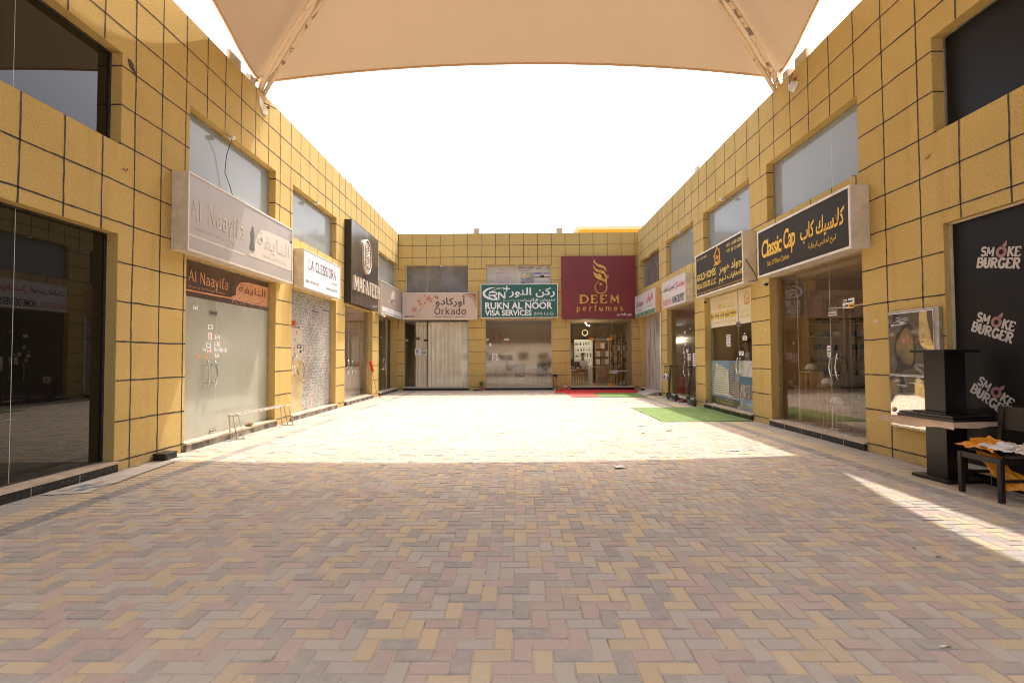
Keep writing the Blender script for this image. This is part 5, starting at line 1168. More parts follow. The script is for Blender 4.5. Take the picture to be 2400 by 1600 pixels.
# chairs of the visa office, seen dimly through its glass
def office_chair(u, d, label):
    t = thing('office_chair', label, 'chair', TB(u, .13, d), 'office chairs in the visa office')
    mb = MB(); fbox(mb, TB, u - .24, u + .24, .55, .64, d - .25, d + .22, BLACKLET); mb.build('seat', t, bevel=.02)
    mb = MB(); fbox(mb, TB, u - .25, u + .25, .70, 1.16, d - .28, d - .22, BLACKLET); mb.build('backrest', t, bevel=.03)
    mb = MB()
    for a in (-.22, .22):
        mb.tube([TB(u + a, .13, d + .2), TB(u + a, .56, d + .2)], .014, STEEL); mb.tube([TB(u + a, .13, d - .22), TB(u + a, .75, d - .25)], .014, STEEL)
    mb.build('leg_frame', t)
office_chair(.15, -.75, 'black office chair just inside the visa office door'); office_chair(1.22, -1.3, 'black office chair deeper in the visa office by the right wall')
t = thing('office_desk', 'long pale desk across the visa office', 'desk', TB(.3, .13, -3.0)); mb = MB(); fbox(mb, TB, -1.1, 1.3, .82, .87, -3.3, -2.6, PALEWOOD); mb.build('desktop', t); mb = MB(); fbox(mb, TB, -1.1, 1.3, .13, .82, -2.75, -2.70, CREAM); mb.build('front_panel', t)

# ---- cap shop: the shelves stand on the party wall on the far side (y = 11.2)
def TS(u, v, d): return Vector((XR + u, 11.20 - d, v))        # u = depth into the shop
SHV = [.48, .76, 1.04, 1.32, 1.60, 1.88, 2.16]
for a_, b_, lab in ((.84, 1.66, 'shelving unit full of caps on the far wall of the cap shop, nearer the glass'), (1.76, 2.95, 'shelving unit full of caps on the far wall of the cap shop, deeper inside')):
    t = thing('display_shelving', lab, 'shelving', TS(a_, .13, .15), 'cap shelving units'); mb = MB(); rect(mb, TS, a_, b_, .14, 2.75, .006, PALEWOOD); mb.build('back_panel', t)
    for v in SHV: mb = MB(); fbox(mb, TS, a_ + .025, b_ - .025, v, v + .022, .008, .26, PALEWOOD); mb.build('shelf', t)
    for u in (a_, b_ - .025): mb = MB(); fbox(mb, TS, u, u + .025, .14, 2.75, .008, .28, PALEWOOD); mb.build('upright', t)
def cap_mesh(mb, T, u, v, d, m, m2, s=1.0):
    c = T(u, v, d); ax = Vector((0, 0, 1))
    mb.lathe(c, [(.092 * s, 0), (.094 * s, .03 * s), (.085 * s, .075 * s), (.06 * s, .105 * s), (.02 * s, .118 * s), (.0, .12 * s)], m, 14, axis=ax)
    out = T(0, 0, 1) - T(0, 0, 0); sd = out.cross(ax)
    vs = []
    for i in range(9):
        a = math.pi * i / 8; vs.append(c + sd * (.088 * s * math.cos(a)) + out * (.05 * s + .105 * s * math.sin(a)) + ax * (.012 * s - .012 * s * abs(math.cos(a)) * -1))
    top = [p + ax * .007 for p in vs]; n_ = len(vs)
    inner = [c + sd * (.088 * s * math.cos(math.pi * i / 8)) + out * (.03 * s * math.sin(math.pi * i / 8)) + ax * .014 for i in range(9)]
    for i in range(8): mb.face([inner[i], inner[i + 1], top[i + 1], top[i]], m2); mb.face([vs[i + 1], vs[i], top[i], top[i + 1]], m2); mb.face([vs[i], vs[i + 1], inner[i + 1], inner[i]], m2)
CAPC = {'black': mat('cap_black', (.012, .012, .014), .8), 'white': mat('cap_white', (.62, .58, .52), .8), 'red': mat('cap_red', (.30, .02, .025), .8), 'navy': mat('cap_navy', (.02, .03, .07), .8), 'khaki': mat('cap_khaki', (.26, .22, .13), .8), 'grey': mat('cap_grey', (.20, .20, .20), .8)}
rr = random.Random(11)
for i, v in enumerate(SHV):
    for u in (.96, 1.16, 1.36, 1.54, 1.90, 2.12, 2.34, 2.56, 2.78):
        cname = rr.choice(['black', 'black', 'white', 'navy', 'khaki', 'grey', 'red'])
        mb = MB(); cap_mesh(mb, TS, u, v + .024, .13, CAPC[cname], CAPC[rr.choice([cname, cname, 'black'])], .98)
        tag(mb.build('cap'), f'{cname} cap on the shelves inside the cap shop', 'cap', f'{cname} caps on the shelves')
for (u, v, d, lab) in ((-10.20, 1.19, -.47, 'white cap on top of the tallest wooden display box'), (-9.55, .93, -.40, 'white cap on the middle wooden display box'), (-9.22, .60, -.36, 'white cap on the lowest wooden display box')):
    mb = MB(); cap_mesh(mb, TR, u, v, d, CAPC['white'], CAPC['khaki'], 1.15); tag(mb.build('cap'), lab, 'cap', 'caps on the display boxes')
def display_box(u0, u1, v1, d, label):
    t = thing('display_box', label, 'display box', TR(u0, .13, d), 'wooden display boxes inside the cap shop'); mb = MB(); w = .018
    for a, b_, c_, e in ((u0, u0 + w, .13, v1), (u1 - w, u1, .13, v1), (u0 + w, u1 - w, v1 - w, v1), (u0 + w, u1 - w, .13, .15)): fbox(mb, TR, a, b_, c_, e, d - .25, d, PALEWOOD)
    mb.build('case', t); mb = MB(); fbox(mb, TR, u0 + w, u1 - w, .15, v1 - w, d - .25, d - .235, WOOD); mb.build('back_panel', t); mb = MB(); um = (u0 + u1) / 2; fbox(mb, TR, um - .009, um + .009, .15, v1 - w, d - .235, d - .004, PALEWOOD); mb.build('divider', t)
display_box(-10.38, -9.98, 1.17, -.34, 'tallest wooden display box in the cap shop'); display_box(-9.70, -9.40, .91, -.30, 'middle wooden display box in the cap shop'); display_box(-9.36, -9.08, .58, -.26, 'lowest wooden display box in the cap shop'); display_box(-10.70, -10.42, .86, -.40, 'wooden display box left of the tallest one')
mb = MB(); fbox(mb, TS, .42, .80, .14, 2.05, .01, .05, mat('brown_board', (.50, .28, .12), .7, col2=(.43, .23, .10), scale=3)); fbox(mb, TS, .58, .74, 1.35, 1.55, .05, .054, mat('pink_paper', (.72, .50, .42), .7)); tag(mb.build('cardboard_sheet'), 'tall brown board with a pink note behind the cap shop glass', 'board')
# ---- perfume shop
def P_(px, py, Y): return ((px - 1215) * Y / 1172.6, 1.5 + (835.5 - py) * Y / 1172.6)
t = thing('lit_shelf', 'white lit shelf of bottles at the back of the perfume shop', 'shelf', TB(3.4, .13, -3.0)); mb = MB(); LIT = mat('white_shelf', (.60, .56, .46), .5, emit=(1, .93, .75), estr=.05)
fbox(mb, TB, 2.98, 3.84, .9, 2.34, -3.30, -3.27, LIT); mb.build('back_panel', t)
SH2 = [1.10, 1.42, 1.73, 2.03, 2.31]
for v in SH2: mb = MB(); fbox(mb, TB, 2.98, 3.84, v, v + .035, -3.27, -2.98, mat('white_shelf_board', (.70, .67, .58), .4, emit=(1, .95, .8), estr=.12)); mb.build('shelf', t)
mb = MB(); fbox(mb, TB, 2.94, 2.98, .13, 2.36, -3.3, -2.95, WC); fbox(mb, TB, 3.84, 3.88, .13, 2.36, -3.3, -2.95, WC); fbox(mb, TB, 2.98, 3.84, .13, .9, -3.3, -3.0, WC); mb.build('side_panel', t)
BOT = [mat('dark_bottle', (.02, .015, .012), .15), mat('amber_bottle', (.30, .13, .03), .15), mat('clear_bottle', (.50, .47, .40), .1), mat('gold_box', (.55, .36, .10), .35, metal=.4), mat('white_box', (.66, .64, .60), .6), mat('black_box', (.02, .02, .022), .5), mat('green_box', (.16, .22, .08), .5)]
rr = random.Random(21)
def bottle(c, k, h, w, label, group):
    mb = MB(); c = Vector(c)
    if k in (0, 1, 2):
        mb.lathe(c, [(w, 0), (w, h * .62), (w * .35, h * .72), (w * .35, h * .8)], BOT[k], 10); mb.lathe(c + Vector((0, 0, h * .8)), [(w * .45, 0), (w * .45, h * .2)], BOT[3], 8)
    else:
        mb.box(c.x - w, c.x + w, c.y - w * .6, c.y + w * .6, c.z, c.z + h, BOT[k]); mb.box(c.x - w * .6, c.x + w * .6, c.y - w * .62, c.y - w * .6, c.z + h * .35, c.z + h * .6, BOT[5 if k != 5 else 3])
    tag(mb.build('perfume_bottle' if k < 3 else 'perfume_box'), label, 'bottle' if k < 3 else 'box', group)
for v in SH2[:-1]:
    x = 3.05
    while x < 3.8:
        bottle(TB(x, v + .036, -3.1), rr.choice((0, 0, 1, 2, 5)), rr.uniform(.12, .22), rr.uniform(.022, .038), 'perfume on the white lit shelf of the perfume shop', 'perfumes on the white lit shelf'); x += rr.uniform(.085, .16)
t = thing('display_rack', 'tall golden rack crowded with perfumes on the right of the shop window', 'rack', TB(4.72, .13, -.9)); mb = MB()
RX = (4.36, 4.62, 4.88, 5.14)
for x in RX: mb.tube([TB(x, .135, -.7), TB(x, 2.55, -.7)], .016, YELLOWM, n=8); mb.tube([TB(x, .135, -1.1), TB(x, 2.4, -1.1)], .016, YELLOWM, n=8)
mb.build('post', t)
RS = [.95, 1.22, 1.49, 1.76, 2.03, 2.30]
for v in RS: mb = MB(); fbox(mb, TB, 4.34, 5.16, v, v + .02, -1.12, -.68, mat('smoky_shelf', (.16, .12, .08), .3)); mb.build('shelf', t)
mb = MB(); fbox(mb, TB, 4.70, 5.16, .80, .84, -1.1, -.62, WC); mb.build('counter_top', t)
for v in RS:
    x = 4.42
    while x < 5.12:
        k = rr.choice((0, 0, 1, 2, 3, 4, 5, 5, 6)); bottle(TB(x, v + .021, -.84), k, rr.uniform(.12, .23), rr.uniform(.025, .045), 'perfume on the tall golden rack of the perfume shop' if k < 3 else 'perfume box on the tall golden rack of the perfume shop', 'perfumes on the golden rack'); x += rr.uniform(.085, .14)
x = 4.74
while x < 5.12: bottle(TB(x, .14, -.75), rr.choice((0, 1, 2, 3)), rr.uniform(.15, .42), rr.uniform(.03, .045), 'perfume on the floor under the golden rack', 'perfumes on the floor under the rack'); x += .085
t = thing('wooden_cabinet', 'brown cubby cabinet with pale boxes at the back of the perfume shop', 'cabinet', TB(4.25, .13, -2.9)); mb = MB(); fbox(mb, TB, 4.0, 4.75, .14, 2.35, -3.0, -2.95, WOOD); mb.build('back_panel', t)
for v in (1.05, 1.45, 1.85, 2.25): mb = MB(); fbox(mb, TB, 4.0, 4.75, v, v + .03, -2.95, -2.62, mat('dark_wood', (.12, .06, .03), .5)); mb.build('shelf', t)
mb = MB(); fbox(mb, TB, 4.0, 4.75, .14, 1.05, -2.95, -2.62, WOOD); mb.build('drawer_front', t)
for k, (u, v) in enumerate(((4.12, 1.08), (4.55, 1.08), (4.12, 1.48), (4.58, 1.48), (4.35, 1.88), (4.35, 1.10), (4.32, 1.49))):
    mb = MB(); fbox(mb, TB, u - .09, u + .09, v + .003, v + .28, -2.9, -2.68, (BOT[4], BOT[4], BOT[2], BOT[4], BOT[4], WOOD, WOOD)[k]); tag(mb.build('gift_box'), 'pale gift box in the brown cubby cabinet', 'box', 'gift boxes in the cubby cabinet')
def stool(u, d, v, r, label, top=YELLOWM, tm=None):
    t = thing('side_table', label, 'table', TB(u, .13, d), 'thin legged yellow tables in the perfume shop'); mb = MB(); mb.lathe(TB(u, v, d), [(r, 0), (r, .025)], tm or top, 18); mb.build('table_top', t)
    for a in (30, 150, 270): mb = MB(); mb.tube([TB(u + r * .9 * math.cos(R(a)), .132, d + r * .9 * math.sin(R(a))), TB(u + r * .6 * math.cos(R(a)), v, d + r * .6 * math.sin(R(a)))], .013, top, n=8); mb.build('leg', t)
stool(2.62, -.55, .86, .18, 'round table nearest the left edge of the perfume shop window', tm=WC); stool(2.98, -.75, .72, .17, 'low yellow table second from the left in the perfume shop'); stool(3.55, -.8, .98, .24, 'tall yellow table in the middle of the perfume shop'); stool(4.46, -.42, .72, .20, 'table with white gift boxes in front of the golden rack', tm=WC)
for k, u in enumerate((4.34, 4.46, 4.58)): mb = MB(); fbox(mb, TB, u - .055, u + .055, .748, .86, -.5, -.4, BOT[4]); blob(mb, TB, u, .80, .025, .025, -.398, BLACKLET); tag(mb.build('gift_box'), 'white gift box on the table before the golden rack', 'box', 'white gift boxes on the table')
t = thing('wire_chair', 'pale wire chair in the middle of the perfume shop', 'chair', TB(3.98, .13, -1.2)); mb = MB(); fbox(mb, TB, 3.80, 4.16, .56, .585, -1.4, -1.05, FADE); mb.build('seat', t, bevel=.01)
mb = MB(); mb.tube([TB(3.82, .57, -1.38), TB(3.80, .95, -1.46), TB(3.98, 1.03, -1.48), TB(4.16, .95, -1.46), TB(4.14, .57, -1.38)], .012, FADE, n=8); [mb.tube([TB(u, .58, -1.38), TB(u, 1.0, -1.47)], .006, FADE, n=6) for u in (3.9, 3.98, 4.06)]; mb.build('backrest', t)
for a, b_ in ((3.74, -.98), (4.22, -.98), (3.76, -1.46), (4.20, -1.46)): mb = MB(); mb.tube([TB(a, .132, b_), TB(3.98 + (a - 3.98) * .7, .565, -1.22 + (b_ + 1.22) * .7)], .012, FADE, n=8); mb.build('leg', t)
t = thing('reception_desk', 'brown reception desk at the back left of the perfume shop', 'desk', TB(2.95, .13, -2.0)); mb = MB(); fbox(mb, TB, 2.5, 3.5, .84, .89, -2.5, -1.9, WOOD); mb.build('desktop', t); mb = MB(); fbox(mb, TB, 2.52, 3.48, .13, .84, -1.98, -1.94, WOOD); mb.build('front_panel', t)
t = thing('computer_monitor', 'black monitor on the reception desk of the perfume shop', 'monitor', TB(2.92, .89, -2.1)); mb = MB(); fbox(mb, TB, 2.74, 3.10, .98, 1.24, -2.14, -2.10, BLACKP); mb.build('screen', t, bevel=.006); mb = MB(); fbox(mb, TB, 2.88, 2.96, .89, .99, -2.16, -2.13, BLACKP); fbox(mb, TB, 2.82, 3.02, .89, .90, -2.2, -2.06, BLACKP); mb.build('stand', t)
t = thing('ring_lamp', 'golden ring lamp hanging high in the perfume shop', 'lamp', TB(3.36, 2.5, -2.0)); mb = MB(); GLOW = mat('lamp_glow', (.9, .8, .5), .4, emit=(1, .75, .35), estr=.18)
mb.tube([TB(3.36 + .14 * math.cos(R(a)), 2.66 + .14 * math.sin(R(a)), -2.0) for a in range(0, 360, 20)], .012, GLOW, n=6, closed=True); mb.build('ring', t); mb = MB(); mb.tube([TB(3.36, 2.80, -2.0), TB(3.36, 3.15, -2.0)], .004, BLACKP, n=5); mb.build('cord', t)
for k, (u, v) in enumerate(((3.34, 3.08), (3.40, 2.98), (3.52, 2.94))): mb = MB(); mb.lathe(TB(u, v, -1.6), [(.03, 0), (.035, .04), (.02, .07)], mat('spot_glow', (.9, .9, .85), .4, emit=(1, .95, .85), estr=2), 10); (lambda L_: (setattr(L_.data, 'energy', 4), setattr(L_.data, 'color', (1, .84, .6)), setattr(L_.data, 'shadow_soft_size', 0.0), setattr(L_, 'location', TB(u, v - .75, -1.6)), COL.objects.link(L_)))(bpy.data.objects.new('spot_lamp_light', bpy.data.lights.new('spot_lamp_light', 'POINT'))); tag(mb.build('spot_lamp'), 'small bright spot lamp high in the perfume shop', 'lamp', 'spot lamps in the perfume shop')

# ---- people (one continuous body each; grown from a skeleton, clothes by region)
def person(name, joints, bones, look, label, loc, clothes, hair):
    """joints: name -> (point, radius); one skin surface from pelvis outwards, materials by the nearest bone"""
    nm = list(joints); me = bpy.data.meshes.new(name); me.from_pydata([Vector(joints[k][0]) for k in nm], [(nm.index(a), nm.index(b)) for a, b in bones], [])
    o = bpy.data.objects.new(name, me); COL.objects.link(o); sk = o.modifiers.new('skin', 'SKIN'); sk.use_smooth_shade = True
    for i, k in enumerate(nm):
        r_ = joints[k][1]; me.skin_vertices[0].data[i].radius = r_ if isinstance(r_, tuple) else (r_, r_); me.skin_vertices[0].data[i].use_root = (i == 0)
    ss = o.modifiers.new('sub', 'SUBSURF'); ss.levels = 2; ss.render_levels = 2
    ev = o.evaluated_get(bpy.context.evaluated_depsgraph_get()); m2 = bpy.data.meshes.new_from_object(ev); bpy.data.objects.remove(o)
    o = bpy.data.objects.new(name, m2); COL.objects.link(o); o.location = loc; m2.materials.clear()
    keys = list(clothes); [m2.materials.append(clothes[k]) for k in keys]
    seg = [(Vector(joints[a][0]), Vector(joints[b][0]), look(a, b)) for a, b in bones]
    for p in m2.polygons:
        best = None; p.use_smooth = True
        for a, b_, kk in seg:
            t_ = max(0, min(1, (p.center - a).dot(b_ - a) / max((b_ - a).length_squared, 1e-9))); dd = (p.center - a.lerp(b_, t_)).length
            if best is None or dd < best[0]: best = (dd, kk)
        p.material_index = keys.index(best[1])
    tag(o, label, 'person'); o['_base'] = tuple(loc)
    if hair: hair(o)
    return o
SKIN = mat('brown_skin', (.24, .12, .07), .6); HAIR = mat('black_hair', (.012, .010, .009), .7); SHIRT = mat('pale_shirt', (.42, .40, .36), .9); TROU = mat('dark_trousers', (.04, .04, .05), .9)
def body(seat):
    """standing or seated figure facing -y, feet at z=0"""
    hz = .47 if seat else .92; kf = -.44 if seat else -.02; J = {}
    J['pelvis'] = ((0, 0, hz + .04), (.16, .12)); J['belly'] = ((0, -.01, hz + .20), (.15, .11)); J['chest'] = ((0, 0, hz + .42), (.17, .12)); J['neck0'] = ((0, .0, hz + .53), (.075, .07)); J['neck'] = ((0, -.01, hz + .60), (.052, .055)); J['head0'] = ((0, -.03, hz + .68), (.072, .088)); J['head1'] = ((0, -.015, hz + .78), (.078, .096)); J['crown'] = ((0, -.01, hz + .86), (.045, .055)); J['nose'] = ((0, -.115, hz + .715), .016)
    B = [('pelvis', 'belly'), ('belly', 'chest'), ('chest', 'neck0'), ('neck0', 'neck'), ('neck', 'head0'), ('head0', 'head1'), ('head1', 'crown'), ('head0', 'nose')]
    for s_, q in ((-1, 'l'), (1, 'r')):
        J['sh' + q] = ((s_ * .19, .01, hz + .46), .065); J['el' + q] = ((s_ * .25, -.06 if seat else .02, hz + .20), .046)
        J['wr' + q] = ((s_ * .14, -.30, hz + .20) if seat else (s_ * .24, -.10, hz - .02), .032); wr = Vector(J['wr' + q][0]); fw = (wr - Vector(J['el' + q][0])).normalized()
        J['pa' + q] = (tuple(wr + fw * .08), (.036, .020)); B += [('chest', 'sh' + q), ('sh' + q, 'el' + q), ('el' + q, 'wr' + q), ('wr' + q, 'pa' + q)]
        for i in range(4):
            of = Vector((0, 1, 0)).cross(fw) * ((i - 1.5) * .020) if abs(fw.y) < .8 else Vector((1, 0, 0)) * ((i - 1.5) * .020)
            p0 = wr + fw * .10 + of; J[f'f{q}{i}'] = (tuple(p0 + fw * (.05 + .01 * (1 - abs(i - 1.4))) + Vector((0, 0, -.012))), .008); B.append(('pa' + q, f'f{q}{i}'))
        J['th' + q] = (tuple(wr + fw * .06 + Vector((-s_ * .045, -.02, .01))), .009); B.append(('wr' + q, 'th' + q))
        J['hp' + q] = ((s_ * .095, -.02, hz), .095); J['kn' + q] = ((s_ * .11, kf, .50 if seat else .48), .062); J['an' + q] = ((s_ * .11, kf + .02, .08), .042); J['to' + q] = ((s_ * .12, kf - .14, .035), .035)
        B += [('pelvis', 'hp' + q), ('hp' + q, 'kn' + q), ('kn' + q, 'an' + q), ('an' + q, 'to' + q)]
    return J, B
def region(a, b):
    if b in ('head0', 'head1', 'crown', 'nose') or b.startswith(('pa', 'f', 'th')) or b == 'neck' or b.startswith('wr'): return 'skin'
    if b.startswith(('hp', 'kn')): return 'trousers'
    if b.startswith(('an', 'to')): return 'trousers'
    return 'shirt'
def hair_cap(z):
    def f(o):
        mb = MB(); c = Vector((0, .008, z))
        for a0 in range(16):
            pass
        rings = [(.090, -.05), (.098, -.01), (.098, .03), (.085, .07), (.055, .098), (.0, .108)]; n_ = 18; vs = []
        for r_, h in rings:
            for q in range(n_):
                t_ = 2 * math.pi * q / n_; lift = .05 if (math.sin(t_) < -.3 and h < .03) else 0
                vs.append(Vector(o['_base']) + c + Vector((r_ * .92 * math.cos(t_), r_ * 1.08 * math.sin(t_), h + lift)))
        mb.mesh(vs, [(j * n_ + q, j * n_ + (q + 1) % n_, (j + 1) * n_ + (q + 1) % n_, (j + 1) * n_ + q) for j in range(len(rings) - 1) for q in range(n_)], HAIR, smooth=True); mb.build('hair', o)
        mb = MB()
        for s_ in (-1, 1): mb.lathe(Vector(o['_base']) + Vector((s_ * .034, -.108, z - .045)), [(.010, 0), (.008, .008), (0, .01)], HAIR, 8, axis=Vector((0, -1, 0)))
        mb.build('eyes', o)
    return f
J, B = body(True)
person('person', J, B, region, 'seated shopkeeper in a pale shirt behind the perfume shop desk', TB(3.32, .30, -2.62), {'skin': SKIN, 'shirt': SHIRT, 'trousers': TROU}, hair_cap(.47 + .80))
t = thing('office_stool', 'dark stool under the seated perfume shopkeeper', 'stool', TB(3.32, .13, -2.62)); mb = MB(); mb.lathe(TB(3.32, .58, -2.62), [(.19, 0), (.19, .06)], BLACKP, 16); mb.build('seat', t); mb = MB(); mb.tube([TB(3.32, .135, -2.62), TB(3.32, .58, -2.62)], .03, STEEL); mb.lathe(TB(3.32, .132, -2.62), [(.2, 0), (.2, .03)], STEEL, 14); mb.build('leg', t)
J, B = body(False)
p_ = person('person', J, B, region, 'man in a pale shirt standing behind the estate agent glass', TR(-13.25, .13, -.62), {'skin': SKIN, 'shirt': SHIRT, 'trousers': TROU}, hair_cap(.92 + .80))
p_.rotation_euler = (0, 0, R(-115))
# fire extinguisher and bench inside the delivery shop
t = thing('fire_extinguisher', 'red fire extinguisher dimly seen through the delivery shop glass', 'extinguisher', TR(-18.05, .13, -.45)); mb = MB(); c = TR(-18.05, .135, -.45); mb.lathe(c, [(.085, 0), (.09, .02), (.09, .50), (.06, .57), (.03, .60)], RED, 16); mb.build('cylinder', t)
mb = MB(); mb.lathe(c + Vector((0, 0, .60)), [(.02, 0), (.025, .06), (.012, .1)], DARKM, 10); mb.tube([c + Vector((0, 0, .66)), c + Vector((0, -.12, .70)), c + Vector((0, -.22, .55)), c + Vector((0, -.24, .30))], .010, BLACKP, n=6); mb.build('hose', t)
mb = MB(); fbox(mb, TR, -18.6, -17.2, .134, .22, -2.0, -.8, ROOM); tag(mb.build('low_plinth'), 'low beige plinth inside the delivery shop', 'plinth')
# ================================================================== THINGS IN THE COURTYARD
def kbox(name, c, sx, sy, sz, rot, m, label, cat, group=None, bevel=.004):
    mb = MB(); M = Matrix.Rotation(rot, 3, 'Z'); mb.box(-sx / 2, sx / 2, -sy / 2, sy / 2, 0, sz, m, T=lambda x, y, z: Vector(c) + M @ Vector((x, y, z)))
    return tag(mb.build(name, loc=c, bevel=bevel), label, cat, group)
# --- two dark pedestal tables, the upper one upside down on the lower
DKT = mat('dark_veneer', (0.013, 0.0095, 0.0085), 0.28, col2=(0.018, 0.013, 0.011), scale=5, stretch=(8, 8, .6))
TC = Vector((5.19, 6.13, 0)); RM = Matrix.Rotation(R(6), 3, 'Z')
TW = lambda x, y, z: TC + RM @ Vector((x, y, z))
t = thing('pedestal_table', 'dark square pedestal table standing on the paving by the steel cabinet', 'table', TC)
mb = MB(); mb.box(-.24, .24, -.24, .24, .001, .035, DKT, T=TW); mb.build('base_plate', t, bevel=.003)
mb = MB(); mb.box(-.135, .135, -.135, .135, .035, .715, DKT, T=TW); mb.build('pedestal', t, bevel=.003)
mb = MB(); mb.box(-.29, .27, -.37, .37, .735, .765, DKT, T=TW); mb.build('table_top', t, bevel=.003)
t = thing('pedestal_table', 'dark square pedestal table turned upside down on top of the other', 'table', TW(0, 0, .77))
mb = MB(); mb.box(-.275, .26, -.35, .36, .769, .795, DKT, T=TW); mb.build('table_top', t, bevel=.003)
mb = MB(); mb.box(-.22, .22, -.22, .22, .795, .815, DKT, T=TW); mb.build('mounting_plate', t, bevel=.002)
mb = MB(); mb.box(-.135, .135, -.135, .135, .815, 1.525, DKT, T=TW); mb.build('pedestal', t, bevel=.003)
mb = MB(); mb.box(-.23, .23, -.23, .23, 1.525, 1.56, DKT, T=TW); mb.build('base_plate', t, bevel=.003)
mb = MB(); rr = random.Random(8)
KR = mat('kraft_paper', (.60, .42, .27), .8, col2=(.52, .36, .22), scale=6)
for (a, b_, hang) in (((-.36, .44), (-.32, -.40), .085), ((-.32, -.40), (.30, -.40), .055)):
    n_ = 12; top = []; bot = []
    for i in range(n_ + 1):
        q = i / n_; x = a[0] + (b_[0] - a[0]) * q; y = a[1] + (b_[1] - a[1]) * q; h = hang * (1 + .25 * math.sin(5 * q) + rr.uniform(-.08, .08)) + (.10 * max(0, q - .8) if hang > .06 else 0)
        top.append(TW(x * .92, y * .92, .733)); bot.append(TW(x * 1.02, y * 1.02, .733 - h))
    for i in range(n_): mb.face([bot[i], bot[i + 1], top[i + 1], top[i]], KR)
mb.face([TW(-.345, .41, .732), TW(-.30, -.37, .732), TW(.28, -.37, .732), TW(.26, .36, .732)], KR)
mb.face([TW(-.36, .44, .728), TW(-.37, .36, .64), TW(-.44, .50, .66), TW(-.40, .50, .735)], KR)
kp = tag(mb.build('wrapping_paper'), 'torn brown wrapping paper hanging under the lower table top', 'paper')
sm = kp.modifiers.new('thick', 'SOLIDIFY'); sm.thickness = .003
# --- dark chair facing the courtyard
t = thing('wooden_chair', 'dark wooden chair with a curved backrest against the burger shop front', 'chair', (5.1, 5.35, 0)); CX0, CX1, CY0, CY1 = 4.88, 5.30, 5.13, 5.58
for (x, y) in ((CX0, CY0), (CX0, CY1)): mb = MB(); mb.bar((x, y, .001), (x, y, .44), .045, .045, DKT, up=Vector((0, 1, 0))); mb.build('leg', t, bevel=.004)
for y in (CY0, CY1): mb = MB(); mb.bar((CX1 + .04, y, .001), (CX1, y, .44), .04, .045, DKT, up=Vector((0, 1, 0))); mb.bar((CX1, y, .43), (CX1 + .06, y, .90), .035, .04, DKT, up=Vector((0, 1, 0))); mb.build('leg', t)
mb = MB(); mb.bar((CX0, CY0, .415), (CX0, CY1, .415), .03, .06, DKT); mb.bar((CX1, CY0, .415), (CX1, CY1, .415), .03, .06, DKT); mb.bar((CX0, CY0, .415), (CX1, CY0, .415), .03, .06, DKT); mb.bar((CX0, CY1, .415), (CX1, CY1, .415), .03, .06, DKT)
mb.bar((CX0, CY0, .22), (CX1, CY0, .22), .022, .03, DKT); mb.bar((CX0, CY1, .22), (CX1, CY1, .22), .022, .03, DKT); mb.build('seat_frame', t)
mb = MB(); vs = []
for i in range(13):
    q = i / 12; y = CY0 - .035 + (CY1 - CY0 + .07) * q; x = CX1 + .075 - .055 * (2 * q - 1) ** 2
    for dx, z in ((0, .68), (.022, .68), (.036, .93), (.012, .93)): vs.append(Vector((x + dx, y, z)))
mb.mesh(vs, [(i * 4 + a, i * 4 + b_, i * 4 + 4 + b_, i * 4 + 4 + a) for i in range(12) for a, b_ in ((0, 1), (1, 2), (2, 3), (3, 0))] + [(0, 3, 2, 1), (48, 49, 50, 51)], DKT, smooth=False); mb.build('backrest', t, merge=True)
# crumpled bags on the chair
def crumple(name, outline, base, m, label, cat, amp, seed, thick=.0, n_=14, group=None):
    """a crumpled sheet: an outline on a grid pushed about by smooth random folds"""
    rr = random.Random(seed); O_ = [Vector(p) for p in outline]; waves = [(Vector((rr.uniform(-1, 1), rr.uniform(-1, 1))) * rr.uniform(6, 16), rr.uniform(0, 6), rr.uniform(.4, 1)) for _ in range(7)]
    vs = []
    for j in range(n_ + 1):
        for i in range(n_ + 1):
            s_, q = i / n_, j / n_
            p = (O_[0].lerp(O_[1], s_)).lerp(O_[3].lerp(O_[2], s_), q); off = Vector((0, 0, 0))
            for w, ph, am in waves: off += Vector((math.sin(w.x * s_ + w.y * q + ph), math.sin(w.y * s_ - w.x * q + ph * 2), abs(math.sin(w.x * q + w.y * s_ + ph * 3)))) * am * amp / 4
            vs.append(p + off)
    w_ = n_ + 1; mb = MB(); mb.mesh(vs, [(j * w_ + i, j * w_ + i + 1, (j + 1) * w_ + i + 1, (j + 1) * w_ + i) for j in range(n_) for i in range(n_)], m, smooth=False)
    o = mb.build(name, loc=base); s2 = o.modifiers.new('thick', 'SOLIDIFY'); s2.thickness = .003
    return tag(o, label, cat, group)
ORB = mat('orange_plastic_bag', (.72, .27, .01), .35); WHB = mat('white_plastic_bag', (.66, .62, .56), .4); CRB = mat('cream_cloth', (.60, .50, .38), .8)
crumple('plastic_bag', [(4.86, 5.60, .47), (5.20, 5.60, .56), (5.24, 5.30, .50), (4.95, 5.28, .45)], (5.05, 5.45, .43), ORB, 'orange plastic bag crumpled on the dark chair', 'bag', .055, 3)
crumple('plastic_bag', [(4.90, 5.46, .42), (5.10, 5.44, .40), (5.20, 5.05, .12), (4.94, 5.12, .08)], (5.02, 5.3, .06), ORB, 'orange plastic bag hanging down through the open seat of the chair', 'bag', .05, 5)
crumple('plastic_bag', [(4.94, 5.46, .49), (5.22, 5.40, .53), (5.20, 5.12, .50), (4.95, 5.16, .46)], (5.05, 5.28, .44), WHB, 'white plastic bag crumpled on the dark chair beside the orange one', 'bag', .06, 9)
crumple('cloth', [(5.02, 5.22, .50), (5.26, 5.24, .54), (5.26, 5.04, .52), (5.04, 5.06, .46)], (5.14, 5.14, .46), CRB, 'cream cloth bundled on the near side of the dark chair', 'cloth', .06, 12)
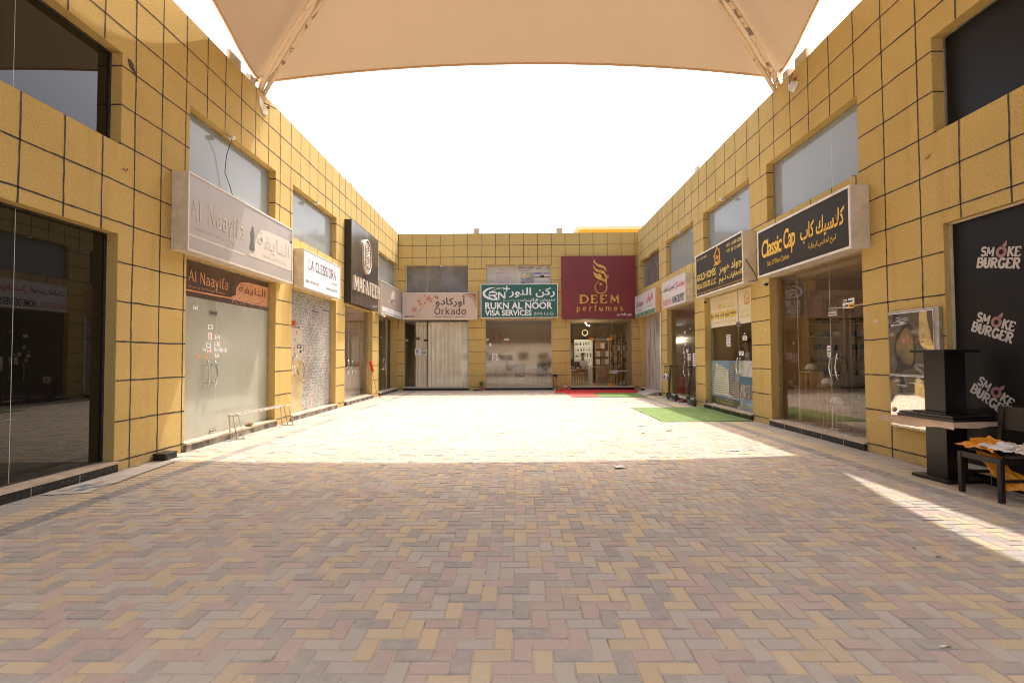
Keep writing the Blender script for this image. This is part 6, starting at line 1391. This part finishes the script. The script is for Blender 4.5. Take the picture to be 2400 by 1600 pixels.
# --- mirror-polished cabinet on the wall
MIRR = bpy.data.materials.new('wavy_mirror_steel'); MIRR.use_nodes = True; n, l = MIRR.node_tree.nodes, MIRR.node_tree.links; b = n['Principled BSDF']; b.inputs['Metallic'].default_value = .9; b.inputs['Roughness'].default_value = .04; b.inputs['Base Color'].default_value = (.74, .71, .66, 1)
tc = n.new('ShaderNodeTexCoord'); nz = n.new('ShaderNodeTexNoise'); nz.inputs['Scale'].default_value = 1.9; nz.inputs['Detail'].default_value = 0.5; l.new(tc.outputs['Object'], nz.inputs['Vector']); bp = n.new('ShaderNodeBump'); bp.inputs['Strength'].default_value = .5; bp.inputs['Distance'].default_value = .055; l.new(nz.outputs[0], bp.inputs['Height']); l.new(bp.outputs[0], b.inputs['Normal'])
t = thing('steel_cabinet', 'mirror polished steel wall cabinet with two locks behind the tables', 'cabinet', TR(-6.93, .48, 0))
mb = MB(); fbox(mb, TR, -7.36, -6.48, .47, 2.12, .003, .050, ALU); mb.build('case', t, bevel=.004)
for v0, v1 in ((1.225, 2.085), (.50, 1.205)): mb = MB(); fbox(mb, TR, -7.33, -6.55, v0, v1, .050, .068, MIRR); mb.build('door', t, bevel=.004)
for v in (1.78, .72): mb = MB(); mb.lathe(TR(-7.26, v, .068), [(.030, 0), (.034, .012), (.018, .018), (.018, .03)], mat('brass_lock', (.45, .36, .2), .3, metal=1), 14, axis=Vector((-1, 0, 0))); mb.build('lock', t)
mb = MB(); PK = mat('pink_print', (.55, .16, .18), .5); blob(mb, TR, -7.04, 1.70, .030, .032, .0695, PK); put_text(mb, TR, arabic('خرطوم حريق'), -6.98, -6.70, 1.705, 1.735, .0695, PK); put_text(mb, TR, 'Fire Hose Cabinet', -6.98, -6.70, 1.665, 1.69, .0695, PK); mb.build('label_print', t)
mb = MB(); rr = random.Random(6)
for k in range(34):
    u = rr.uniform(-7.30, -7.02); v = rr.uniform(1.90, 2.02) if k % 2 else rr.uniform(1.03, 1.16); u = u if k % 4 else u + .3; h = rr.uniform(.004, .011)
    mb.face([TR(u, v, .0692), TR(u + rr.uniform(.05, .13), v + .004, .0692), TR(u + rr.uniform(.05, .12), v + h, .0692), TR(u + .01, v + h, .0692)], PAPER)
mb.build('torn_film', t)
# --- scooters
def scooter(loc, lean_x, label, rz, tint):
    t = thing('kick_scooter', label, 'scooter', loc, 'electric scooters parked by the delivery shop'); M = Matrix.Rotation(rz, 3, 'Z'); L0 = Vector(loc)
    W = lambda x, y, z: L0 + M @ Vector((x + lean_x * z, y, z)); TY = mat('tyre_rubber', (.022, .022, .024), .75); RI = mat('grey_rim', (.10, .10, .10), .4, metal=.5)
    for y in (.42, -.42):
        ax = M @ Vector((1, 0, 0)); c = W(0, y, .112); mb = MB(); mb.lathe(c - ax * .028, [(.070, 0), (.098, .002), (.112, .016), (.112, .040), (.098, .054), (.070, .056)], TY, 22, axis=ax); w = mb.build('wheel', t)
        mb = MB(); mb.lathe(c - ax * .022, [(.012, -.008), (.018, 0), (.068, .004), (.072, .022), (.068, .040), (.018, .044), (.012, .052)], RI, 16, axis=ax); mb.build('rim', w)
    mb = MB(); V = [(-.065, -.34, .125), (.065, -.34, .125), (.075, .22, .13), (-.075, .22, .13)]; mb.face([W(x, y, z + .035) for x, y, z in V], tint); mb.face([W(x, y, z - .025) for x, y, z in V][::-1], BLACKP)
    for i in range(4): a, c_ = V[i], V[(i + 1) % 4]; mb.face([W(a[0], a[1], a[2] - .025), W(c_[0], c_[1], c_[2] - .025), W(c_[0], c_[1], c_[2] + .035), W(a[0], a[1], a[2] + .035)], BLACKP)
    mb.tube([W(0, -.30, .13), W(0, -.42, .112)], .022, BLACKP); mb.build('deck', t)
    mb = MB(); mb.tube([W(0, .20, .14), W(0, .27, .22), W(0, .31, .30)], [.035, .034, .028], BLACKP, n=10); mb.tube([W(0, .42, .115), W(.045, .41, .18), W(0, .36, .27)], .018, BLACKP); mb.tube([W(0, .42, .115), W(-.045, .41, .18), W(0, .36, .27)], .018, BLACKP); mb.build('front_fork', t)
    mb = MB(); mb.tube([W(0, .36, .22), W(0, .315, .42), W(0, .12, 1.14)], [.034, .027, .024], BLACKP, n=12); mb.tube([W(0, .33, .40), W(-.0, .42, .56), W(0, .36, .72), W(0, .25, .80)], .006, BLACKP, n=6); mb.build('stem', t)
    mb = MB(); mb.tube([W(-.225, .10, 1.145), W(-.05, .12, 1.15), W(.05, .12, 1.15), W(.225, .10, 1.145)], .014, BLACKP, n=8); [mb.tube([W(s_ * .13, .105, 1.147), W(s_ * .235, .10, 1.145)], .021, DARKM, n=8) for s_ in (-1, 1)]
    mb.lathe(W(0, .115, 1.155), [(.03, 0), (.032, .02), (.02, .03)], DARKM, 10); mb.tube([W(.11, .11, 1.15), W(.17, .20, 1.13)], .006, DARKM, n=6); mb.build('handlebar', t)
    for y, a0, a1 in ((-.42, 60, 185), (.42, 20, 120)):
        mb = MB(); pts = arc(0, 0, .132, .132, a0, a1, 8)
        for i in range(8):
            (p, q), (p2, q2) = pts[i], pts[i + 1]; mb.face([W(-.03, y + p, .112 + q), W(.03, y + p, .112 + q), W(.03, y + p2, .112 + q2), W(-.03, y + p2, .112 + q2)], BLACKP)
        o = mb.build('mudguard', t); s2 = o.modifiers.new('thick', 'SOLIDIFY'); s2.thickness = .004
    mb = MB(); mb.tube([W(-.06, -.05, .11), W(-.16, -.02, .0)], .009, STEEL); mb.build('kickstand', t)
    return t
scooter((5.24, 16.99, .002), .01, 'slim black scooter with a helmet hanging from its handlebar', 0, mat('grey_grip_tape', (.06, .06, .06), .9))
s2 = scooter((5.28, 15.27, .002), .05, 'black scooter with orange reflector by the estate agent pillar', R(-6), MATS['grey_grip_tape'])
mb = MB(); mb.box(5.27, 5.29, 14.93, 14.99, .10, .15, mat('orange_reflector', (.75, .16, .02), .3)); mb.build('reflector', s2)
# helmet on its strap
t = thing('bike_helmet', 'white patterned helmet hanging from the slim scooter', 'helmet', (5.08, 17.06, .70)); HM = mat('patterned_helmet', (.66, .64, .60), .35, col2=(.16, .10, .10), scale=16, detail=1, lo=.5, hi=.54)
mb = MB(); mb.lathe((5.08, 17.06, .70), [(.105, 0), (.122, .04), (.122, .10), (.10, .16), (.06, .195), (0, .205)], HM, 18, axis=Vector((-.25, -.25, 1))); mb.lathe((5.08, 17.06, .70), [(.10, .001), (.09, .03), (.0, .12)], BLACKP, 16, axis=Vector((-.25, -.25, 1))); mb.build('shell', t)
mb = MB(); mb.tube([(5.02, 17.05, .78), (5.03, 17.08, .95), (5.06, 17.10, 1.135)], .007, BLACKP, n=6); mb.tube([(5.12, 17.05, .82), (5.09, 17.08, .98), (5.06, 17.10, 1.135)], .007, BLACKP, n=6); mb.build('strap', t)
kbox('brick', (5.36, 16.36, .001), .11, .20, .075, R(8), mat('red_brick', (.30, .095, .05), .9, col2=(.24, .08, .05), scale=14), 'red brick lying on the paving between the two scooters', 'brick')
t = thing('wheeled_rod', 'small grey wheel on a rod lying on the estate agent doorstep', 'wheel', TR(-14.5, .136, .03)); mb = MB(); mb.lathe(TR(-14.52, .185, .02), [(.025, 0), (.048, .002), (.05, .03), (.025, .032)], mat('grey_rubber', (.12, .11, .105), .7), 18, axis=Vector((-.85, .5, 0))); mb.build('wheel', t); mb = MB(); mb.tube([TR(-14.50, .185, .035), TR(-13.7, .148, .03)], .011, STEEL); mb.build('rod', t)
# --- mats
TURF = bpy.data.materials.new('artificial_turf'); TURF.use_nodes = True; n, l = TURF.node_tree.nodes, TURF.node_tree.links; b = n['Principled BSDF']; b.inputs['Roughness'].default_value = .9
tc = n.new('ShaderNodeTexCoord'); nz = n.new('ShaderNodeTexNoise'); nz.inputs['Scale'].default_value = 150; nz.inputs['Detail'].default_value = 3; nb = n.new('ShaderNodeTexNoise'); nb.inputs['Scale'].default_value = 2.2; nb.inputs['Detail'].default_value = 6
cm = n.new('ShaderNodeMix'); cm.data_type = 'RGBA'; cm.inputs['A'].default_value = (.085, .15, .03, 1); cm.inputs['B'].default_value = (.13, .195, .048, 1); l.new(tc.outputs['Object'], nz.inputs['Vector']); l.new(tc.outputs['Object'], nb.inputs['Vector'])
r_ = n.new('ShaderNodeMapRange'); r_.inputs['From Min'].default_value = .3; r_.inputs['From Max'].default_value = .7; l.new(nz.outputs[0], r_.inputs[0]); l.new(r_.outputs[0], cm.inputs['Factor'])
c2 = n.new('ShaderNodeMix'); c2.data_type = 'RGBA'; c2.inputs['B'].default_value = (.24, .26, .10, 1); r2 = n.new('ShaderNodeMapRange'); r2.inputs['From Min'].default_value = .5; r2.inputs['From Max'].default_value = .8; r2.inputs['To Max'].default_value = .6; l.new(nb.outputs[0], r2.inputs[0]); l.new(r2.outputs[0], c2.inputs['Factor']); l.new(cm.outputs['Result'], c2.inputs['A']); l.new(c2.outputs['Result'], b.inputs['Base Color'])
bp = n.new('ShaderNodeBump'); bp.inputs['Distance'].default_value = .01; bp.inputs['Strength'].default_value = .8; l.new(nz.outputs[0], bp.inputs['Height']); l.new(bp.outputs[0], b.inputs['Normal'])
def mat_sheet(name, outline, h, m, label, cat, group=None, wave=.004, seed=1, blades=False):
    """thin floor covering with a slightly wavy surface and an uneven edge"""
    rr = random.Random(seed); O_ = [Vector((*p, 0)) for p in outline]; n_ = 26; vs = []
    for j in range(n_ + 1):
        for i in range(n_ + 1):
            s_, q = i / n_, j / n_; p = O_[0].lerp(O_[1], s_).lerp(O_[3].lerp(O_[2], s_), q); e = i in (0, n_) or j in (0, n_)
            vs.append(p + Vector((rr.uniform(-.006, .006) if e else 0, rr.uniform(-.006, .006) if e else 0, h + abs(math.sin(s_ * 9 + seed) * math.sin(q * 7)) * wave)))
    w_ = n_ + 1; mb = MB(); mb.mesh(vs, [(j * w_ + i, j * w_ + i + 1, (j + 1) * w_ + i + 1, (j + 1) * w_ + i) for j in range(n_) for i in range(n_)], m)
    ed = [j for j in range(w_)] + [j * w_ + n_ for j in range(1, w_)] + [n_ * w_ + i for i in range(n_ - 1, -1, -1)] + [j * w_ for j in range(n_ - 1, 0, -1)]
    for k in range(len(ed)):
        a, b_ = vs[ed[k]], vs[ed[(k + 1) % len(ed)]]; mb.face([b_, a, Vector((a.x, a.y, .001)), Vector((b_.x, b_.y, .001))], DARKM)
    if blades:
        (x0, y0), (x1, y1) = outline[0], outline[2]
        for k in range(5200):
            s_, q = rr.random(), rr.random(); p = O_[0].lerp(O_[1], s_).lerp(O_[3].lerp(O_[2], s_), q) + Vector((0, 0, h + .002)); a = rr.uniform(0, 6.28); d_ = Vector((math.cos(a), math.sin(a), 0)) * .006
            mb.face([p - d_, p + d_, p + Vector((rr.uniform(-.012, .012), rr.uniform(-.012, .012), rr.uniform(.008, .014)))], m)
    return tag(mb.build(name), label, cat, group)
mat_sheet('turf_mat', [(3.32, 11.47), (5.40, 11.50), (5.42, 14.62), (3.31, 14.54)], .012, TURF, 'big green turf mat in front of the estate agent doorstep', 'mat', 'green turf mats', seed=2)
mat_sheet('turf_mat', [(3.06, 18.38), (4.80, 18.46), (4.78, 20.38), (3.10, 20.42)], .012, TURF, 'small green turf mat beside the red carpet', 'mat', 'green turf mats', seed=3)
CARP = mat('red_carpet_pile', (.50, .018, .022), .95, col2=(.42, .015, .02), scale=5, bump=.4, bscale=120)
mat_sheet('red_carpet', [(1.55, 20.55), (5.00, 20.50), (5.36, 22.45), (1.75, 22.45)], .010, CARP, 'long red carpet along the perfume shop doorstep', 'carpet', 'red carpets', seed=4)
mat_sheet('red_carpet', [(2.04, 18.38), (3.02, 18.36), (3.06, 20.46), (1.98, 20.42)], .010, mat('paler_red_carpet', (.52, .07, .06), .95, bump=.4, bscale=120), 'short paler red carpet next to the small green mat', 'carpet', 'red carpets', seed=5)  # lighter, less saturated red than the long carpet
mb = MB(); RAMP = mat('grey_ramp_board', (.40, .36, .31), .7, col2=(.30, .26, .22), scale=5)
V = [(4.86, 19.12, .004), (5.44, 19.20, .15), (5.44, 20.75, .15), (4.90, 20.55, .004)]
mb.face(V, RAMP); mb.face([(x, y, z + .0) if False else (x, y, max(.002, z - .02)) for x, y, z in V][::-1], RAMP); mb.face([V[0], (V[0][0], V[0][1], .002), (V[1][0], V[1][1], .002), V[1]][::-1], RAMP); mb.face([V[3], V[2], (V[2][0], V[2][1], .002), (V[3][0], V[3][1], .002)], RAMP)
tag(mb.build('ramp'), 'grey ramp board leading up to the whitewashed shop', 'ramp')
# --- near the back wall
t = thing('potted_plant', 'small spiky plant in a square terracotta pot by the back pillar', 'plant', (-1.58, 22.28, 0)); mb = MB(); TERR = mat('terracotta', (.36, .16, .09), .8)
for z0, z1, a, b_ in ((.0, .17, .085, .115), (.17, .21, .125, .125)):
    vs = [Vector((-1.58 + sx * q, 22.28 + sy * q, z)) for z, q in ((z0 + .002, a), (z1, b_)) for sx, sy in ((-1, -1), (1, -1), (1, 1), (-1, 1))]; mb.mesh(vs, [(0, 3, 2, 1), (4, 5, 6, 7), (0, 1, 5, 4), (1, 2, 6, 5), (2, 3, 7, 6), (3, 0, 4, 7)], TERR)
mb.build('pot', t); mb = MB(); LEAF = mat('dusty_leaf', (.10, .14, .045), .6, col2=(.16, .17, .07), scale=8); rr = random.Random(3)
for k in range(46):
    a = rr.uniform(0, 6.28); e = rr.uniform(.05, .20); h = rr.uniform(.10, .26); p = Vector((-1.58 + rr.uniform(-.05, .05), 22.28 + rr.uniform(-.05, .05), .20)); d_ = Vector((math.cos(a), math.sin(a), 0)); sd = Vector((-d_.y, d_.x, 0)) * .012
    m_ = p + d_ * e * .5 + Vector((0, 0, h * .75)); tp = p + d_ * e + Vector((0, 0, h)); mb.face([p - sd, p + sd, m_ + sd], LEAF); mb.face([p - sd, m_ + sd, m_ - sd], LEAF); mb.face([m_ - sd, m_ + sd, tp], LEAF)
mb.build('leaves', t)
kbox('rubber_pad', (-1.80, 22.33, .001), .30, .16, .05, 0, BLACKP, 'flat black rubber pad beside the potted plant', 'pad')
t = thing('ash_stand', 'black iron stand with splayed legs left of the perfume shop', 'stand', (1.69, 22.26, 0)); mb = MB(); mb.lathe((1.69, 22.26, .60), [(.14, 0), (.15, .02), (.15, .035)], DARKM, 16); mb.build('top_tray', t)
for k in range(4):
    a = R(45 + 90 * k); c_ = Vector((math.cos(a), math.sin(a), 0)); o_ = Vector((1.69, 22.26, 0)); mb = MB(); mb.tube([o_ + c_ * .19 + Vector((0, 0, .012)), o_ + c_ * .10 + Vector((0, 0, .10)), o_ + c_ * .06 + Vector((0, 0, .34)), o_ + c_ * .11 + Vector((0, 0, .60))], .012, DARKM, n=8); mb.build('leg', t)
kbox('ash_box', (1.70, 22.26, .636), .16, .12, .08, .1, BLACKP, 'black box on top of the iron stand', 'box')
t = thing('paint_bucket', 'white and red bucket with a wire handle by the perfume shop', 'bucket', (2.17, 22.24, .012)); mb = MB(); mb.lathe((2.17, 22.24, .012), [(.085, 0), (.10, .03)], PAPER, 16); mb.lathe((2.17, 22.24, .012), [(.1005, .03), (.105, .11)], RED, 16); mb.lathe((2.17, 22.24, .012), [(.105, .11), (.108, .165), (.112, .165), (.112, .18), (.0, .18)], PAPER, 16); mb.build('tub', t); mb = MB(); mb.tube([(2.17 + .10 * math.cos(R(a)), 22.24, .17 + .12 * math.sin(R(a))) for a in range(0, 181, 15)], .005, DARKM, n=6); mb.build('handle', t)
mb = MB(); mb.lathe((1.97, 22.22, .012), [(.035, 0), (.045, .09), (.04, .09), (.03, .01)], RED, 12); tag(mb.build('cup'), 'small red cup beside the white and red bucket', 'cup')
# --- left side
TRS = mat('scuffed_white_metal', (.58, .55, .50), .45, metal=.3, col2=(.36, .32, .27), scale=11)
t = thing('metal_trestle', 'long low aluminium trestle frame by the frosted shop step', 'trestle', (-5.2, 10.2, 0)); mb = MB()
for x in (-5.30, -5.14): mb.bar((x, 9.18, .45), (x + .08, 11.18, .45), .024, .024, TRS)
mb.build('rail', t)
for y in (9.22, 11.08):
    mb = MB(); q = .06 if y < 10 else .10
    for x, dx in ((-5.31, .0), (-5.24, .05), (-5.14, .07)): mb.bar((x + (.0 if y < 10 else .07), y, .44), (x + dx + (.0 if y < 10 else .07), y + q, .012), .024, .012, TRS)
    mb.bar((-5.34 + (.0 if y < 10 else .07), y + q, .012), (-5.03 + (.0 if y < 10 else .07), y + q, .012), .022, .014, TRS); mb.bar((-5.32, y, .44), (-5.05, y, .44), .022, .016, TRS); mb.build('leg_frame', t)
mb = MB(); rr = random.Random(4); STN = mat('brown_stone', (.30, .20, .10), .9, col2=(.20, .13, .07), scale=20, bump=.6, bscale=30)
bm_ = bmesh.new(); bmesh.ops.create_icosphere(bm_, subdivisions=3, radius=1); P0 = TL(10.08, .17, -.03)
vs = [P0 + Vector((v.co.x * .06, v.co.y * .10, v.co.z * .042)) * (1 + .16 * math.sin(v.co.x * 4 + v.co.y * 3) + .12 * math.sin(v.co.z * 6 + v.co.y * 5)) for v in bm_.verts]; mb.mesh(vs, [tuple(v.index for v in f.verts) for f in bm_.faces], STN, smooth=True); bm_.free(); tag(mb.build('stone'), 'brown stone holding the frosted shop door on its step', 'stone')
t = thing('bait_station', 'black pest bait box at the foot of the left pillar', 'bait box', (-5.25, 7.47, 0)); mb = MB(); mb.box(-5.345, -5.16, 7.34, 7.60, .002, .075, BLACKP); mb.build('box', t, bevel=.012); mb = MB(); mb.box(-5.35, -5.15, 7.33, 7.61, .076, .10, BLACKP); mb.build('lid', t, bevel=.01); mb = MB(); mb.box(-5.148, -5.145, 7.36, 7.40, .015, .05, DARKM); mb.build('entry_hole', t)
t = thing('cardboard_sheet', 'flattened pale cardboard strip lying along the black tinted shop step', 'cardboard', (-5.05, 6.45, 0)); PCB = mat('pale_cardboard', (.46, .42, .36), .85, col2=(.38, .33, .27), scale=4)
mb = MB()
for (a, z) in (([(-5.26, 5.50), (-4.80, 5.60), (-4.98, 6.95), (-5.25, 7.10)], .006), ([(-5.10, 5.9), (-4.82, 5.95), (-4.96, 7.30), (-5.12, 7.28)], .012)):
    mb.face([(x, y, z) for x, y in a], PCB)
mb.build('sheet', t); mb = MB(); rr = random.Random(2)
for k, m_ in enumerate((FADG, mat('faded_blue_print', (.20, .22, .30), .7), mat('faded_red_print', (.38, .24, .2), .7), MATS['faded_blue_print'], FADG, FADG)): x = -5.2 + .06 * k; y = 5.66 + .16 * (k % 3); mb.face([(x, y, .0135), (x + .09, y + .02, .0135), (x + .085, y + .15, .0135), (x - .01, y + .14, .0135)], m_)
mb.build('print', t)
t = thing('floor_squeegee', 'red headed squeegee leaning upside down on the pillar by the emblem shop', 'squeegee', TL(18.5, 0, .2)); mb = MB(); mb.bar(TL(18.14, 1.36, .05), TL(18.30, .98, .09), .09, .05, RED); mb.build('head', t, bevel=.01); mb = MB(); mb.tube([TL(18.24, 1.02, .08), TL(18.52, .22, .17)], .011, mat('grey_handle', (.30, .28, .26), .4)); mb.build('handle', t); mb = MB(); mb.tube([TL(18.52, .22, .17), TL(18.60, .06, .24), TL(18.66, .01, .30)], .016, mat('orange_grip', (.70, .12, .03), .4)); mb.build('grip', t)
# cameras, pipe, cables
def cctv(T, u, v, label, m):
    t = thing('security_camera', label, 'camera', T(u, v, .05), 'security cameras under the signs'); mb = MB(); mb.lathe(T(u, v + .03, .10), [(.05, 0), (.05, .03)], CREAM, 14); mb.bar(T(u, v + .045, .002), T(u, v + .045, .10), .03, .03, CREAM); mb.build('mount', t)
    mb = MB(); mb.lathe(T(u, v + .03, .10), [(.046, 0), (.044, -.025), (.03, -.048), (0, -.056)], m, 14); mb.build('dome', t)
cctv(TR, -14.28, 3.02, 'black dome camera under the charcoal estate agent sign', BLACKP); cctv(TR, -10.80, 3.02, 'black dome camera under the left end of the cap shop sign', BLACKP)
t = thing('security_camera', 'cream bullet camera under the taupe corner sign', 'camera', TL(18.9, 3.05, .1), 'security cameras under the signs'); mb = MB(); mb.tube([TL(18.80, 3.14, .22), TL(19.02, 3.05, .34)], .045, CREAM, n=12); mb.build('housing', t); mb = MB(); mb.bar(TL(18.95, 3.20, .0), TL(18.92, 3.13, .25), .03, .03, CREAM); mb.build('mount', t)
mb = MB(); mb.tube([TR(-18.98, 3.15, .03), TR(-18.98, .34, .03), TR(-18.97, .25, .06)], .022, WHITE, n=10); [mb.tube([TR(-18.98, v, .0), TR(-18.98, v, .045)], .028, WHITE, n=10) for v in (.6, 1.6, 2.6)]; tag(mb.build('drain_pipe'), 'thin white pipe down the pillar beside the whitewashed shop', 'pipe')
mb = MB(); mb.tube([TL(9.20, 5.60, .05), TL(9.22, 5.30, -.06), TL(9.24, 4.98, -.10), TL(9.36, 4.78, -.08), TL(9.32, 4.43, .05)], .007, BLACKP, n=6); tag(mb.build('hanging_cable'), 'thin dark cable hanging across the upper window over the tailor sign', 'cable', 'loose cables on the fronts')
mb = MB(); mb.tube([TR(-11.40, 3.7, .25), TR(-11.3, 3.35, .10), TR(-11.28, 3.2, .05), TR(-11.44, 3.18, .2)], .010, BLACKP, n=6); tag(mb.build('hanging_cable'), 'black cable looping behind the end of the charcoal estate agent sign', 'cable', 'loose cables on the fronts')
mb = MB(); HOLE = mat('broken_plaster', (.05, .035, .025), .95, col2=(.14, .09, .05), scale=25)
mb.face([TL(u, v, .004) for u, v in ((6.74, 5.64), (6.77, 5.55), (6.84, 5.51), (6.88, 5.46), (6.91, 5.52), (6.87, 5.58), (6.85, 5.63), (6.79, 5.66))], HOLE); mb.build('broken_hole', bl)
for T, par, pts in ((TL, bl, ((6.73, 4.10),)), (TR, br, ((-6.63, 4.14),))):
    for u, v in pts: mb = MB(); mb.tube([T(u + .035 * math.cos(R(a)), v + .03 * math.sin(R(a)), .012) for a in range(200, 400, 20)], .006, RUST, n=6); mb.build('hook', par)
for u, v, T, par in ((-7.72, 2.0, TR, br), (-11.1, 2.05, TR, br), (-15.0, 2.0, TR, br), (-2.05, 2.05, TB, bb), (1.75, 2.05, TB, bb), (11.3, 1.75, TL, bl)): mb = MB(); fbox(mb, T, u, u + .09, v, v + .035, .0, .004, FADW); mb.build('unit_plate', par)
# --- litter
def litter(c, sx, sy, m, label, seed, cat='paper', amp=.012):
    x, y = c; crumple('litter', [(x - sx / 2, y - sy / 2, .006), (x + sx / 2, y - sy / 2 + .03, .006), (x + sx / 2 - .02, y + sy / 2, .008), (x - sx / 2 + .02, y + sy / 2, .006)], (x, y, 0), m, label, cat, amp, seed, n_=6, group='litter on the paving')
litter((2.68, 10.86), .15, .10, PAPER, 'scrap of white paper on the sunlit paving left of the big mat', 1); litter((2.47, 9.80), .10, .10, PAPER, 'crumpled white cup sleeve lying on the sunlit paving', 2, amp=.04); litter((3.05, 10.07), .13, .10, FADW, 'cream food tray on the sunlit paving nearest the big mat', 3, amp=.03)
litter((3.40, 7.95), .24, .10, PAPER, 'long white sheet near the corner of the sunlit paving', 4); litter((1.38, 6.80), .15, .16, mat('grey_paper', (.5, .49, .46), .7), 'grey folded paper on the shaded paving near the shadow edge', 5); litter((1.30, 12.1), .20, .3, PAPER, 'torn white scraps in the middle of the sunlit paving', 6, amp=.02)
litter((-1.54, 7.24), .07, .05, CARDB, 'tiny brown wrapper on the edge of the canopy shadow', 7)
for k, (x, y, a) in enumerate(((2.16, 2.63, .1), (2.81, 2.64, .0))):
    mb = MB(); mb.tube([(x, y, .006), (x + .035, y + .004, .006)], .005, PAPER, n=8); mb.tube([(x + .035, y + .004, .006), (x + .06, y + .006, .006)], .0052, mat('filter_tip', (.5, .27, .12), .8), n=8); tag(mb.build('cigarette_butt'), ('white cigarette butt on the paving, left of the two', 'cigarette butt with an orange tip on the paving, right of the two')[k], 'cigarette butt', 'cigarette butts')
for k, (x, y) in enumerate(((3.06, 3.95), (3.1, 3.78), (1.95, 6.4))):
    mb = MB(); mb.face([(x, y, .004), (x + .03, y - .006, .006), (x + .04, y + .012, .003), (x + .012, y + .018, .008)], mat('dry_leaf', (.07, .05, .03), .9)); tag(mb.build('dry_leaf'), 'dark dry leaf scrap on the shaded paving', 'leaf', 'dry leaf scraps')
# ================================================================== BEHIND THE VIEWER (mirrored in the shop glass)
def car(loc, label, paint, L=4.8, H=1.85, sedan=False):
    t = thing('parked_car', label, 'car', loc, 'cars parked at the open end of the courtyard'); X0, Y0, _ = loc; DG = mat('car_window', (.015, .017, .018), .05)
    W = lambda x, y, z: Vector((X0 + x, Y0 + y, z))
    lo = [(-L / 2, .45), (-L / 2 + .05, .80), (-L / 2 + .15, 1.02), (-L * .22, 1.08), (L * .36, 1.08), (L / 2 - .08, 1.0), (L / 2, .75), (L / 2 - .03, .42)]
    hi = [(-L * .24, 1.07), (-L * .10, H - .06), (-L * .02, H), (L * (.12 if sedan else .38), H), (L * (.26 if sedan else .45), H - .12), (L * (.38 if sedan else .475), 1.07)]
    mb = MB(); T = lambda u, v, d: W(u, d, v)
    pts = lo + [(L * .42, .36), (L * .24, .36), (-L * .24, .36), (-L * .42, .36)]
    mb.prism(pts[::-1], T, -.90, .90, paint)
    vs0 = [W(u, -.86 + (v - 1.07) * .22, v) for u, v in hi]; vs1 = [W(u, .86 - (v - 1.07) * .22, v) for u, v in hi]; n_ = len(hi)
    mb.face(vs0, paint); mb.face(vs1[::-1], paint)
    for i in range(n_): j = (i + 1) % n_; mb.face([vs0[i], vs1[i], vs1[j], vs0[j]], paint)
    mb.build('body', t, bevel=.04)
    for s_ in (-1, 1):
        yy = lambda v, e=.006: s_ * (.86 - (v - 1.07) * .22 + e)
        for a in ([(-.19, 1.12), (-.085, H - .12), (.02, H - .09), (.02, 1.12)], [(.04, 1.12), (.04, H - .09), (.12 if sedan else .22, H - .09), (.22 if sedan else .24, 1.12)]) + (() if sedan else ([(.26, 1.12), (.24, H - .09), (.37, H - .1), (.42, 1.12)],)):
            mb = MB(); f = [W(u * L, yy(v), v) for u, v in a]; mb.face(f if s_ > 0 else f[::-1], DG); mb.build('side_window', t)
        for x in (-L * .32, L * .31):
            mb = MB(); mb.lathe(W(x, s_ * .70, .34), [(.20, 0), (.33, .02), (.34, .05), (.34, .18), (.32, .21), (.20, .215)], mat('tyre_rubber', (.022, .022, .024), .75), 22, axis=Vector((0, s_, 0))); w = mb.build('wheel', t)
            mb = MB(); mb.lathe(W(x, s_ * .70, .34), [(.05, .22), (.20, .20), (.21, .214), (.19, .225), (.05, .23), (0, .23)], ALU, 18, axis=Vector((0, s_, 0))); mb.build('rim', w)
        for u, v, nm, m_ in ((.02 * L, .98, 'door_handle', DARKM), (.24 * L, .98, 'door_handle', DARKM), (-.185 * L, 1.12, 'wing_mirror', paint)):
            mb = MB(); e = .92 if nm == 'door_handle' else 1.0; mb.box(X0 + u - .09, X0 + u + .09, Y0 + min(s_ * .88, s_ * e), Y0 + max(s_ * .88, s_ * e), v - (.015 if e < 1 else .08), v + (.015 if e < 1 else .08), m_); mb.build(nm, t, bevel=.01)
    return t
car((-2.3, -8.2, -.08), 'white four wheel drive parked behind the viewer, mirrored in the visa office glass', mat('white_car_paint', (.72, .71, .68), .25, coat=.8))
car((4.6, -9.4, -.08), 'dark grey saloon parked behind the viewer, mirrored in the visa office glass', mat('grey_car_paint', (.06, .06, .065), .25, coat=.8), L=4.6, H=1.45, sedan=True)
fb = thing('roadside_building', 'long pale building across the car park behind the viewer', 'building', (0, -75, 0)); PB = mat('pale_facade', (.60, .52, .42), .85, col2=(.52, .45, .36), scale=.4)
mb = MB(); mb.box(-40, 30, -85, -75, -.1, 4.2, PB); mb.box(-40.2, 30.2, -85.2, -74.8, 4.2, 4.5, HCR); mb.build('wall', fb)
for k in range(14): mb = MB(); mb.box(-38 + k * 4.8, -35.6 + k * 4.8, -75.06, -74.99, .8, 2.4, TINT); mb.build('window', fb)
